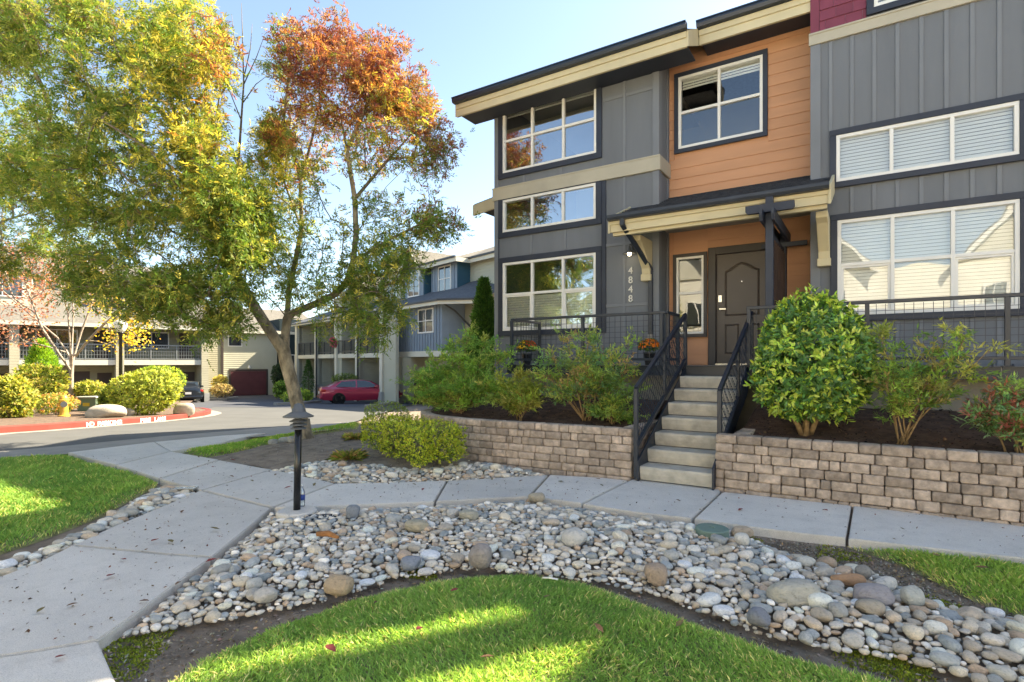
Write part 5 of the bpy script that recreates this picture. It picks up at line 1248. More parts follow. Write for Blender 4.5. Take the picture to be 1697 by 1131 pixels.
# ------------------------------------------------ cars
def sedan(name, label, loc, rz, paint, plate=True):
    root = thing(name, label, 'car', loc, rz)
    pm_, pn_, pb_, _ = newmat(name+'_paint'); pb_.inputs['Base Color'].default_value = (*paint, 1); pb_.inputs['Roughness'].default_value = .28; pb_.inputs['Coat Weight'].default_value = .8; pb_.inputs['Coat Roughness'].default_value = .05; pb_.inputs['Metallic'].default_value = .25
    # stations along length x (rear -2.35 .. front 2.35): half width, underside, sill, shoulder, deck
    S = [(-2.36, .70, .42, .55, .80, .88), (-2.28, .82, .30, .5, .86, .99), (-1.9, .885, .26, .5, .90, 1.03), (-1.35, .905, .24, .48, .91, 1.02), (-.5, .91, .22, .46, .90, .96), (.5, .91, .22, .46, .88, .93), (1.1, .905, .24, .46, .86, .92), (1.7, .89, .25, .46, .80, .84), (2.15, .82, .28, .46, .70, .74), (2.36, .62, .38, .48, .60, .64)]
    V, F_ = [], []
    for x, w, zb, zs, zh, zd in S:
        half = [(0, zb), (w*.86, zb), (w*.985, zs), (w, (zs+zh)/2), (w*.965, zh), (w*.80, zd), (0, zd+.02)]
        ring_ = [(x, -a, b) for a, b in half]+[(x, a, b) for a, b in half[-2:0:-1]]; V += ring_
    k = len(V)//len(S)
    for i in range(len(S)-1):
        for j in range(k): F_.append((i*k+j, i*k+(j+1) % k, (i+1)*k+(j+1) % k, (i+1)*k+j))
    F_ += [tuple(range(k-1, -1, -1)), tuple((len(S)-1)*k+j for j in range(k))]
    body = MB().add(V, F_).build('body', pm_, root, local=True); auto_smooth(body, 35)
    # cabin: glasshouse and roof
    G = [(-1.95, .62, 1.03, 1.04), (-1.25, .70, .99, 1.35), (-.55, .72, .95, 1.42), (.1, .72, .93, 1.41), (.45, .71, .93, 1.34), (1.2, .66, .92, .95)]
    V, F_ = [], []
    for x, w, z0, z1 in G:
        wr = w if z1-z0 < .1 else w*.84; V += [(x, -w*1.08, z0-.05), (x, -wr, z1-.03), (x, -wr*.6, z1), (x, wr*.6, z1), (x, wr, z1-.03), (x, w*1.08, z0-.05)]
    for i in range(len(G)-1):
        for j in range(5): F_.append((i*6+j, i*6+j+1, (i+1)*6+j+1, (i+1)*6+j))
    cab = MB().add(V, F_).build('cabin', pm_, root, local=True, recalc=True); auto_smooth(cab, 50)
    gm_, gn_, gb_, _ = newmat('car_glass'); gb_.inputs['Base Color'].default_value = (.02, .028, .03, 1); gb_.inputs['Roughness'].default_value = .03; gb_.inputs['Specular IOR Level'].default_value = 1.
    for s_ in (-1, 1):      # side windows, slightly proud of the cabin side
        for nm, poly in (('rear_window', [(-1.55, 1.02), (-.42, .985), (-.42, 1.365), (-1.2, 1.31)]), ('front_window', [(-.34, .98), (.86, .965), (.42, 1.28), (.1, 1.36), (-.34, 1.37)])):
            def yy_(x, z):
                t = np.clip((z-.93)/(1.36-.93), 0, 1); return s_*(.785-.165*t+.006)
            MB().add([(x, yy_(x, z), z) for x, z in poly], [tuple(range(len(poly)))]).build(nm, gm_, root, local=True, recalc=False)
        MB().box(.62, .82, s_*.84-.07, s_*.84+.09, .95, 1.06).build('mirror', pm_, root, local=True, bevel=.03)
        MB().box(-.30, -.12, s_*.915-.012, s_*.915+.012, .79, .815).build('door_handle', pm_, root, local=True)
        MB().box(-2.345, -2.05, s_*.74-.1, s_*.74+.11, .74, .90).build('tail_light', mat('tail_red', (.45, .02, .015), .25, 2, .05, 0, spec=.5), root, local=True, bevel=.04)
        MB().box(1.98, 2.27, s_*.62-.16, s_*.62+.14, .58, .72).build('headlight', MT['metal'], root, local=True, bevel=.05)
        for x in (-1.38, 1.38):
            w_ = MB().lathe([(.2, -.11), (.29, -.11), (.315, -.08), (.32, 0), (.315, .08), (.29, .11), (.2, .11)], (x, s_*.80, .32), 24, 'Y').build('wheel', mat('tyre_rubber', (.012, .012, .012), .85, 5, .2, 0), root, local=True)
            r_ = MB().lathe([(.05, .0), (.06, .02), (.03, .03)], (x, s_*.9-.0, .32), 10, 'Y')
            for q in range(5):
                a = q*2*math.pi/5; c_ = (x, s_*.895, .32); r_.bar((x+.03*math.cos(a), s_*.895, .32+.03*math.sin(a)), (x+.2*math.cos(a), s_*.895, .32+.2*math.sin(a)), .025, .07, up=(-math.sin(a), 0, math.cos(a)))
            r_.lathe([(.195, -.02), (.22, -.02), (.22, .02), (.195, .02)], (x, s_*.89, .32), 20, 'Y')
            r_.build('rim', MT['metal'], w_, local=True)
            MB().lathe([(.33, -.02), (.36, -.02), (.36, .015), (.33, .015)], (x, s_*.89, .33), 24, 'Y').build('wheel_arch', MT['black'], root, local=True)
    MB().add([(-1.82, -.52, 1.075), (-1.82, .52, 1.075), (-1.27, .54, 1.345), (-1.27, -.54, 1.345)], [(0, 1, 2, 3)]).build('rear_screen', gm_, root, local=True, recalc=False)
    MB().add([(1.13, -.6, .985), (1.13, .6, .985), (.5, .56, 1.325), (.5, -.56, 1.325)], [(0, 1, 2, 3)]).build('windscreen', gm_, root, local=True, recalc=False)
    pl_ = MB().box(-2.385, -2.36, -.17, .17, .62, .76).build('number_plate', MT['white'], root, local=True)
    MB().box(-2.42, -2.2, -.8, .8, .36, .52).build('bumper', pm_, root, local=True, bevel=.05)
    return root
# red car: nose right and slightly away from the viewer, behind the front pier
camdir = (Vector((CY, SY, 0))*.90+Vector((-SY, CY, 0))*.43).normalized()
cc_ = at(562, 601, 32.8); rzc = math.atan2(camdir.y, camdir.x); ctr = Vector((cc_.x, cc_.y, 0))+camdir*1.42+Vector((-camdir.y, camdir.x, 0))*.85
rc = sedan('red_car', 'dark red sedan parked with its nose behind the carport column', (ctr.x, ctr.y, gz(ctr.x, ctr.y)-.02), rzc, (.42, .03, .07)); rc.scale = (1.04, 1.04, 1.04)
bk_ = GP(312, 667); bd = Vector((-SY, CY, 0))*.86+Vector((-CY, -SY, 0))*.5; bd.normalize(); ctr = Vector((bk_.x, bk_.y, 0))+bd*2.2
sedan('black_car', 'black sedan seen from behind beside the hedge in the garage court', (ctr.x, ctr.y, gz(ctr.x, ctr.y)-.02), math.atan2(bd.y, bd.x), (.012, .016, .022))
# low concrete kerb stones of the court
for lab, pts in (('pale kerb in front of the red car by the column', [(608, 676), (640, 672), (690, 664)]), ('short pale kerb stub in the court near the ash trunk', [(456, 672), (500, 670), (530, 667)]), ('pale kerb around the brown shrub by the garages', [(345, 664), (372, 664), (392, 660)])):
    q = [GP(*t, -.02) for t in pts]; o = MB()
    for a, b in zip(q, q[1:]): o.bar(a+Vector((0, 0, .06)), b+Vector((0, 0, .06)), .25, .16)
    tag(o.build('kerb', MT['curbcon'], None, bevel=.02), lab, 'kerb')
# ================================================================== PLANTS
def leafset(P, Dr, N, L, W, C, fold=.12, droop=.0):
    P, Dr = np.asarray(P, float), unit(np.asarray(Dr, float)); S = unit(np.cross(Dr, N)); N = np.cross(S, Dr)
    L = np.broadcast_to(np.asarray(L, float), (len(P),))[:, None]; W = np.broadcast_to(np.asarray(W, float), (len(P),))[:, None]
    v1 = P+Dr*.45*L+S*W*.5+N*fold*W; v3 = P+Dr*.45*L-S*W*.5+N*fold*W; v2 = P+Dr*L-np.array([0, 0, 1])*droop*L
    V = np.stack([P, v1, v2, v3], 1).reshape(-1, 3); b = np.arange(len(P))[:, None]*4
    T = np.concatenate([b+np.array([[0, 1, 2]]), b+np.array([[0, 2, 3]])], 1).reshape(-1, 3)
    return V, T, np.repeat(np.asarray(C), 2, axis=0)
def leafset6(P, Dr, N, L, W, C, fold=.18, curl=.15):
    """broad leaf: six points, folded on the midrib and curling at the tip"""
    P, Dr = np.asarray(P, float), unit(np.asarray(Dr, float)); S = unit(np.cross(Dr, N)); N = np.cross(S, Dr)
    L = np.broadcast_to(np.asarray(L, float), (len(P),))[:, None]; W = np.broadcast_to(np.asarray(W, float), (len(P),))[:, None]
    def q(t, s_, n): return P+Dr*L*t+S*W*s_+N*(W*n)-N*L*curl*t*t
    V = np.stack([q(0, 0, 0), q(.35, .5, fold), q(.72, .36, fold*.8), q(1, 0, 0), q(.72, -.36, fold*.8), q(.35, -.5, fold), q(.5, 0, 0)], 1).reshape(-1, 3)
    b = np.arange(len(P))[:, None]*7
    T = np.concatenate([b+np.array([t]) for t in ((0, 1, 6), (1, 2, 6), (2, 3, 6), (3, 4, 6), (4, 5, 6), (5, 0, 6))], 1).reshape(-1, 3)
    return V, T, np.repeat(np.asarray(C), 6, axis=0)
class Leaves:
    def __init__(s): s.V, s.T, s.C, s.n = [], [], [], 0
    def add(s, VTC):
        V, T, C = VTC; s.V.append(V); s.T.append(T+s.n); s.C.append(C); s.n += len(V)
    def obj(s, name, m, parent=None):
        return mobj(tri_mesh(name, np.concatenate(s.V), np.concatenate(s.T), m, np.clip(np.concatenate(s.C), 0, 1)), name, parent)
def pal(cols, n, jit=.18, w=None):
    cols = np.array(cols); i = rng.choice(len(cols), n, p=w); return cols[i]*(1+jit*rng.normal(size=(n, 1)))*(1+.06*rng.normal(size=(n, 3)))

# ---- growing a tree skeleton towards leaf clumps
def grow(limbs, clumps, step=.22, curve=.5):
    """limbs: list of polylines (first is the trunk). returns nodes, parents, clump->node"""
    pos, par = [], []
    for li, pl in enumerate(limbs):
        pl = [np.array(p, float) for p in pl]; last = -1
        if li > 0:
            d = np.linalg.norm(np.array(pos)-pl[0], axis=1); last = int(d.argmin())
        for a, b in zip(pl, pl[1:]):
            n = max(1, int(np.linalg.norm(b-a)/step))
            for t in range(n):
                p = a+(b-a)*t/n
                if last >= 0 and np.linalg.norm(pos[last]-p) < .02: continue
                pos.append(p); par.append(last); last = len(pos)-1
        pos.append(pl[-1]); par.append(last)
    base_n = len(pos)
    A = np.array(pos); trunk_base = A[0]
    order = np.argsort([np.linalg.norm(A-c, axis=1).min() for c in clumps]); cn = np.zeros(len(clumps), int)
    Pn = np.zeros((len(pos)+len(clumps)*40, 3)); Pn[:len(pos)] = A; k = len(pos)
    for ci in order:
        c = clumps[ci]; d = c-Pn[:k]; ln = np.linalg.norm(d, axis=1)
        out = unit(Pn[:k]-trunk_base); cosv = (unit(d)*out).sum(1)
        cost = ln*(1+.55*(1-cosv)); cost[:min(12, base_n)] += 5
        j = int(cost.argmin()); L = ln[j]
        if L < 1e-3: cn[ci] = j; continue
        p0 = Pn[j]; pj = par[j]; dir0 = unit((Pn[j]-Pn[pj])[None])[0] if pj >= 0 else np.array([0, 0, 1.])
        c1 = p0+dir0*L*.4; n = max(2, min(30, int(L/step))); last = j
        for t in np.linspace(0, 1, n+1)[1:]:
            p = (1-t)**2*p0+2*t*(1-t)*(c1*curve+(p0+(c-p0)*.5)*(1-curve))+t*t*c+rng.normal(size=3)*.012*(t < 1)
            Pn[k] = p; par.append(last); last = k; k += 1
        cn[ci] = last
    return Pn[:k], np.array(par), cn, base_n
def skin_tree(Pn, par, leafnodes, rtip=.006, expo=.42, minr=.004, sides=6, rmax=None, limit=None):
    n = len(Pn); cnt = np.zeros(n)
    for l in leafnodes: cnt[l] += 1
    for i in range(n-1, -1, -1):
        if par[i] >= 0: cnt[par[i]] += cnt[i]
    rad = np.maximum(minr, rtip*np.maximum(cnt, .5)**expo)
    if rmax is not None: rad = np.minimum(rad, rmax)
    kids = [[] for _ in range(n)]
    for i in range(n):
        if par[i] >= 0: kids[par[i]].append(i)
    main = [max(k, key=lambda q: cnt[q]) if k else -1 for k in kids]
    chains = []; seen = np.zeros(n, bool)
    starts = [i for i in range(n) if par[i] < 0]+[i for i in range(n) if par[i] >= 0 and main[par[i]] != i]
    for s_ in starts:
        ch = ([par[s_]] if par[s_] >= 0 else [])+[s_]; i = s_
        while main[i] >= 0: i = main[i]; ch.append(i)
        r_ = [rad[q] for q in ch]
        if par[s_] >= 0: r_[0] = min(r_[0], r_[1]*1.25)
        chains.append((ch, r_))
    return chains, rad, cnt
def tubes(chains, Pn, name, m, parent, sel=lambda r_: True, sides=6):
    mb = MB()
    for ch, r_ in chains:
        if len(ch) < 2 or not sel(max(r_)): continue
        mb.tube([Pn[i] for i in ch], r_, sides if max(r_) > .02 else 4, cap=False)
    return mb.build(name, m, parent, smooth=True, recalc=False)
def ell_points(ells, n, shell=.55):
    w = np.array([e[6] for e in ells], float); w /= w.sum(); k = rng.choice(len(ells), n, p=w); out = []
    for i in k:
        px, py, rx, ry, D, rD, _ = ells[i]; d = unit(rng.normal(size=3))*rng.random()**(1-shell)
        out.append(np.array(at(px+d[0]*rx, py+d[1]*ry, D+d[2]*rD)))
    return np.array(out)
def pinnate(lv, P0, Dr, n_leaf, Lr, L, W, colf, droop=.25, pairs=True):
    """compound leaves: P0 (m,3) bases, Dr directions; leaflets along a drooping rachis"""
    m_ = len(P0); Dr = unit(Dr); up = np.tile(np.array([0, 0, 1.]), (m_, 1)); S = unit(np.cross(Dr, up)+1e-4); C = colf(P0, m_)
    roll = rng.normal(size=(m_, 1))*.7; Nn = np.cross(S, Dr); S2 = S*np.cos(roll)+Nn*np.sin(roll)
    for j in range(n_leaf):
        t = (j//2+1)/((n_leaf+1)//2+.3) if j < n_leaf-1 else 1.; sgn = (1 if j % 2 else -1) if j < n_leaf-1 else 0
        P = P0+Dr*(Lr*t)-np.array([0, 0, 1])*droop*Lr*t*t
        d = unit(Dr*.75+S2*sgn*.8+rng.normal(size=(m_, 3))*.16-np.array([0, 0, .15]))
        lv.add(leafset(P, d, unit(Nn+rng.normal(size=(m_, 3))*.5), L*rng.uniform(.75, 1.2, m_), W*rng.uniform(.8, 1.2, m_), C*(1+.08*rng.normal(size=(m_, 1)))))

# ---- the big ash: trunk and two leaders
ash = thing('ash_tree', 'large ash tree turning yellow and red with leaning forked trunk beside the road', 'tree', tuple(GP(503, 726)))
b0 = GP(503, 728); TD_ = depth(b0.x, b0.y)
def T(px, py, dd=0): return tuple(at(px, py, TD_+dd))
trunk = [tuple(b0-Vector((0, 0, .1))), T(502, 705), T(492, 668), T(484, 636), T(474, 600), T(470, 580)]
limbL = [T(470, 580), T(452, 556, -.1), T(432, 525, -.25), T(408, 487, -.4), T(385, 445, -.6), T(360, 395, -.7), T(325, 310, -.8), T(295, 220, -.8), T(278, 140, -.7), T(262, 60, -.6), T(255, 10, -.6)]
limbR = [T(470, 580), T(473, 555, .1), T(476, 528, .2), T(486, 519, .25), T(520, 505, .3), T(552, 490, .3), T(574, 470, .3), T(585, 435, .4), T(590, 390, .4), T(588, 330, .4), T(575, 250, .4), T(560, 170, .4)]
limbM = [T(476, 528, .2), T(478, 490, .6), T(488, 440, .8), T(500, 380, .9), T(498, 300, .9), T(520, 220, 1.), T(540, 120, 1.)]
limbs = [trunk, limbL, limbR, limbM,
         [T(408, 487, -.4), T(370, 470, -1.), T(310, 480, -1.4), T(240, 470, -1.6)],
         [T(360, 395, -.7), T(290, 350, -.2), T(210, 330, .2), T(130, 300, .4)], [T(325, 310, -.8), T(250, 250, -1.6), T(170, 200, -2.)],
         [T(360, 395, -.7), T(390, 340, -1.2), T(400, 290, -1.4)], [T(295, 220, -.8), T(230, 140, -.4), T(190, 60, -.2)], [T(295, 220, -.8), T(340, 150, -1.2), T(370, 100, -1.4)],
         [T(588, 330, .4), T(630, 280, .2), T(675, 230, .1)], [T(585, 435, .4), T(640, 400, -.2), T(700, 370, -.4)], [T(590, 390, .4), T(640, 310, .9), T(690, 260, 1.1)],
         [T(574, 470, .3), T(610, 480, -.4), T(640, 500, -.6)], [T(500, 380, .9), T(470, 300, 1.3), T(450, 220, 1.4)], [T(498, 300, .9), T(470, 200, .8), T(480, 110, .8)], [T(575, 250, .4), T(610, 170, .3), T(630, 120, .2)]]
D0 = TD_
ellL = [(150, 70, 170, 110, D0-.5, 1.8, 3), (290, 70, 95, 90, D0-.8, 1.5, 2), (345, 105, 60, 60, D0-1, 1.2, .8), (110, 220, 115, 100, D0-.3, 1.8, 2.2), (250, 230, 120, 110, D0-.9, 1.6, 2.4), (345, 245, 65, 90, D0-1.2, 1.2, 1.6),
        (110, 340, 100, 70, D0-.2, 1.6, 1.4), (250, 350, 130, 80, D0-.9, 1.7, 2.), (365, 345, 75, 75, D0-1.4, 1.1, 2.2), (405, 400, 55, 60, D0-1.4, .9, 1.5), (160, 440, 75, 45, D0-1., 1.2, 1.), (250, 480, 100, 60, D0-1.4, 1.2, 1.3), (350, 480, 85, 60, D0-1.2, 1.1, 1.2), (330, 545, 50, 25, D0-1.2, .8, .3), (400, 535, 40, 25, D0-1., .7, .3), (120, 465, 35, 25, D0-1., .7, .35), (10, 60, 65, 95, D0, 1.4, 1.6), (15, 290, 45, 80, D0, 1., .9), (130, 20, 150, 50, D0-.4, 1.6, 1.2)]
ellR = [(440, 300, 40, 55, D0+.6, .9, .6), (432, 400, 42, 55, D0+.4, .9, .6), (455, 235, 35, 50, D0+.8, .9, .5), (520, 70, 72, 62, D0+.7, 1.2, 1.6), (590, 95, 85, 55, D0+.4, 1.4, 1.5), (645, 140, 60, 50, D0+.2, 1.1, 1.), (480, 130, 48, 75, D0+.8, 1.1, 1.1), (600, 180, 100, 60, D0+.3, 1.6, 1.8), (690, 200, 48, 55, D0+.1, 1., 1.), (735, 235, 24, 40, D0, .7, .5), (470, 240, 55, 60, D0+.9, 1.2, .8), (560, 270, 110, 60, D0+.5, 1.6, 1.), (690, 275, 62, 40, D0+.2, 1.1, .8), (715, 365, 58, 38, D0-.4, .8, .8), (650, 350, 60, 50, D0, 1.2, .6), (560, 370, 100, 60, D0+.4, 1.5, .7), (470, 380, 60, 70, D0+.7, 1.1, .7), (480, 460, 60, 45, D0+.2, 1.1, .6), (640, 430, 80, 45, D0-.2, 1.2, 1.), (580, 460, 70, 45, D0-.3, 1.1, .7), (620, 510, 75, 38, D0-.6, 1., .9), (545, 520, 45, 25, D0-.4, .7, .3), (615, 555, 25, 20, D0-.6, .4, .3)]
cl = np.concatenate([ell_points(ellL, 790), ell_points(ellR, 560)]); isR = np.arange(len(cl)) >= 790
Pn, par, cn, bn0 = grow(limbs, cl)
chains, rad, cnt = skin_tree(Pn, par, cn, .0052, .435, .0045)
big = [c for c in chains if max(c[1]) > .055]; small = [c for c in chains if max(c[1]) <= .055]
tubes(big, Pn, 'trunk', MT['bark'], ash, sides=12)
tubes(small, Pn, 'branches', MT['twig'], ash, sides=6)
flare = MB().lathe([(.27, -.1), (.2, .02), (.16, .10), (.135, .22), (.115, .38)], tuple(b0), 14)
fl_ = flare.build('root_flare', MT['bark'], ash, smooth=True)
scr = lambda P: (CXP+FPX*(P[:, 0]*CY+P[:, 1]*SY)/(-P[:, 0]*SY+P[:, 1]*CY), P[:, 2])
def ash_color(P, n):
    h = P[:, 2]+.35*rng.normal(size=n); a = (P[:, 0]*CY+P[:, 1]*SY)+.3*rng.normal(size=n)   # height, sideways place in the crown
    G, LG, Y, O, RR, BR = map(np.array, ((.09, .145, .03), (.18, .20, .05), (.40, .345, .075), (.27, .125, .05), (.155, .05, .04), (.16, .115, .06)))
    c = np.zeros((n, 3)); u = rng.random(n)
    right = a > -4.75
    for i in range(n):
        if right[i]:
            z = h[i]
            if z > 6.6: q = RR if u[i] < .62 else (O if u[i] < .85 else BR)
            elif z > 5.5: q = O if u[i] < .38 else (RR if u[i] < .58 else (Y if u[i] < .72 else BR if u[i] < .8 else LG))
            elif z > 4.6: q = LG if u[i] < .45 else (Y if u[i] < .62 else (O if u[i] < .70 else G))
            else: q = G if u[i] < .55 else (LG if u[i] < .92 else Y)
            if a[i] > -1.55 and z > 3.9: q = RR*.7+BR*.3 if u[i] < .5 else (BR if u[i] < .7 else G)
        else:
            z = h[i]; yl = np.clip((a[i]+7.2)/2.2, 0, 1)*np.clip((z-3.2)/1.3, .15, 1)
            if u[i] < .34*yl: q = Y if z < 6.4 else Y*.8+BR*.2
            elif z > 6.6: q = G if u[i] < .40+.4*yl else (BR if u[i] < .55 else LG)
            else: q = G if u[i] < .55 else (LG if u[i] < .93 else (Y if u[i] < .97 else BR))
        c[i] = q
    return c*(1+.16*rng.normal(size=(n, 1)))
for side, nm, lab, per, nl in ((False, 'crown', 'yellow green left half of the crown', 30, 9), (True, 'crown', 'right half of the crown, red on top and green below', 23, 9)):
    lv = Leaves(); C = cl[isR == side]; node = cn[isR == side]
    k = rng.integers(per-8, per+9, len(C)); idx = np.repeat(np.arange(len(C)), k); m_ = len(idx)
    back = np.array([Pn[par[par[q]]] if par[q] >= 0 and par[par[q]] >= 0 else Pn[q]-np.array([0, 0, .2]) for q in node])
    dirc = unit(C-back)[idx]; t = rng.random((m_, 1))
    P0 = C[idx]*t+back[idx]*(1-t)+rng.normal(size=(m_, 3))*.115
    pinnate(lv, P0, dirc*.5+runit(m_)*.9+np.array([0, 0, .1]), nl,   .16, .08, .0205, ash_color, .3)
    o = lv.obj(nm, MT['leaf'], ash); o['label'] = lab
# bare leader reaching above the crown
bare = [[T(390, 330, .5), T(398, 230, .6), T(404, 140, .6), T(402, 60, .6), T(400, 5, .6)], [T(404, 140, .6), T(425, 95, .5), T(438, 60, .4)], [T(402, 100, .6), T(388, 60, .8), T(384, 25, .9)], [T(403, 170, .6), T(424, 140, .4), T(440, 128, .3)], [T(400, 200, .6), T(380, 150, .7), T(372, 110, .7)], [T(404, 130, .6), T(415, 80, .7), T(418, 40, .8)]]
mb = MB()
for i, pl in enumerate(bare): mb.tube(pl, list(np.linspace(.03 if i == 0 else .013, .004, len(pl))), 5)
mb.build('bare_branch', MT['twig'], ash, smooth=True)

# ---- shrubs
def shell_pts(c, r_, n, lump=.13, nl=9, bottom=-.75, inner=.0):
    d = runit(int(n*2.2)); d = d[d[:, 2] > bottom][:n]; k = np.ones(len(d))
    for _ in range(nl):
        q = unit(rng.normal(size=3)); k += lump*rng.uniform(.4, 1)*np.maximum(0, d@q)**3*rng.choice((-1, 1, 1))
    if inner: k = k*(1-inner*rng.random(len(d))**1.6)
    return np.array(c)+d*k[:, None]*np.array(r_), unit(d/np.array(r_))
def rosettes(lv, P, Nrm, per, L, W, cols_tip, cols_old, tipf=.5, spread=1., six=True, w=None, upb=.3):
    n = len(P); idx = np.repeat(np.arange(n), per); m_ = len(idx); ax = unit(Nrm+np.array([0, 0, upb])+rng.normal(size=(n, 3))*.35)[idx]
    rd = runit(m_); rd = unit(rd-(rd*ax).sum(1, keepdims=True)*ax); t = rng.random((m_, 1))
    d = unit(ax*(.25+.9*t)+rd*spread); base = P[idx]-ax*(1-t)*L*1.3
    young = (rng.random(n) < tipf)[idx]&(t[:, 0] > .35)
    C = np.where(young[:, None], pal(cols_tip, m_), pal(cols_old, m_))
    nn = unit(ax-(ax*d).sum(1, keepdims=True)*d+rng.normal(size=(m_, 3))*.25)
    Ls = L*rng.uniform(.65, 1.15, m_)
    lv.add((leafset6 if six else leafset)(base, d, nn, Ls, Ls/L*W, C))
def stems(root, base, tops, r0=.02, m='stem', name='stem', wig=.05):
    mb = MB(); base = np.array(base)
    for tp in tops:
        tp = np.array(tp); mid = base+(tp-base)*.5+rng.normal(size=3)*wig; mid[2] += .05
        pts = [base+rng.normal(size=3)*np.array([.03, .03, 0]), base*.6+mid*.4+rng.normal(size=3)*wig*.4, mid, mid*.5+tp*.5+rng.normal(size=3)*wig*.4, tp]
        mb.tube(pts, [r0, r0*.85, r0*.6, r0*.4, r0*.2], 6)
    return mb.build(name, MT[m], root, smooth=True, recalc=False)

# round glossy shrub right of the stairs
def V7(px, py, v): return onV(px, py, v)
sb = V7(1335, 722, 7.32); sc_ = V7(1345, 601, 7.32); Rw = 77*depth(sc_.x, sc_.y)/FPX
laurel = thing('round_shrub', 'dense round glossy green shrub in the planter right of the stairs', 'shrub', (sb.x, sb.y, planter_z(sb.x, sb.y)))
lv = Leaves()
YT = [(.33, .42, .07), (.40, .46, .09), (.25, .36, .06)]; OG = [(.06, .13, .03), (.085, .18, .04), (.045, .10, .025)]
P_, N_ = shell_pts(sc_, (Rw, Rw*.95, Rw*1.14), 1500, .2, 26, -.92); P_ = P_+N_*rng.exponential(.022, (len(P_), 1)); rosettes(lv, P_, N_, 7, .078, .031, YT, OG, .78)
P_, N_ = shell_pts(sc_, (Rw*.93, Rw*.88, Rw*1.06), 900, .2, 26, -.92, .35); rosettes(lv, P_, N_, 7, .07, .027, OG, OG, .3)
for px, py in ((1352, 478), (1337, 482), (1383, 487), (1412, 505)):
    q = V7(px, py, 7.32); P_ = np.array([[q.x, q.y, q.z-.06*i] for i in range(4)]); rosettes(lv, P_, np.tile([0, 0, 1.], (4, 1)), 6, .06, .024, YT, OG, .9, .7)
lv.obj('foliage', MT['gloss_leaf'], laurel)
stems(laurel, (sb.x, sb.y, planter_z(sb.x, sb.y)-.03), [V7(*p, 7.32+dy) for p, dy in (((1300, 640), .1), ((1320, 600), -.1), ((1345, 580), .2), ((1372, 640), 0), ((1390, 655), -.2), ((1285, 672), -.2), ((1360, 610), .2))], .035)

# nandinas: cane stems with sprays of narrow leaflets
def nandina(label, base, canes, n_frond, Lr, cols, dens=9, leafL=.06, leafW=.018, spread=.18, group='nandinas in the planters', low=.25):
    root = thing('nandina_shrub', label, 'shrub', tuple(base), group=None)
    base = np.array(base); lv = Leaves(); mb = MB(); tw = MB()
    for tp in canes:
        tp = np.array(tp); n = 7; b = base+rng.normal(size=3)*np.array([.06, .06, 0]); mid = b+(tp-b)*.5+np.array([0, 0, .06])+rng.normal(size=3)*.04
        pts = [(1-t)**2*b+2*t*(1-t)*mid+t*t*tp for t in np.linspace(0, 1, n)]; mb.tube(pts, list(np.linspace(.011, .004, n)), 5)
        for _ in range(int(n_frond*1.7)):
            t = low+(1-low)*rng.random()**.7; p = (1-t)**2*b+2*t*(1-t)*mid+t*t*tp
            d = unit(runit(1)[0]*np.array([1, 1, .45])+np.array([0, 0, .35])+unit((tp-b)[None])[0]*.35); L = Lr*rng.uniform(.6, 1.15)
            col = pal(cols, 1, .1)[0]; e = p+d*L-np.array([0, 0, .18*L]); tw.tube([p, p+d*L*.5, e], [.0028, .002, .001], 3, cap=False)
            for s_ in range(7):
                tt = .3+.7*s_/6; q = p+(d*L)*tt-np.array([0, 0, .18*L])*tt*tt
                sd = unit(np.cross(d, [0, 0, 1])+rng.normal(size=3)*.35)*(1 if s_ % 2 else -1); dd = unit(d*.7+sd*.9+rng.normal(size=3)*.2) if s_ < 6 else d
                m_ = dens; Q = q+dd*(spread*L/.3)*rng.random((m_, 1))*.8
                lv.add(leafset(Q, dd+rng.normal(size=(m_, 3))*.5+np.array([0, 0, -.12]), np.array([0, 0, 1.])+rng.normal(size=(m_, 3))*.45, leafL*rng.uniform(.7, 1.25, m_), leafW*rng.uniform(.8, 1.2, m_), col*(1+.15*rng.normal(size=(m_, 1)))))
    mb.build('cane', MT['stem'], root, smooth=True, recalc=False); tw.build('twigs', MT['stem'], root, recalc=False)
    lv.obj('foliage', MT['leaf'], root); return root
NG = [(.16, .25, .06), (.23, .31, .07), (.12, .20, .06), (.29, .31, .08)]; NR = NG+[(.30, .22, .10)]; NB = [(.14, .24, .11), (.18, .28, .13), (.2, .28, .08), (.11, .18, .07)]
def pl3(px, py, v): q = onV(px, py, v); return (q.x, q.y, planter_z(q.x, q.y)-.02)
nandina('sparse nandina with thin canes in the planter below the right railing', pl3(1492, 735, 7.2), [onV(*p, 7.2+d) for p, d in (((1462, 560), .1), ((1480, 600), -.1), ((1520, 590), .2), ((1560, 570), 0), ((1600, 560), -.1), ((1640, 580), -.1), ((1500, 640), -.1), ((1550, 610), .2), ((1470, 640), -.2))], 9, .24, NG+[(.30, .26, .10)], 7)
nandina('low blue green nandina at the far right end of the planter', pl3(1690, 742, 7.1), [onV(*p, 7.1+d) for p, d in (((1630, 690), 0), ((1660, 660), .1), ((1690, 650), 0), ((1720, 650), .1), ((1670, 700), -.15), ((1735, 690), 0), ((1700, 690), -.2))], 13, .22, NB+[(.32, .13, .10)], 7)
nandina('tall feathery nandina in the left planter next to the stairs', pl3(972, 700, 7.35), [onV(*p, 7.35+d) for p, d in (((915, 588), .1), ((940, 565), .2), ((975, 562), 0), ((1000, 575), .2), ((1035, 585), .1), ((905, 620), -.1), ((950, 610), -.25), ((1000, 620), -.25), ((1040, 610), .1), ((1050, 650), .1), ((925, 650), -.2), ((975, 600), -.2))], 11, .27, NB+NR, 8)
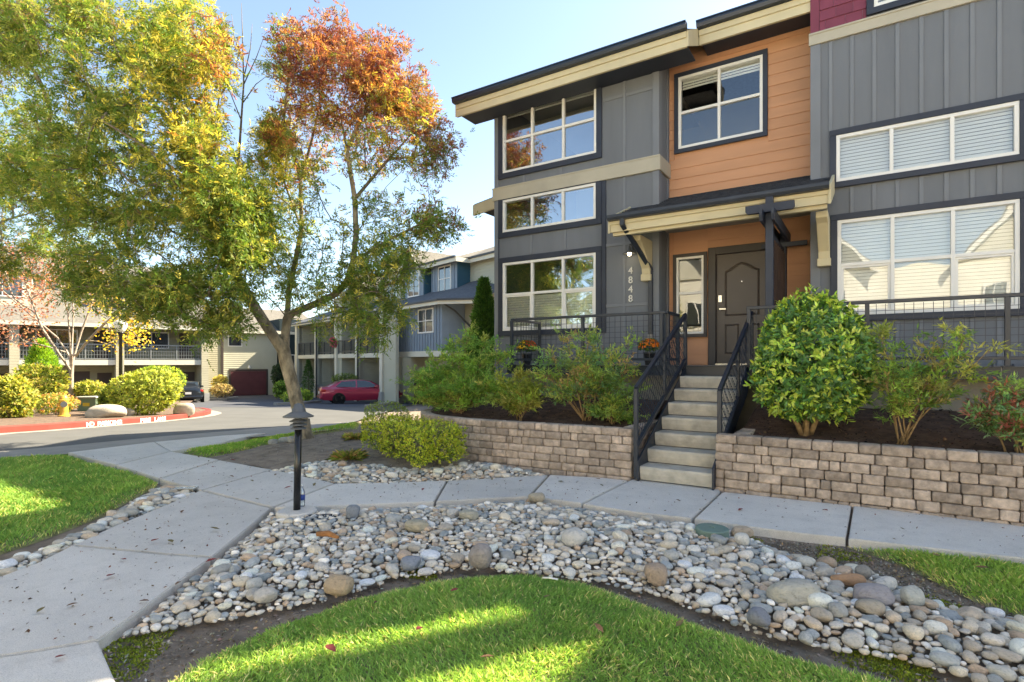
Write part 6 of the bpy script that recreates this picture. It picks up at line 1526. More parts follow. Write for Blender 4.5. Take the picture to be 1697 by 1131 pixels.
nandina('leafy nandina filling the bare end of the left planter beside the stair railing', pl3(1012, 705, 7.3), [onV(*p, 7.3+d) for p, d in (((985, 675), -.1), ((1030, 665), 0), ((1010, 640), .2), ((1045, 690), .1), ((1000, 690), -.2))], 9, .22, NG, 7)
nandina('broad green nandina thicket at the curved left end of the planter', pl3(760, 688, 7.35), [onV(*p, 7.35+d) for p, d in (((690, 620), .2), ((715, 600), .3), ((745, 575), .4), ((775, 560), .5), ((805, 565), .5), ((835, 590), .3), ((700, 660), -.1), ((735, 650), -.2), ((770, 640), -.2), ((810, 640), -.2), ((845, 640), -.1), ((760, 600), .1), ((800, 600), .1), ((680, 640), .2), ((830, 660), -.2), ((720, 625), 0))], 20, .26, [(.11, .20, .05), (.14, .25, .06), (.2, .30, .07), (.25, .29, .08)], 9, .06, .018, low=.15)
nandina('small yellow green nandina between the two large nandinas', pl3(862, 697, 7.1), [onV(*p, 7.1+d) for p, d in (((840, 640), 0), ((862, 620), .1), ((885, 640), .1), ((850, 670), -.1), ((880, 670), -.1), ((865, 650), 0))], 12, .22, [(.22, .25, .05), (.17, .22, .05), (.28, .26, .07)], 8)

def small_bush(name, label, c, r_, shoots, per, L, W, tip, old, tipf=.6, base=None, group=None, six=False, m='leaf', inner=.35, bottom=-.6, lump=.15, nst=10, stemm='twig'):
    root = thing(name, label, 'shrub', (c[0], c[1], base if base is not None else c[2]-r_[2]), group=group); lv = Leaves()
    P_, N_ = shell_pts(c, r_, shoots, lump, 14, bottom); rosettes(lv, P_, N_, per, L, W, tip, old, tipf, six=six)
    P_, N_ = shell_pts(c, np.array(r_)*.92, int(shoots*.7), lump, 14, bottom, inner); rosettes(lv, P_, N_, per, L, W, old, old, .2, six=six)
    lv.obj('foliage', MT[m], root)
    zb = base if base is not None else c[2]-r_[2]
    tp, _ = shell_pts(c, np.array(r_)*.8, nst, .1, 4, -.2); mb = MB()
    for q in tp:
        b = np.array([c[0]+(q[0]-c[0])*.25, c[1]+(q[1]-c[1])*.25, zb-.02]); mb.tube([b, b*.5+q*.5+rng.normal(size=3)*.04, q], [.012, .008, .003], 5)
    mb.build('branches', MT[stemm], root, smooth=True, recalc=False); return root
# clipped low hedge in front of the left wall
hb = GP(690, 772); hD = depth(hb.x, hb.y)
hc = at(684, 728, hD+.25); k_ = hD/FPX
YG = [(.30, .33, .04), (.24, .30, .04), (.36, .36, .05)]; DG = [(.08, .12, .025), (.11, .15, .03)]
root = thing('clipped_hedge', 'low clipped yellow green hedge in front of the curved block wall', 'hedge', tuple(hb)); lv = Leaves()
along = Vector((CY, SY, 0)); into = Vector((-SY, CY, 0))
hu = Vector((.93, -.36, 0)).normalized(); hw = Vector((.36, .93, 0)).normalized()
n = 2600; q = rng.uniform(-1, 1, (n, 3)); q = q/np.maximum(np.abs(q).max(1, keepdims=True), .2)**.98
q *= 1+.06*np.sin(q[:, [1]]*5+q[:, [0]]*7); hp = np.array([hc.x, hc.y, 0])+q[:, [0]]*np.array(hu)*.95+q[:, [1]]*np.array(hw)*.38
zt = .585+.02*np.sin(q[:, 0]*6)+.02*rng.normal(size=n); hz = .14+(zt-.14)*(q[:, 2]*.5+.5)
keep = (q[:, 2] > -.55)|(rng.random(n) < .35); hp[:, 2] = hz; nr_ = unit(q[:, [0]]*np.array(hu)+q[:, [1]]*np.array(hw)+np.array([0, 0, 1])*(q[:, [2]]*.9+.25))
rosettes(lv, hp[keep], nr_[keep], 6, .04, .018, YG, DG+YG, .8, six=False)
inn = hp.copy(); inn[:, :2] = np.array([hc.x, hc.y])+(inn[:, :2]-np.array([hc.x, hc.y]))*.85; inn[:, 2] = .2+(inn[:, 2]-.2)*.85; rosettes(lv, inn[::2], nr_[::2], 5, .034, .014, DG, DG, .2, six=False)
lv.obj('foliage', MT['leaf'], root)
mb = MB()
for i in range(46):
    t = rng.uniform(-.8, .8); b = np.array(hc)+np.array(hu)*t*.8+np.array(hw)*rng.uniform(-.15, .15); b[2] = soil_at(b[0], b[1]); e = np.array(hc)+np.array(hu)*(t+rng.normal()*.15)*.95+np.array(hw)*rng.uniform(-.36, .3); e[2] = rng.uniform(.42, .58)
    mb.tube([b, (b+e)/2+rng.normal(size=3)*.03, e], [.008, .006, .003], 4)
mb.build('branches', MT['twig'], root, smooth=True, recalc=False)
# loose low shrub behind the hedge, at the curve
p = GP(640, 700); small_bush('low_shrub', 'loose low shrub between the hedge and the road behind the curved wall', (p.x, p.y, p.z+.25), (.7, .45, .28), 330, 6, .045, .018, [(.17, .22, .05), (.13, .18, .05)], DG, .6, p.z)
# grass tufts beside the hedge
def tuft(label, px, py, r_, h, cols, n=420):
    p = GP(px, py); z = soil_at(p.x, p.y); root = thing('grass_tuft', label, 'grass', (p.x, p.y, z)); lv = Leaves()
    a = rng.uniform(0, 6.28, n); rr = r_*.4*np.sqrt(rng.random(n)); P_ = np.stack([p.x+rr*np.cos(a), p.y+rr*np.sin(a), np.full(n, z)], 1)
    d = np.stack([np.cos(a)*.8, np.sin(a)*.8, rng.uniform(.5, 1.4, n)], 1)+rng.normal(size=(n, 3))*.2
    lv.add(leafset(P_, d, runit(n), h*rng.uniform(.6, 1.2, n), .006, pal(cols, n), droop=.35)); lv.obj('blades', MT['grass'], root)
tuft('small brown tipped grass tuft at the corner of the stone strip', 578, 768, .3, .22, [(.20, .22, .05), (.30, .20, .09), (.14, .18, .04)])
tuft('yellowish grass tuft at the left foot of the clipped hedge', 588, 733, .28, .2, [(.25, .24, .06), (.17, .2, .05), (.32, .24, .1)])
# tall narrow conifer behind the bay's corner
def conifer(label, px, pyb, pyt, D, w_px, cols, n=2600):
    b = at(px, pyb, D); t = at(px, pyt, D); H_ = t.z-b.z; rw = w_px/2*D/FPX; root = thing('conifer', label, 'tree', tuple(b)); lv = Leaves()
    h = rng.random(n)**.8; rr = rw*np.minimum(1, (1-h)*1.5+.05)**.8*np.minimum(1, .55+h*3)*(1+.12*np.sin(h*40+rng.random(n)*2)); a = rng.uniform(0, 6.28, n); rad_ = rr*(1-.45*rng.random(n)**2)
    P_ = np.stack([b.x+rad_*np.cos(a), b.y+rad_*np.sin(a), b.z+h*H_], 1); ax = np.stack([np.cos(a)*.7, np.sin(a)*.7, np.full(n, 1.)], 1)
    k = 7; idx = np.repeat(np.arange(n), k); m_ = len(idx)
    lv.add(leafset(P_[idx]+rng.normal(size=(m_, 3))*.03, ax[idx]+rng.normal(size=(m_, 3))*.45, runit(m_), .11*rng.uniform(.6, 1.2, m_), .026, pal(cols, m_)))
    lv.obj('crown', MT['leaf'], root); MB().tube([tuple(b), tuple(b+(t-b)*.9)], [.07, .01], 6).build('trunk', MT['twig'], root)
conifer('tall narrow green conifer between the blue house and the gray bay', 802, 640, 466, 14.5, 50, [(.05, .11, .02), (.08, .16, .03), (.035, .08, .02)], 3200)
# ------------------------------------------------ plants of the island and the court
YY = [(.30, .30, .06), (.36, .33, .07), (.24, .27, .05), (.33, .27, .09)]; YD = [(.11, .14, .03), (.16, .18, .035)]
def fb(label, px, py, w, h, D, tip=YY, old=YD, n=420, Ls=.12, Ws=.05, name='island_shrub', dr=.8, per=7):
    c = at(px, py, D); rw, rh = w/2*D/FPX, h/2*D/FPX; zb = gz(c.x, c.y)+.1
    return small_bush(name, label, (c.x, c.y, c.z), (rw, rw*dr, rh), n, per, Ls, Ws, tip, old, .75, min(zb, c.z-rh*.6), bottom=-.9, nst=8)
fb('large yellow green shrub at the left edge of the island', 16, 662, 80, 78, 15.6, n=520)
fb('bright yellow shrub behind the hydrant on the island', 66, 642, 92, 66, 18.4, n=520)
fb('reddish low shrub beside the hydrant', 92, 670, 66, 34, 17.2, [(.46, .22, .10), (.40, .30, .08)], YD, 240, .08, .03)
fb('rounded yellow shrub behind the street lamp', 242, 650, 108, 74, 17.4, [(.28, .31, .06), (.33, .34, .07), (.22, .27, .05)], n=620)
fb('dark green shrub beside the street lamp', 184, 664, 44, 44, 17.6, [(.10, .14, .03), (.2, .24, .04)], [(.06, .09, .02)], 240)
fb('boxy clipped green hedge behind the rounded yellow shrub', 262, 632, 76, 48, 19.5, [(.22, .30, .05), (.28, .34, .06)], [(.10, .15, .03)], 420, .09, .04)
fb('low yellow hedge behind the utility box', 148, 646, 60, 30, 20.5, n=240)
fb('pinkish shrub beside the garage column', 370, 647, 40, 20, 41, [(.30, .22, .12), (.34, .28, .14)], [(.14, .11, .05)], 260, .14, .05)
fb('yellow topped shrub against the far garage wall', 365, 633, 26, 22, 42.5, [(.44, .34, .12), (.4, .36, .1)], [(.2, .18, .06)], 200, .14, .05)
fb('bright green shrub at the foot of the far dark wall', 466, 645, 28, 26, 42, [(.16, .26, .05), (.22, .32, .06)], [(.06, .1, .02)], 220, .14, .06)
fb('low lime shrub behind the ash trunk in the court', 492, 656, 52, 24, 37, [(.30, .36, .06), (.36, .42, .08)], [(.14, .2, .04)], 280, .14, .06)
fb('rounded green shrub behind the red car', 572, 630, 46, 20, 37.5, [(.15, .2, .06), (.2, .25, .07)], [(.08, .11, .03)], 240, .12, .05)
fb('dark ivy bush in the recess behind the ash trunk', 463, 622, 26, 40, 46, [(.03, .06, .03), (.05, .08, .04)], [(.02, .035, .02)], 240, .16, .08)
fb('magenta flowering plant on the far balcony', 552, 568, 14, 16, 40, [(.5, .06, .16), (.45, .1, .2)], [(.1, .16, .05)], 120, .1, .06, 'flower_pot')
conifer('small bright green cone shaped conifer behind the island shrubs', 68, 650, 565, 20.5, 54, [(.18, .30, .03), (.24, .36, .05), (.09, .17, .03)], 1500)
conifer('dark narrow conifer beside the carport column', 511, 655, 598, 42, 20, [(.03, .07, .02), (.05, .09, .025)], 700)
# maple with pale trunks
mp_ = ISL(118, 672); mD = 20.; mb0 = at(118, 676, mD); mb0.z = gz(mb0.x, mb0.y)+.1
maple = thing('maple_tree', 'pale barked maple with thin red and gold autumn leaves on the island', 'tree', tuple(mb0))
def Mx(px, py, dd=0): return tuple(at(px, py, mD+dd))
mlimbs = [[tuple(mb0), Mx(118, 640), Mx(118, 622), Mx(119, 606)], [Mx(119, 606), Mx(112, 585, .3), Mx(95, 560, .4), Mx(60, 530, .5), Mx(25, 500, .6), Mx(-10, 470, .7)], [Mx(119, 606), Mx(116, 570, -.3), Mx(113, 520, -.4), Mx(100, 470, -.4), Mx(90, 430, -.4)], [Mx(119, 606), Mx(126, 580, .2), Mx(135, 550, .3), Mx(150, 510, .4), Mx(158, 470, .4)], [Mx(119, 606), Mx(120, 560, .5), Mx(122, 520, .6), Mx(118, 460, .7)], [Mx(126, 590, -.2), Mx(145, 565, -.5), Mx(175, 535, -.6), Mx(215, 500, -.7)], [Mx(112, 585, .3), Mx(80, 575, -.3), Mx(40, 565, -.6)], [Mx(118, 615), Mx(100, 590, -.5), Mx(70, 545, -.8), Mx(45, 480, -.9), Mx(30, 430, -.9)]]
mell = [(40, 460, 60, 50, mD, 1.5, 2), (10, 420, 40, 40, mD, 1., 1), (100, 440, 60, 40, mD, 1.4, 1.6), (30, 540, 50, 40, mD, 1.2, 1.2), (150, 470, 40, 40, mD, 1.2, 1), (210, 540, 50, 45, mD-.5, 1.1, 1.8), (180, 500, 40, 30, mD-.3, 1., .8), (240, 500, 30, 30, mD-.5, .8, .7), (80, 500, 60, 40, mD, 1.3, 1)]
mc = ell_points(mell, 230); Pm, pam, cnm, _ = grow(mlimbs, mc, .3); chm, _, _ = skin_tree(Pm, pam, cnm, .007, .44, .006)
tubes(chm, Pm, 'trunk', MT['pale_bark'], maple, sides=7)
lv = Leaves(); idx = np.repeat(np.arange(len(mc)), 17); m_ = len(idx); P_ = mc[idx]+rng.normal(size=(m_, 3))*.2; ax_ = P_[:, 0]*CY+P_[:, 1]*SY
C_ = np.where((ax_ > -15.1)[:, None], pal([(.50, .38, .05), (.46, .28, .05), (.36, .36, .06)], m_), pal([(.32, .13, .08), (.27, .09, .07), (.35, .18, .09), (.26, .14, .11)], m_))
lv.add(leafset(P_, runit(m_)*np.array([1, 1, .6]), runit(m_), .11*rng.uniform(.6, 1.2, m_), .07, C_)); lv.obj('crown', MT['leaf'], maple)
# ================================================================== GRASS, CHIPS, FALLEN LEAVES
def grass(name, label, poly, dens, h, w, cols, edge=.05, bmin=-99, view=None, zoff=-.03):
    xs = [p[0] for p in poly]; ys = [p[1] for p in poly]
    x0, x1, y0, y1 = max(min(xs), -14), min(max(xs), 4.5), max(min(ys), .4), min(max(ys), 12)
    N = int(dens*(x1-x0)*(y1-y0)); X = rng.uniform(x0, x1, N); Y = rng.uniform(y0, y1, N)
    D = -X*SY+Y*CY; px = CXP+FPX*(X*CY+Y*SY)/np.maximum(D, .1); ok = (D > 1.6)&(px > -260)&(px < 1960)&inpoly(X, Y, poly); X, Y = X[ok], Y[ok]
    d = polydist(X, Y, poly); ok = rng.random(len(X)) < np.clip(.25+d/edge, 0, 1); X, Y, d = X[ok], Y[ok], d[ok]; n = len(X)
    Z = (.02*np.array([vn(x, y) for x, y in zip(X, Y)])+.038)*np.minimum(1, d/.13)-.036-.035; pat = .5+.5*np.sin(X*2.3+1.7*np.sin(Y*1.9))*np.cos(Y*2.7-.6*X)
    pat2 = .5+.5*np.sin(X*9.1+2*np.sin(Y*7))*np.cos(Y*8.3+X*3)
    lean = np.stack([.5*np.sin(X*3+Y*2), .5*np.cos(Y*3.3-X), np.zeros(n)], 1)
    dr = np.stack([rng.normal(size=n)*.42, rng.normal(size=n)*.42, np.ones(n)], 1)+lean*.5
    cols = np.array(cols); pat3 = .5+.5*np.sin(X*1.1+2.2*np.sin(Y*1.3+.7))*np.sin(Y*1.7+X*.8+1.); t = np.clip(.05+.6*pat+.45*(pat2-.5)+.25*rng.normal(size=n), 0, 1)[:, None]
    C = cols[0]*(1-t)+cols[1]*t; dry = rng.random(n) < (.04+.34*np.clip(pat3-.55, 0, 1)+.10*pat2+.6*np.exp(-d/.05)*(pat > .25)); C[dry] = np.array(cols[2])*(1+.15*rng.normal(size=(dry.sum(), 1)))
    C = C*(1+.14*rng.normal(size=(n, 1)))
    lv = Leaves(); L = h*rng.uniform(.45, 1.35, n)*(.75+.5*pat2)*(1-.35*np.exp(-d/.08)); lv.add(leafset(np.stack([X, Y, Z], 1), dr, runit(n)*np.array([1, 1, .2]), L, w*rng.uniform(.7, 1.3, n), C, .2, .25))
    o = lv.obj(name, MT['grass'], None); tag(o, label, 'grass', kind='stuff'); return o
GC = [(.125, .225, .06), (.235, .335, .10), (.44, .40, .22)]
grass('lawn_grass', 'mown green grass of the front lawn below the rock bed', LP_F, 15000, .06, .0042, GC)
grass('lawn_grass', 'thick green grass of the lawn left of the walk', LP_L, 5200, .085, .0085, [(.10, .19, .045), (.19, .28, .07), (.32, .31, .12)])
grass('lawn_grass', 'green grass strip at the right below the walk', LP_R, 9000, .075, .006, [(.12, .21, .05), (.22, .31, .08), (.38, .34, .16)], .12)
grass('lawn_grass', 'thin grass strip along the road near the ash trunk', LP_B, 3500, .07, .011, [(.11, .2, .035), (.2, .3, .06), (.32, .28, .11)], .2)

def chips(name, label, polys, n, cols, zf, size=(.012, .045), flat=.5, kind='stuff', parent=None):
    Vs, Ts, Cs, k0 = [], [], [], 0
    for poly, m_ in polys:
        xs = [p[0] for p in poly]; ys = [p[1] for p in poly]; X = rng.uniform(min(xs), max(xs), m_*3); Y = rng.uniform(min(ys), max(ys), m_*3); ok = inpoly(X, Y, poly); X, Y = X[ok][:m_], Y[ok][:m_]; n = len(X)
        Z = np.array([zf(x, y) for x, y in zip(X, Y)])+.006; L = rng.uniform(*size, n)
        d = runit(n)*np.array([1, 1, .35]); V, T_, C = leafset(np.stack([X, Y, Z], 1), d, np.array([0, 0, 1.])+rng.normal(size=(n, 3))*.4, L, L*rng.uniform(.25, .6, n), pal(cols, n, .3), .1)
        Vs.append(V); Ts.append(T_+k0); Cs.append(C); k0 += len(V)
    o = mobj(tri_mesh(name, np.concatenate(Vs), np.concatenate(Ts), MT['chip'], np.clip(np.concatenate(Cs), 0, 1)), name); tag(o, label, 'mulch', kind=kind); return o
chips('bark_mulch', 'brown bark chips and dry leaves in the planters', [([(SR+.1, 6.75), (2.8, 6.72), (2.8, VF+.2), (SR+.1, VF+.2)], 3800), ([(SL-.2, 6.7), (SL-.2, VF+.2), (-6.1, VF+.2), (-5.6, 6.9)], 2500)], 0, [(.09, .045, .03), (.05, .028, .02), (.16, .085, .05), (.22, .12, .06), (.03, .02, .015)], planter_z)
NEAR_SOIL = P2([(165, 1063), (195, 1045), (359, 1018), (540, 986), (659, 945), (780, 932), (900, 945), (993, 956), (1100, 980), (1179, 1012), (1272, 1043), (1396, 1067), (1500, 1086), (1650, 1125), (1560, 1138), (1466, 1112), (1342, 1079), (1210, 1038), (1074, 990), (960, 950), (867, 941), (694, 957), (504, 1007), (339, 1074), (243, 1130), (195, 1131)])
NEAR_SOIL2 = P2([(1230, 876), (1404, 895), (1500, 925), (1590, 969), (1697, 1006), (1800, 1030), (1697, 1016), (1578, 997), (1447, 941), (1334, 920), (1269, 897)])
def flat_z(x, y): return -.07
chips('soil_litter', 'crumbs, twigs and grit on the bare soil around the stones', [(NEAR_SOIL, 5200), (NEAR_SOIL2, 3200), (ST, 6500)], 0, [(.22, .17, .12), (.12, .09, .065), (.3, .24, .17), (.4, .36, .3), (.36, .25, .13)], lambda x, y: max(-.072, soil_at(x, y)-.0) if bool(inpoly(np.array([x]), np.array([y]), ST)[0]) else -.07, (.008, .032))
# moss patches: low green cushions by the stone bed
def moss(px, py, r_, label):
    p = GP(px, py); n = 900; a = rng.uniform(0, 6.28, n); q = r_*np.sqrt(rng.random(n))*(1+.3*np.sin(a*3+px)); X, Y = p.x+q*np.cos(a), p.y+q*np.sin(a)
    lv = Leaves(); lv.add(leafset(np.stack([X, Y, np.full(n, -.075)], 1), np.array([0, 0, 1.])+rng.normal(size=(n, 3))*.6, runit(n), .016*rng.uniform(.6, 1.4, n), .011, pal([(.12, .15, .02), (.18, .20, .03), (.09, .11, .02)], n)))
    o = lv.obj('moss', MT['grass']); tag(o, label, 'moss', kind='stuff')
for a in ((210, 1075, .16, 'moss cushion at the corner of the walk'), (235, 1045, .14, 'moss beside the lowest left stones'), (1455, 1075, .16, 'moss patch below the stones at right'), (1500, 1085, .14, 'moss patch near the lower right stones'), (1560, 985, .12, 'thin moss on bare soil by the right lawn'), (1390, 905, .18, 'thin moss by the walk on the right'), (1240, 880, .1, 'moss strip along the walk edge'), (700, 935, .12, 'moss between stones by the lawn edge')): moss(*a)
# fallen leaves, each its own
lm = [tri_mesh('fallen_leaf', *(lambda v: (v[0], v[1]))(leafset6(np.zeros((1, 3)), np.array([[1., 0, 0]]), np.array([[0, 0, 1.]]), .07, .026+.006*k, np.array([[.2, .1, .05]]), .25, -.12*k)), mt) for k, mt in enumerate((mat('dry_leaf_brown', (.16, .085, .045), .8, 30, .2, 0), mat('dry_leaf_red', (.22, .045, .04), .8, 30, .2, 0), mat('dry_leaf_olive', (.15, .12, .05), .8, 30, .2, 0)))]
spots = [(130, 1003), (190, 955), (286, 902), (300, 967), (340, 935), (405, 905), (300, 853), (250, 900), (420, 800), (455, 790), (470, 812), (430, 830), (380, 790), (350, 775), (520, 808), (545, 815), (390, 765), (330, 760), (620, 812), (653, 808), (690, 806), (760, 805), (700, 815), (815, 798), (860, 800), (925, 795), (935, 800), (995, 796), (905, 815), (1000, 808), (1120, 830), (1292, 842), (1372, 849), (1300, 860), (1230, 845), (1500, 880), (230, 1000), (110, 1090), (60, 1020), (480, 800), (200, 930), (365, 880)]
spots2 = [(620, 1010), (760, 985), (900, 1000), (1000, 1060), (540, 1080), (1120, 1050), (820, 1100), (700, 1050), (80, 800), (150, 790), (60, 860), (1560, 930), (1640, 950)]
for k, (px, py) in enumerate(spots+spots2):
    p = GP(px, py); o = bpy.data.objects.new('fallen_leaf', lm[(k*7) % 3 if k not in (31, 32) else 1]); COL.objects.link(o); o.location = (p.x, p.y, .014 if k < len(spots) else .035); o.rotation_euler = (rng.uniform(-.2, .2), rng.uniform(-.2, .2), rng.uniform(0, 6.28)); s_ = rng.uniform(.6, 1.3); o.scale = (s_, s_, s_)
    tag(o, *(('small curled dry leaf lying on the concrete walk', 'leaf', 'fallen leaves on the walk') if k < len(spots) else ('small dry leaf caught in the grass of a lawn', 'leaf', 'fallen leaves on the lawns')))

# crumbs of leaf and soil along the walk joints and edges
chips('walk_litter', 'scattered crumbs of dry leaf on the concrete walk', [(P2(q), k) for q, k in (([(330, 815), (240, 852), (60, 935), (0, 957), (0, 1085), (164, 1058), (290, 968), (411, 873), (450, 842)], 260), ([(120, 752), (265, 795), (450, 840), (550, 803), (365, 764)], 260), ([(555, 803), (455, 841), (720, 831), (960, 834), (1040, 797), (740, 797)], 260), ([(1042, 797), (966, 835), (1148, 859), (1402, 891), (1697, 923), (1697, 872), (1414, 840)], 160))], 0, [(.16, .09, .05), (.1, .06, .04), (.22, .14, .06), (.25, .08, .05)], lambda x, y: .002, (.008, .03))
# ================================================================== ACROSS THE LAWN (row and trees mirrored in the windows; paving added for bounce light)
sheet('bounce_paving', [(-40, -3.2), (30, -3.2), (30, -9.0), (-40, -9.0)], -.02, MT['concrete'])  # pale paving added behind the camera to bounce sun onto the facade
ac = thing('townhouse_row', 'cream gabled townhouse row across the lawn mirrored in the front windows', 'building', (2, -13, 0))
MB().box(-12, 16, -22, -12.5, -.1, 6.2).build('wall', sidingmat('cream_lap_siding', (.74, .70, .60), .18), ac)
for k, (a, b, top) in enumerate(((-12.5, -6.2, 9.4), (-5.6, .2, 9.0), (2.8, 9.4, 9.6), (10, 16.5, 9.2))):
    m_ = (a+b)/2
    MB().prism([(a+.4, 6.2), (b-.4, 6.2), (m_, top-.25)], 'Y', -22, -12.4).build('gable_wall', MT['farcream'], ac)
    for s_ in (a, b): MB().hexa([(s_, -11.9, 5.9), (m_, -11.9, top), (m_, -22.4, top), (s_, -22.4, 5.9), (s_, -11.9, 6.1), (m_, -11.9, top+.2), (m_, -22.4, top+.2), (s_, -22.4, 6.1)]).build('roof', MT['farroof_dark'], ac)
    for s_ in (a, b): MB().hexa([(s_, -11.84, 5.72), (m_, -11.84, top-.2), (m_, -11.9, top-.2), (s_, -11.9, 5.72), (s_, -11.84, 6.0), (m_, -11.84, top+.1), (m_, -11.9, top+.1), (s_, -11.9, 6.0)]).build('barge_board', MT['white'], ac)
    for z0, z1 in ((.9, 2.3), (3.6, 5.0)):
        for x in (m_-1.6, m_+.5):
            w = MB().box(x-.08, x+1.18, -12.5, -12.42, z0-.08, z0).box(x-.08, x+1.18, -12.5, -12.42, z1, z1+.08).box(x-.08, x, -12.5, -12.42, z0, z1).box(x+1.1, x+1.18, -12.5, -12.42, z0, z1).box(x+.52, x+.58, -12.5, -12.43, z0, z1).build('window', MT['white'], ac)
            MB().box(x, x+1.1, -12.49, -12.46, z0, z1).build('pane', MT['pane_far'], w)
for loc, rz, lab in (((-15.5, -5.0, -.1), 2.2, 'big ash across the lawn mirrored in the left bay windows'), ((-21, 1.0, -.1), 4.0, 'second ash farther left mirrored in the lower bay windows'), ((-11.5, -11.0, -.1), 1.0, 'far ash by the cream row mirrored in the upper bay windows')):
    c = copy_tree(ash); c.location = loc; c.rotation_euler = (0, 0, rz); c['label'] = lab; c['group'] = 'ash trees across the lawn'
# ================================================================== SMALL THINGS
# bollard light
bp = GP(492, 851); bD = depth(bp.x, bp.y); zt = at(493, 668, bD).z
bol = thing('bollard_light', 'black bollard light with louvred cap on a round concrete footing', 'bollard', tuple(bp))
MB().lathe([(.185, -.06), (.185, .02), (.17, .035), (.0, .036)], (bp.x, bp.y, 0), 22).build('footing', MT['concrete'], bol, smooth=False)
pr_ = .033
MB().tube([(bp.x, bp.y, .03), (bp.x+.012, bp.y+.008, zt-.22)], pr_, 18).build('post', MT['black'], bol, smooth=True)
tx, ty = bp.x+.012, bp.y+.008
for k in range(3): MB().lathe([(.045, zt-.245+.035*k), (.074+.005*k, zt-.25+.035*k), (.074+.005*k, zt-.244+.035*k), (.045, zt-.225+.035*k)], (tx, ty, 0), 22).build('louvre', MT['dgray'], bol, smooth=True)
MB().lathe([(.03, zt-.24), (.03, zt-.12)], (tx, ty, 0), 14).build('lens', MT['dgray'], bol)
MB().lathe([(.14, zt-.135), (.143, zt-.128), (.07, zt-.088), (.06, zt-.085), (.06, zt-.055), (.05, zt-.05), (.034, zt-.012), (.0, zt)], (tx, ty, 0), 24).build('cap', MT['dgray'], bol, smooth=True)
# plastic bottle behind the post
q = at(500.5, 843, bD+.12); bot = thing('plastic_bottle', 'clear plastic water bottle with blue label standing behind the bollard', 'bottle', (q.x, q.y, .036))
MB().lathe([(.025, .036), (.028, .045), (.028, .17), (.02, .2), (.011, .215), (.011, .235)], (q.x, q.y, 0), 14).build('body', glassmat('clear_plastic', .2, (.85, .9, .92), 0), bot, smooth=True)
MB().lathe([(.0287, .10), (.0287, .15)], (q.x, q.y, 0), 14).build('bottle_label', mat('blue_label', (.03, .06, .25), .4, 3, .1, 0), bot, smooth=True)
MB().lathe([(.013, .235), (.013, .25), (0, .25)], (q.x, q.y, 0), 10).build('bottle_cap', MT['white'], bot)
# drain grates
def grate(label, px, py, w, d, m, n=7, rot=0.):
    p = GP(px, py); root = thing('drain_grate', label, 'grate', (p.x, p.y, .0), YAW+rot)
    MB().box(-w/2, w/2, -d/2, -d/2+.012, -.01, .02).box(-w/2, w/2, d/2-.012, d/2, -.01, .02).box(-w/2, -w/2+.012, -d/2+.012, d/2-.012, -.01, .02).box(w/2-.012, w/2, -d/2+.012, d/2-.012, -.01, .02).build('frame', m, root, local=True)
    b_ = MB()
    for i in range(n): x = -w/2+w*(i+.5)/n; b_.box(x-.006, x+.006, -d/2+.012, d/2-.012, -.008, .017)
    for i in range(3): y = -d/2+d*(i+1)/4; b_.box(-w/2+.012, w/2-.012, y-.005, y+.005, -.008, .015)
    b_.build('bars', m, root, local=True); MB().box(-w/2+.01, w/2-.01, -d/2+.01, d/2-.01, -.05, -.03).build('pit', MT['mulch'], root, local=True)
grate('dark square drain grate among the stones beside the bollard', 533, 862, .3, .26, MT['steel'], 8, .15)
grate('gray metal drain grate at the tip of the left lawn', 302, 811, .3, .14, MT['metal'], 9, .1)
# irrigation valve lid
p = GP(1180, 886); vl = thing('valve_lid', 'round green plastic irrigation valve lid among the stones', 'lid', (p.x, p.y, 0)); gp = mat('green_plastic', (.15, .22, .185), .55, 6, .12, .1, 80, .002)
MB().lathe([(.135, -.02), (.135, .05), (.128, .058), (.0, .06)], (p.x, p.y, 0), 28).build('lid', gp, vl); MB().box(p.x-.02, p.x+.02, p.y-.006, p.y+.006, .06, .066).build('grip', gp, vl)
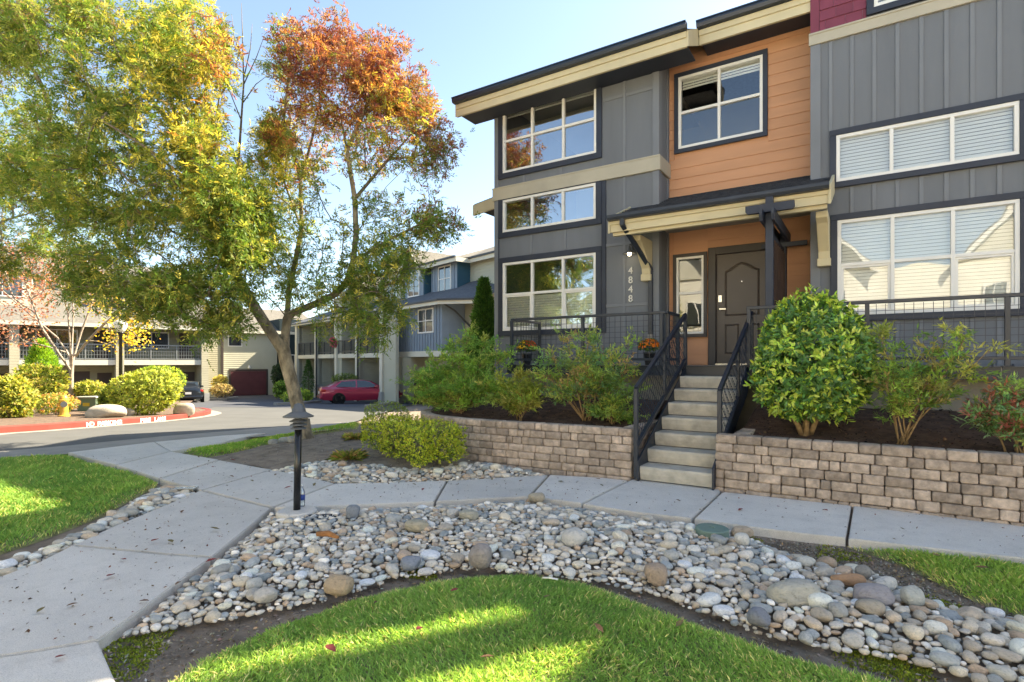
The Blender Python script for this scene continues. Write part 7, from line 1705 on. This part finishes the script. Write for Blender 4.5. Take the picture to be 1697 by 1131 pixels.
# potted chrysanthemums on the deck
def mum(label, px, py, v, r_, cols, groups):
    c = onV(px, py, v); root = thing('potted_mum', label, 'flower pot', (c.x, c.y, DECK)); h = .2
    MB().lathe([(.07, 0), (.1, h), (.108, h), (.108, h+.015), (.09, h+.01), (.085, h-.02)], (c.x, c.y, DECK+.004), 18).build('pot', MT['black'], root)
    cen = (c.x, c.y, DECK+h+r_*.75); P_, N_ = shell_pts(cen, (r_, r_, r_*.75), 260, .08, 6, -.5); lv = Leaves(); rosettes(lv, P_, N_, 4, .045, .02, [(.08, .13, .03)], [(.05, .09, .02)], .4, six=False); lv.obj('foliage', MT['leaf'], root)
    P_, N_ = shell_pts(cen, (r_*1.05, r_*1.05, r_*.82), 130, .08, 6, -.2); lv = Leaves(); k = 12; idx = np.repeat(np.arange(len(P_)), k); a = np.tile(np.arange(k)*2*np.pi/k, len(P_))
    if groups: ang = np.arctan2(P_[:, 0]-c.x, -(P_[:, 1]-c.y)); ci = (ang > .25).astype(int)
    else: ci = np.zeros(len(P_), int)
    t1 = unit(np.cross(N_, [0, 0, 1.])+1e-3); t2 = np.cross(N_, t1); d = t1[idx]*np.cos(a)[:, None]+t2[idx]*np.sin(a)[:, None]+N_[idx]*.35
    C_ = np.array(cols)[ci][idx]*(1+.15*rng.normal(size=(len(idx), 1))); lv.add(leafset(P_[idx], d, N_[idx], .026, .012, C_, .1)); lv.obj('flowers', MT['leaf'], root)
mum('potted yellow and red chrysanthemum behind the left railing', 873, 600, 8.95, .17, [(.62, .45, .03), (.48, .10, .03)], True)
mum('potted orange chrysanthemum beside the downspout on the porch', 1076, 600, 9.1, .16, [(.60, .22, .03)], False)
# small things on the lawn: twig, scrap
p = GP(910, 968); tag(MB().tube([(p.x-.05, p.y, .03), (p.x, p.y+.01, .036), (p.x+.05, p.y+.03, .03)], .006, 6).build('plastic_scrap', MT['white'], smooth=True), 'thin white scrap lying on the front lawn', 'scrap')
p = GP(545, 907); tag(MB().tube([(p.x-.11, p.y-.02, .09), (p.x, p.y, .105), (p.x+.1, p.y+.01, .09)], [.02, .025, .012], 7).build('wood_scrap', mat('rotten_wood', (.34, .15, .055), .85, 20, .3, .5, 60, .01), smooth=True), 'rusty brown splinter of wood lying on the stones', 'wood')
# boulder-size stones by the trunk
for k, (px, py, w, lb_) in enumerate(((470, 729, 24, 'gray stone in the grass left of the ash trunk'), (452, 733, 20, 'pale stone beside the ash trunk grass'), (483, 734, 18, 'small stone just left of the ash trunk'))):
    p = GP(px, py); D = depth(p.x, p.y); put_stone((p.x, p.y, soil_at(p.x, p.y)+.03), w/2*D/FPX, w/2.6*D/FPX, .07, YAW+k, .15, k+5, (.36, .35, .31), None, lb_)
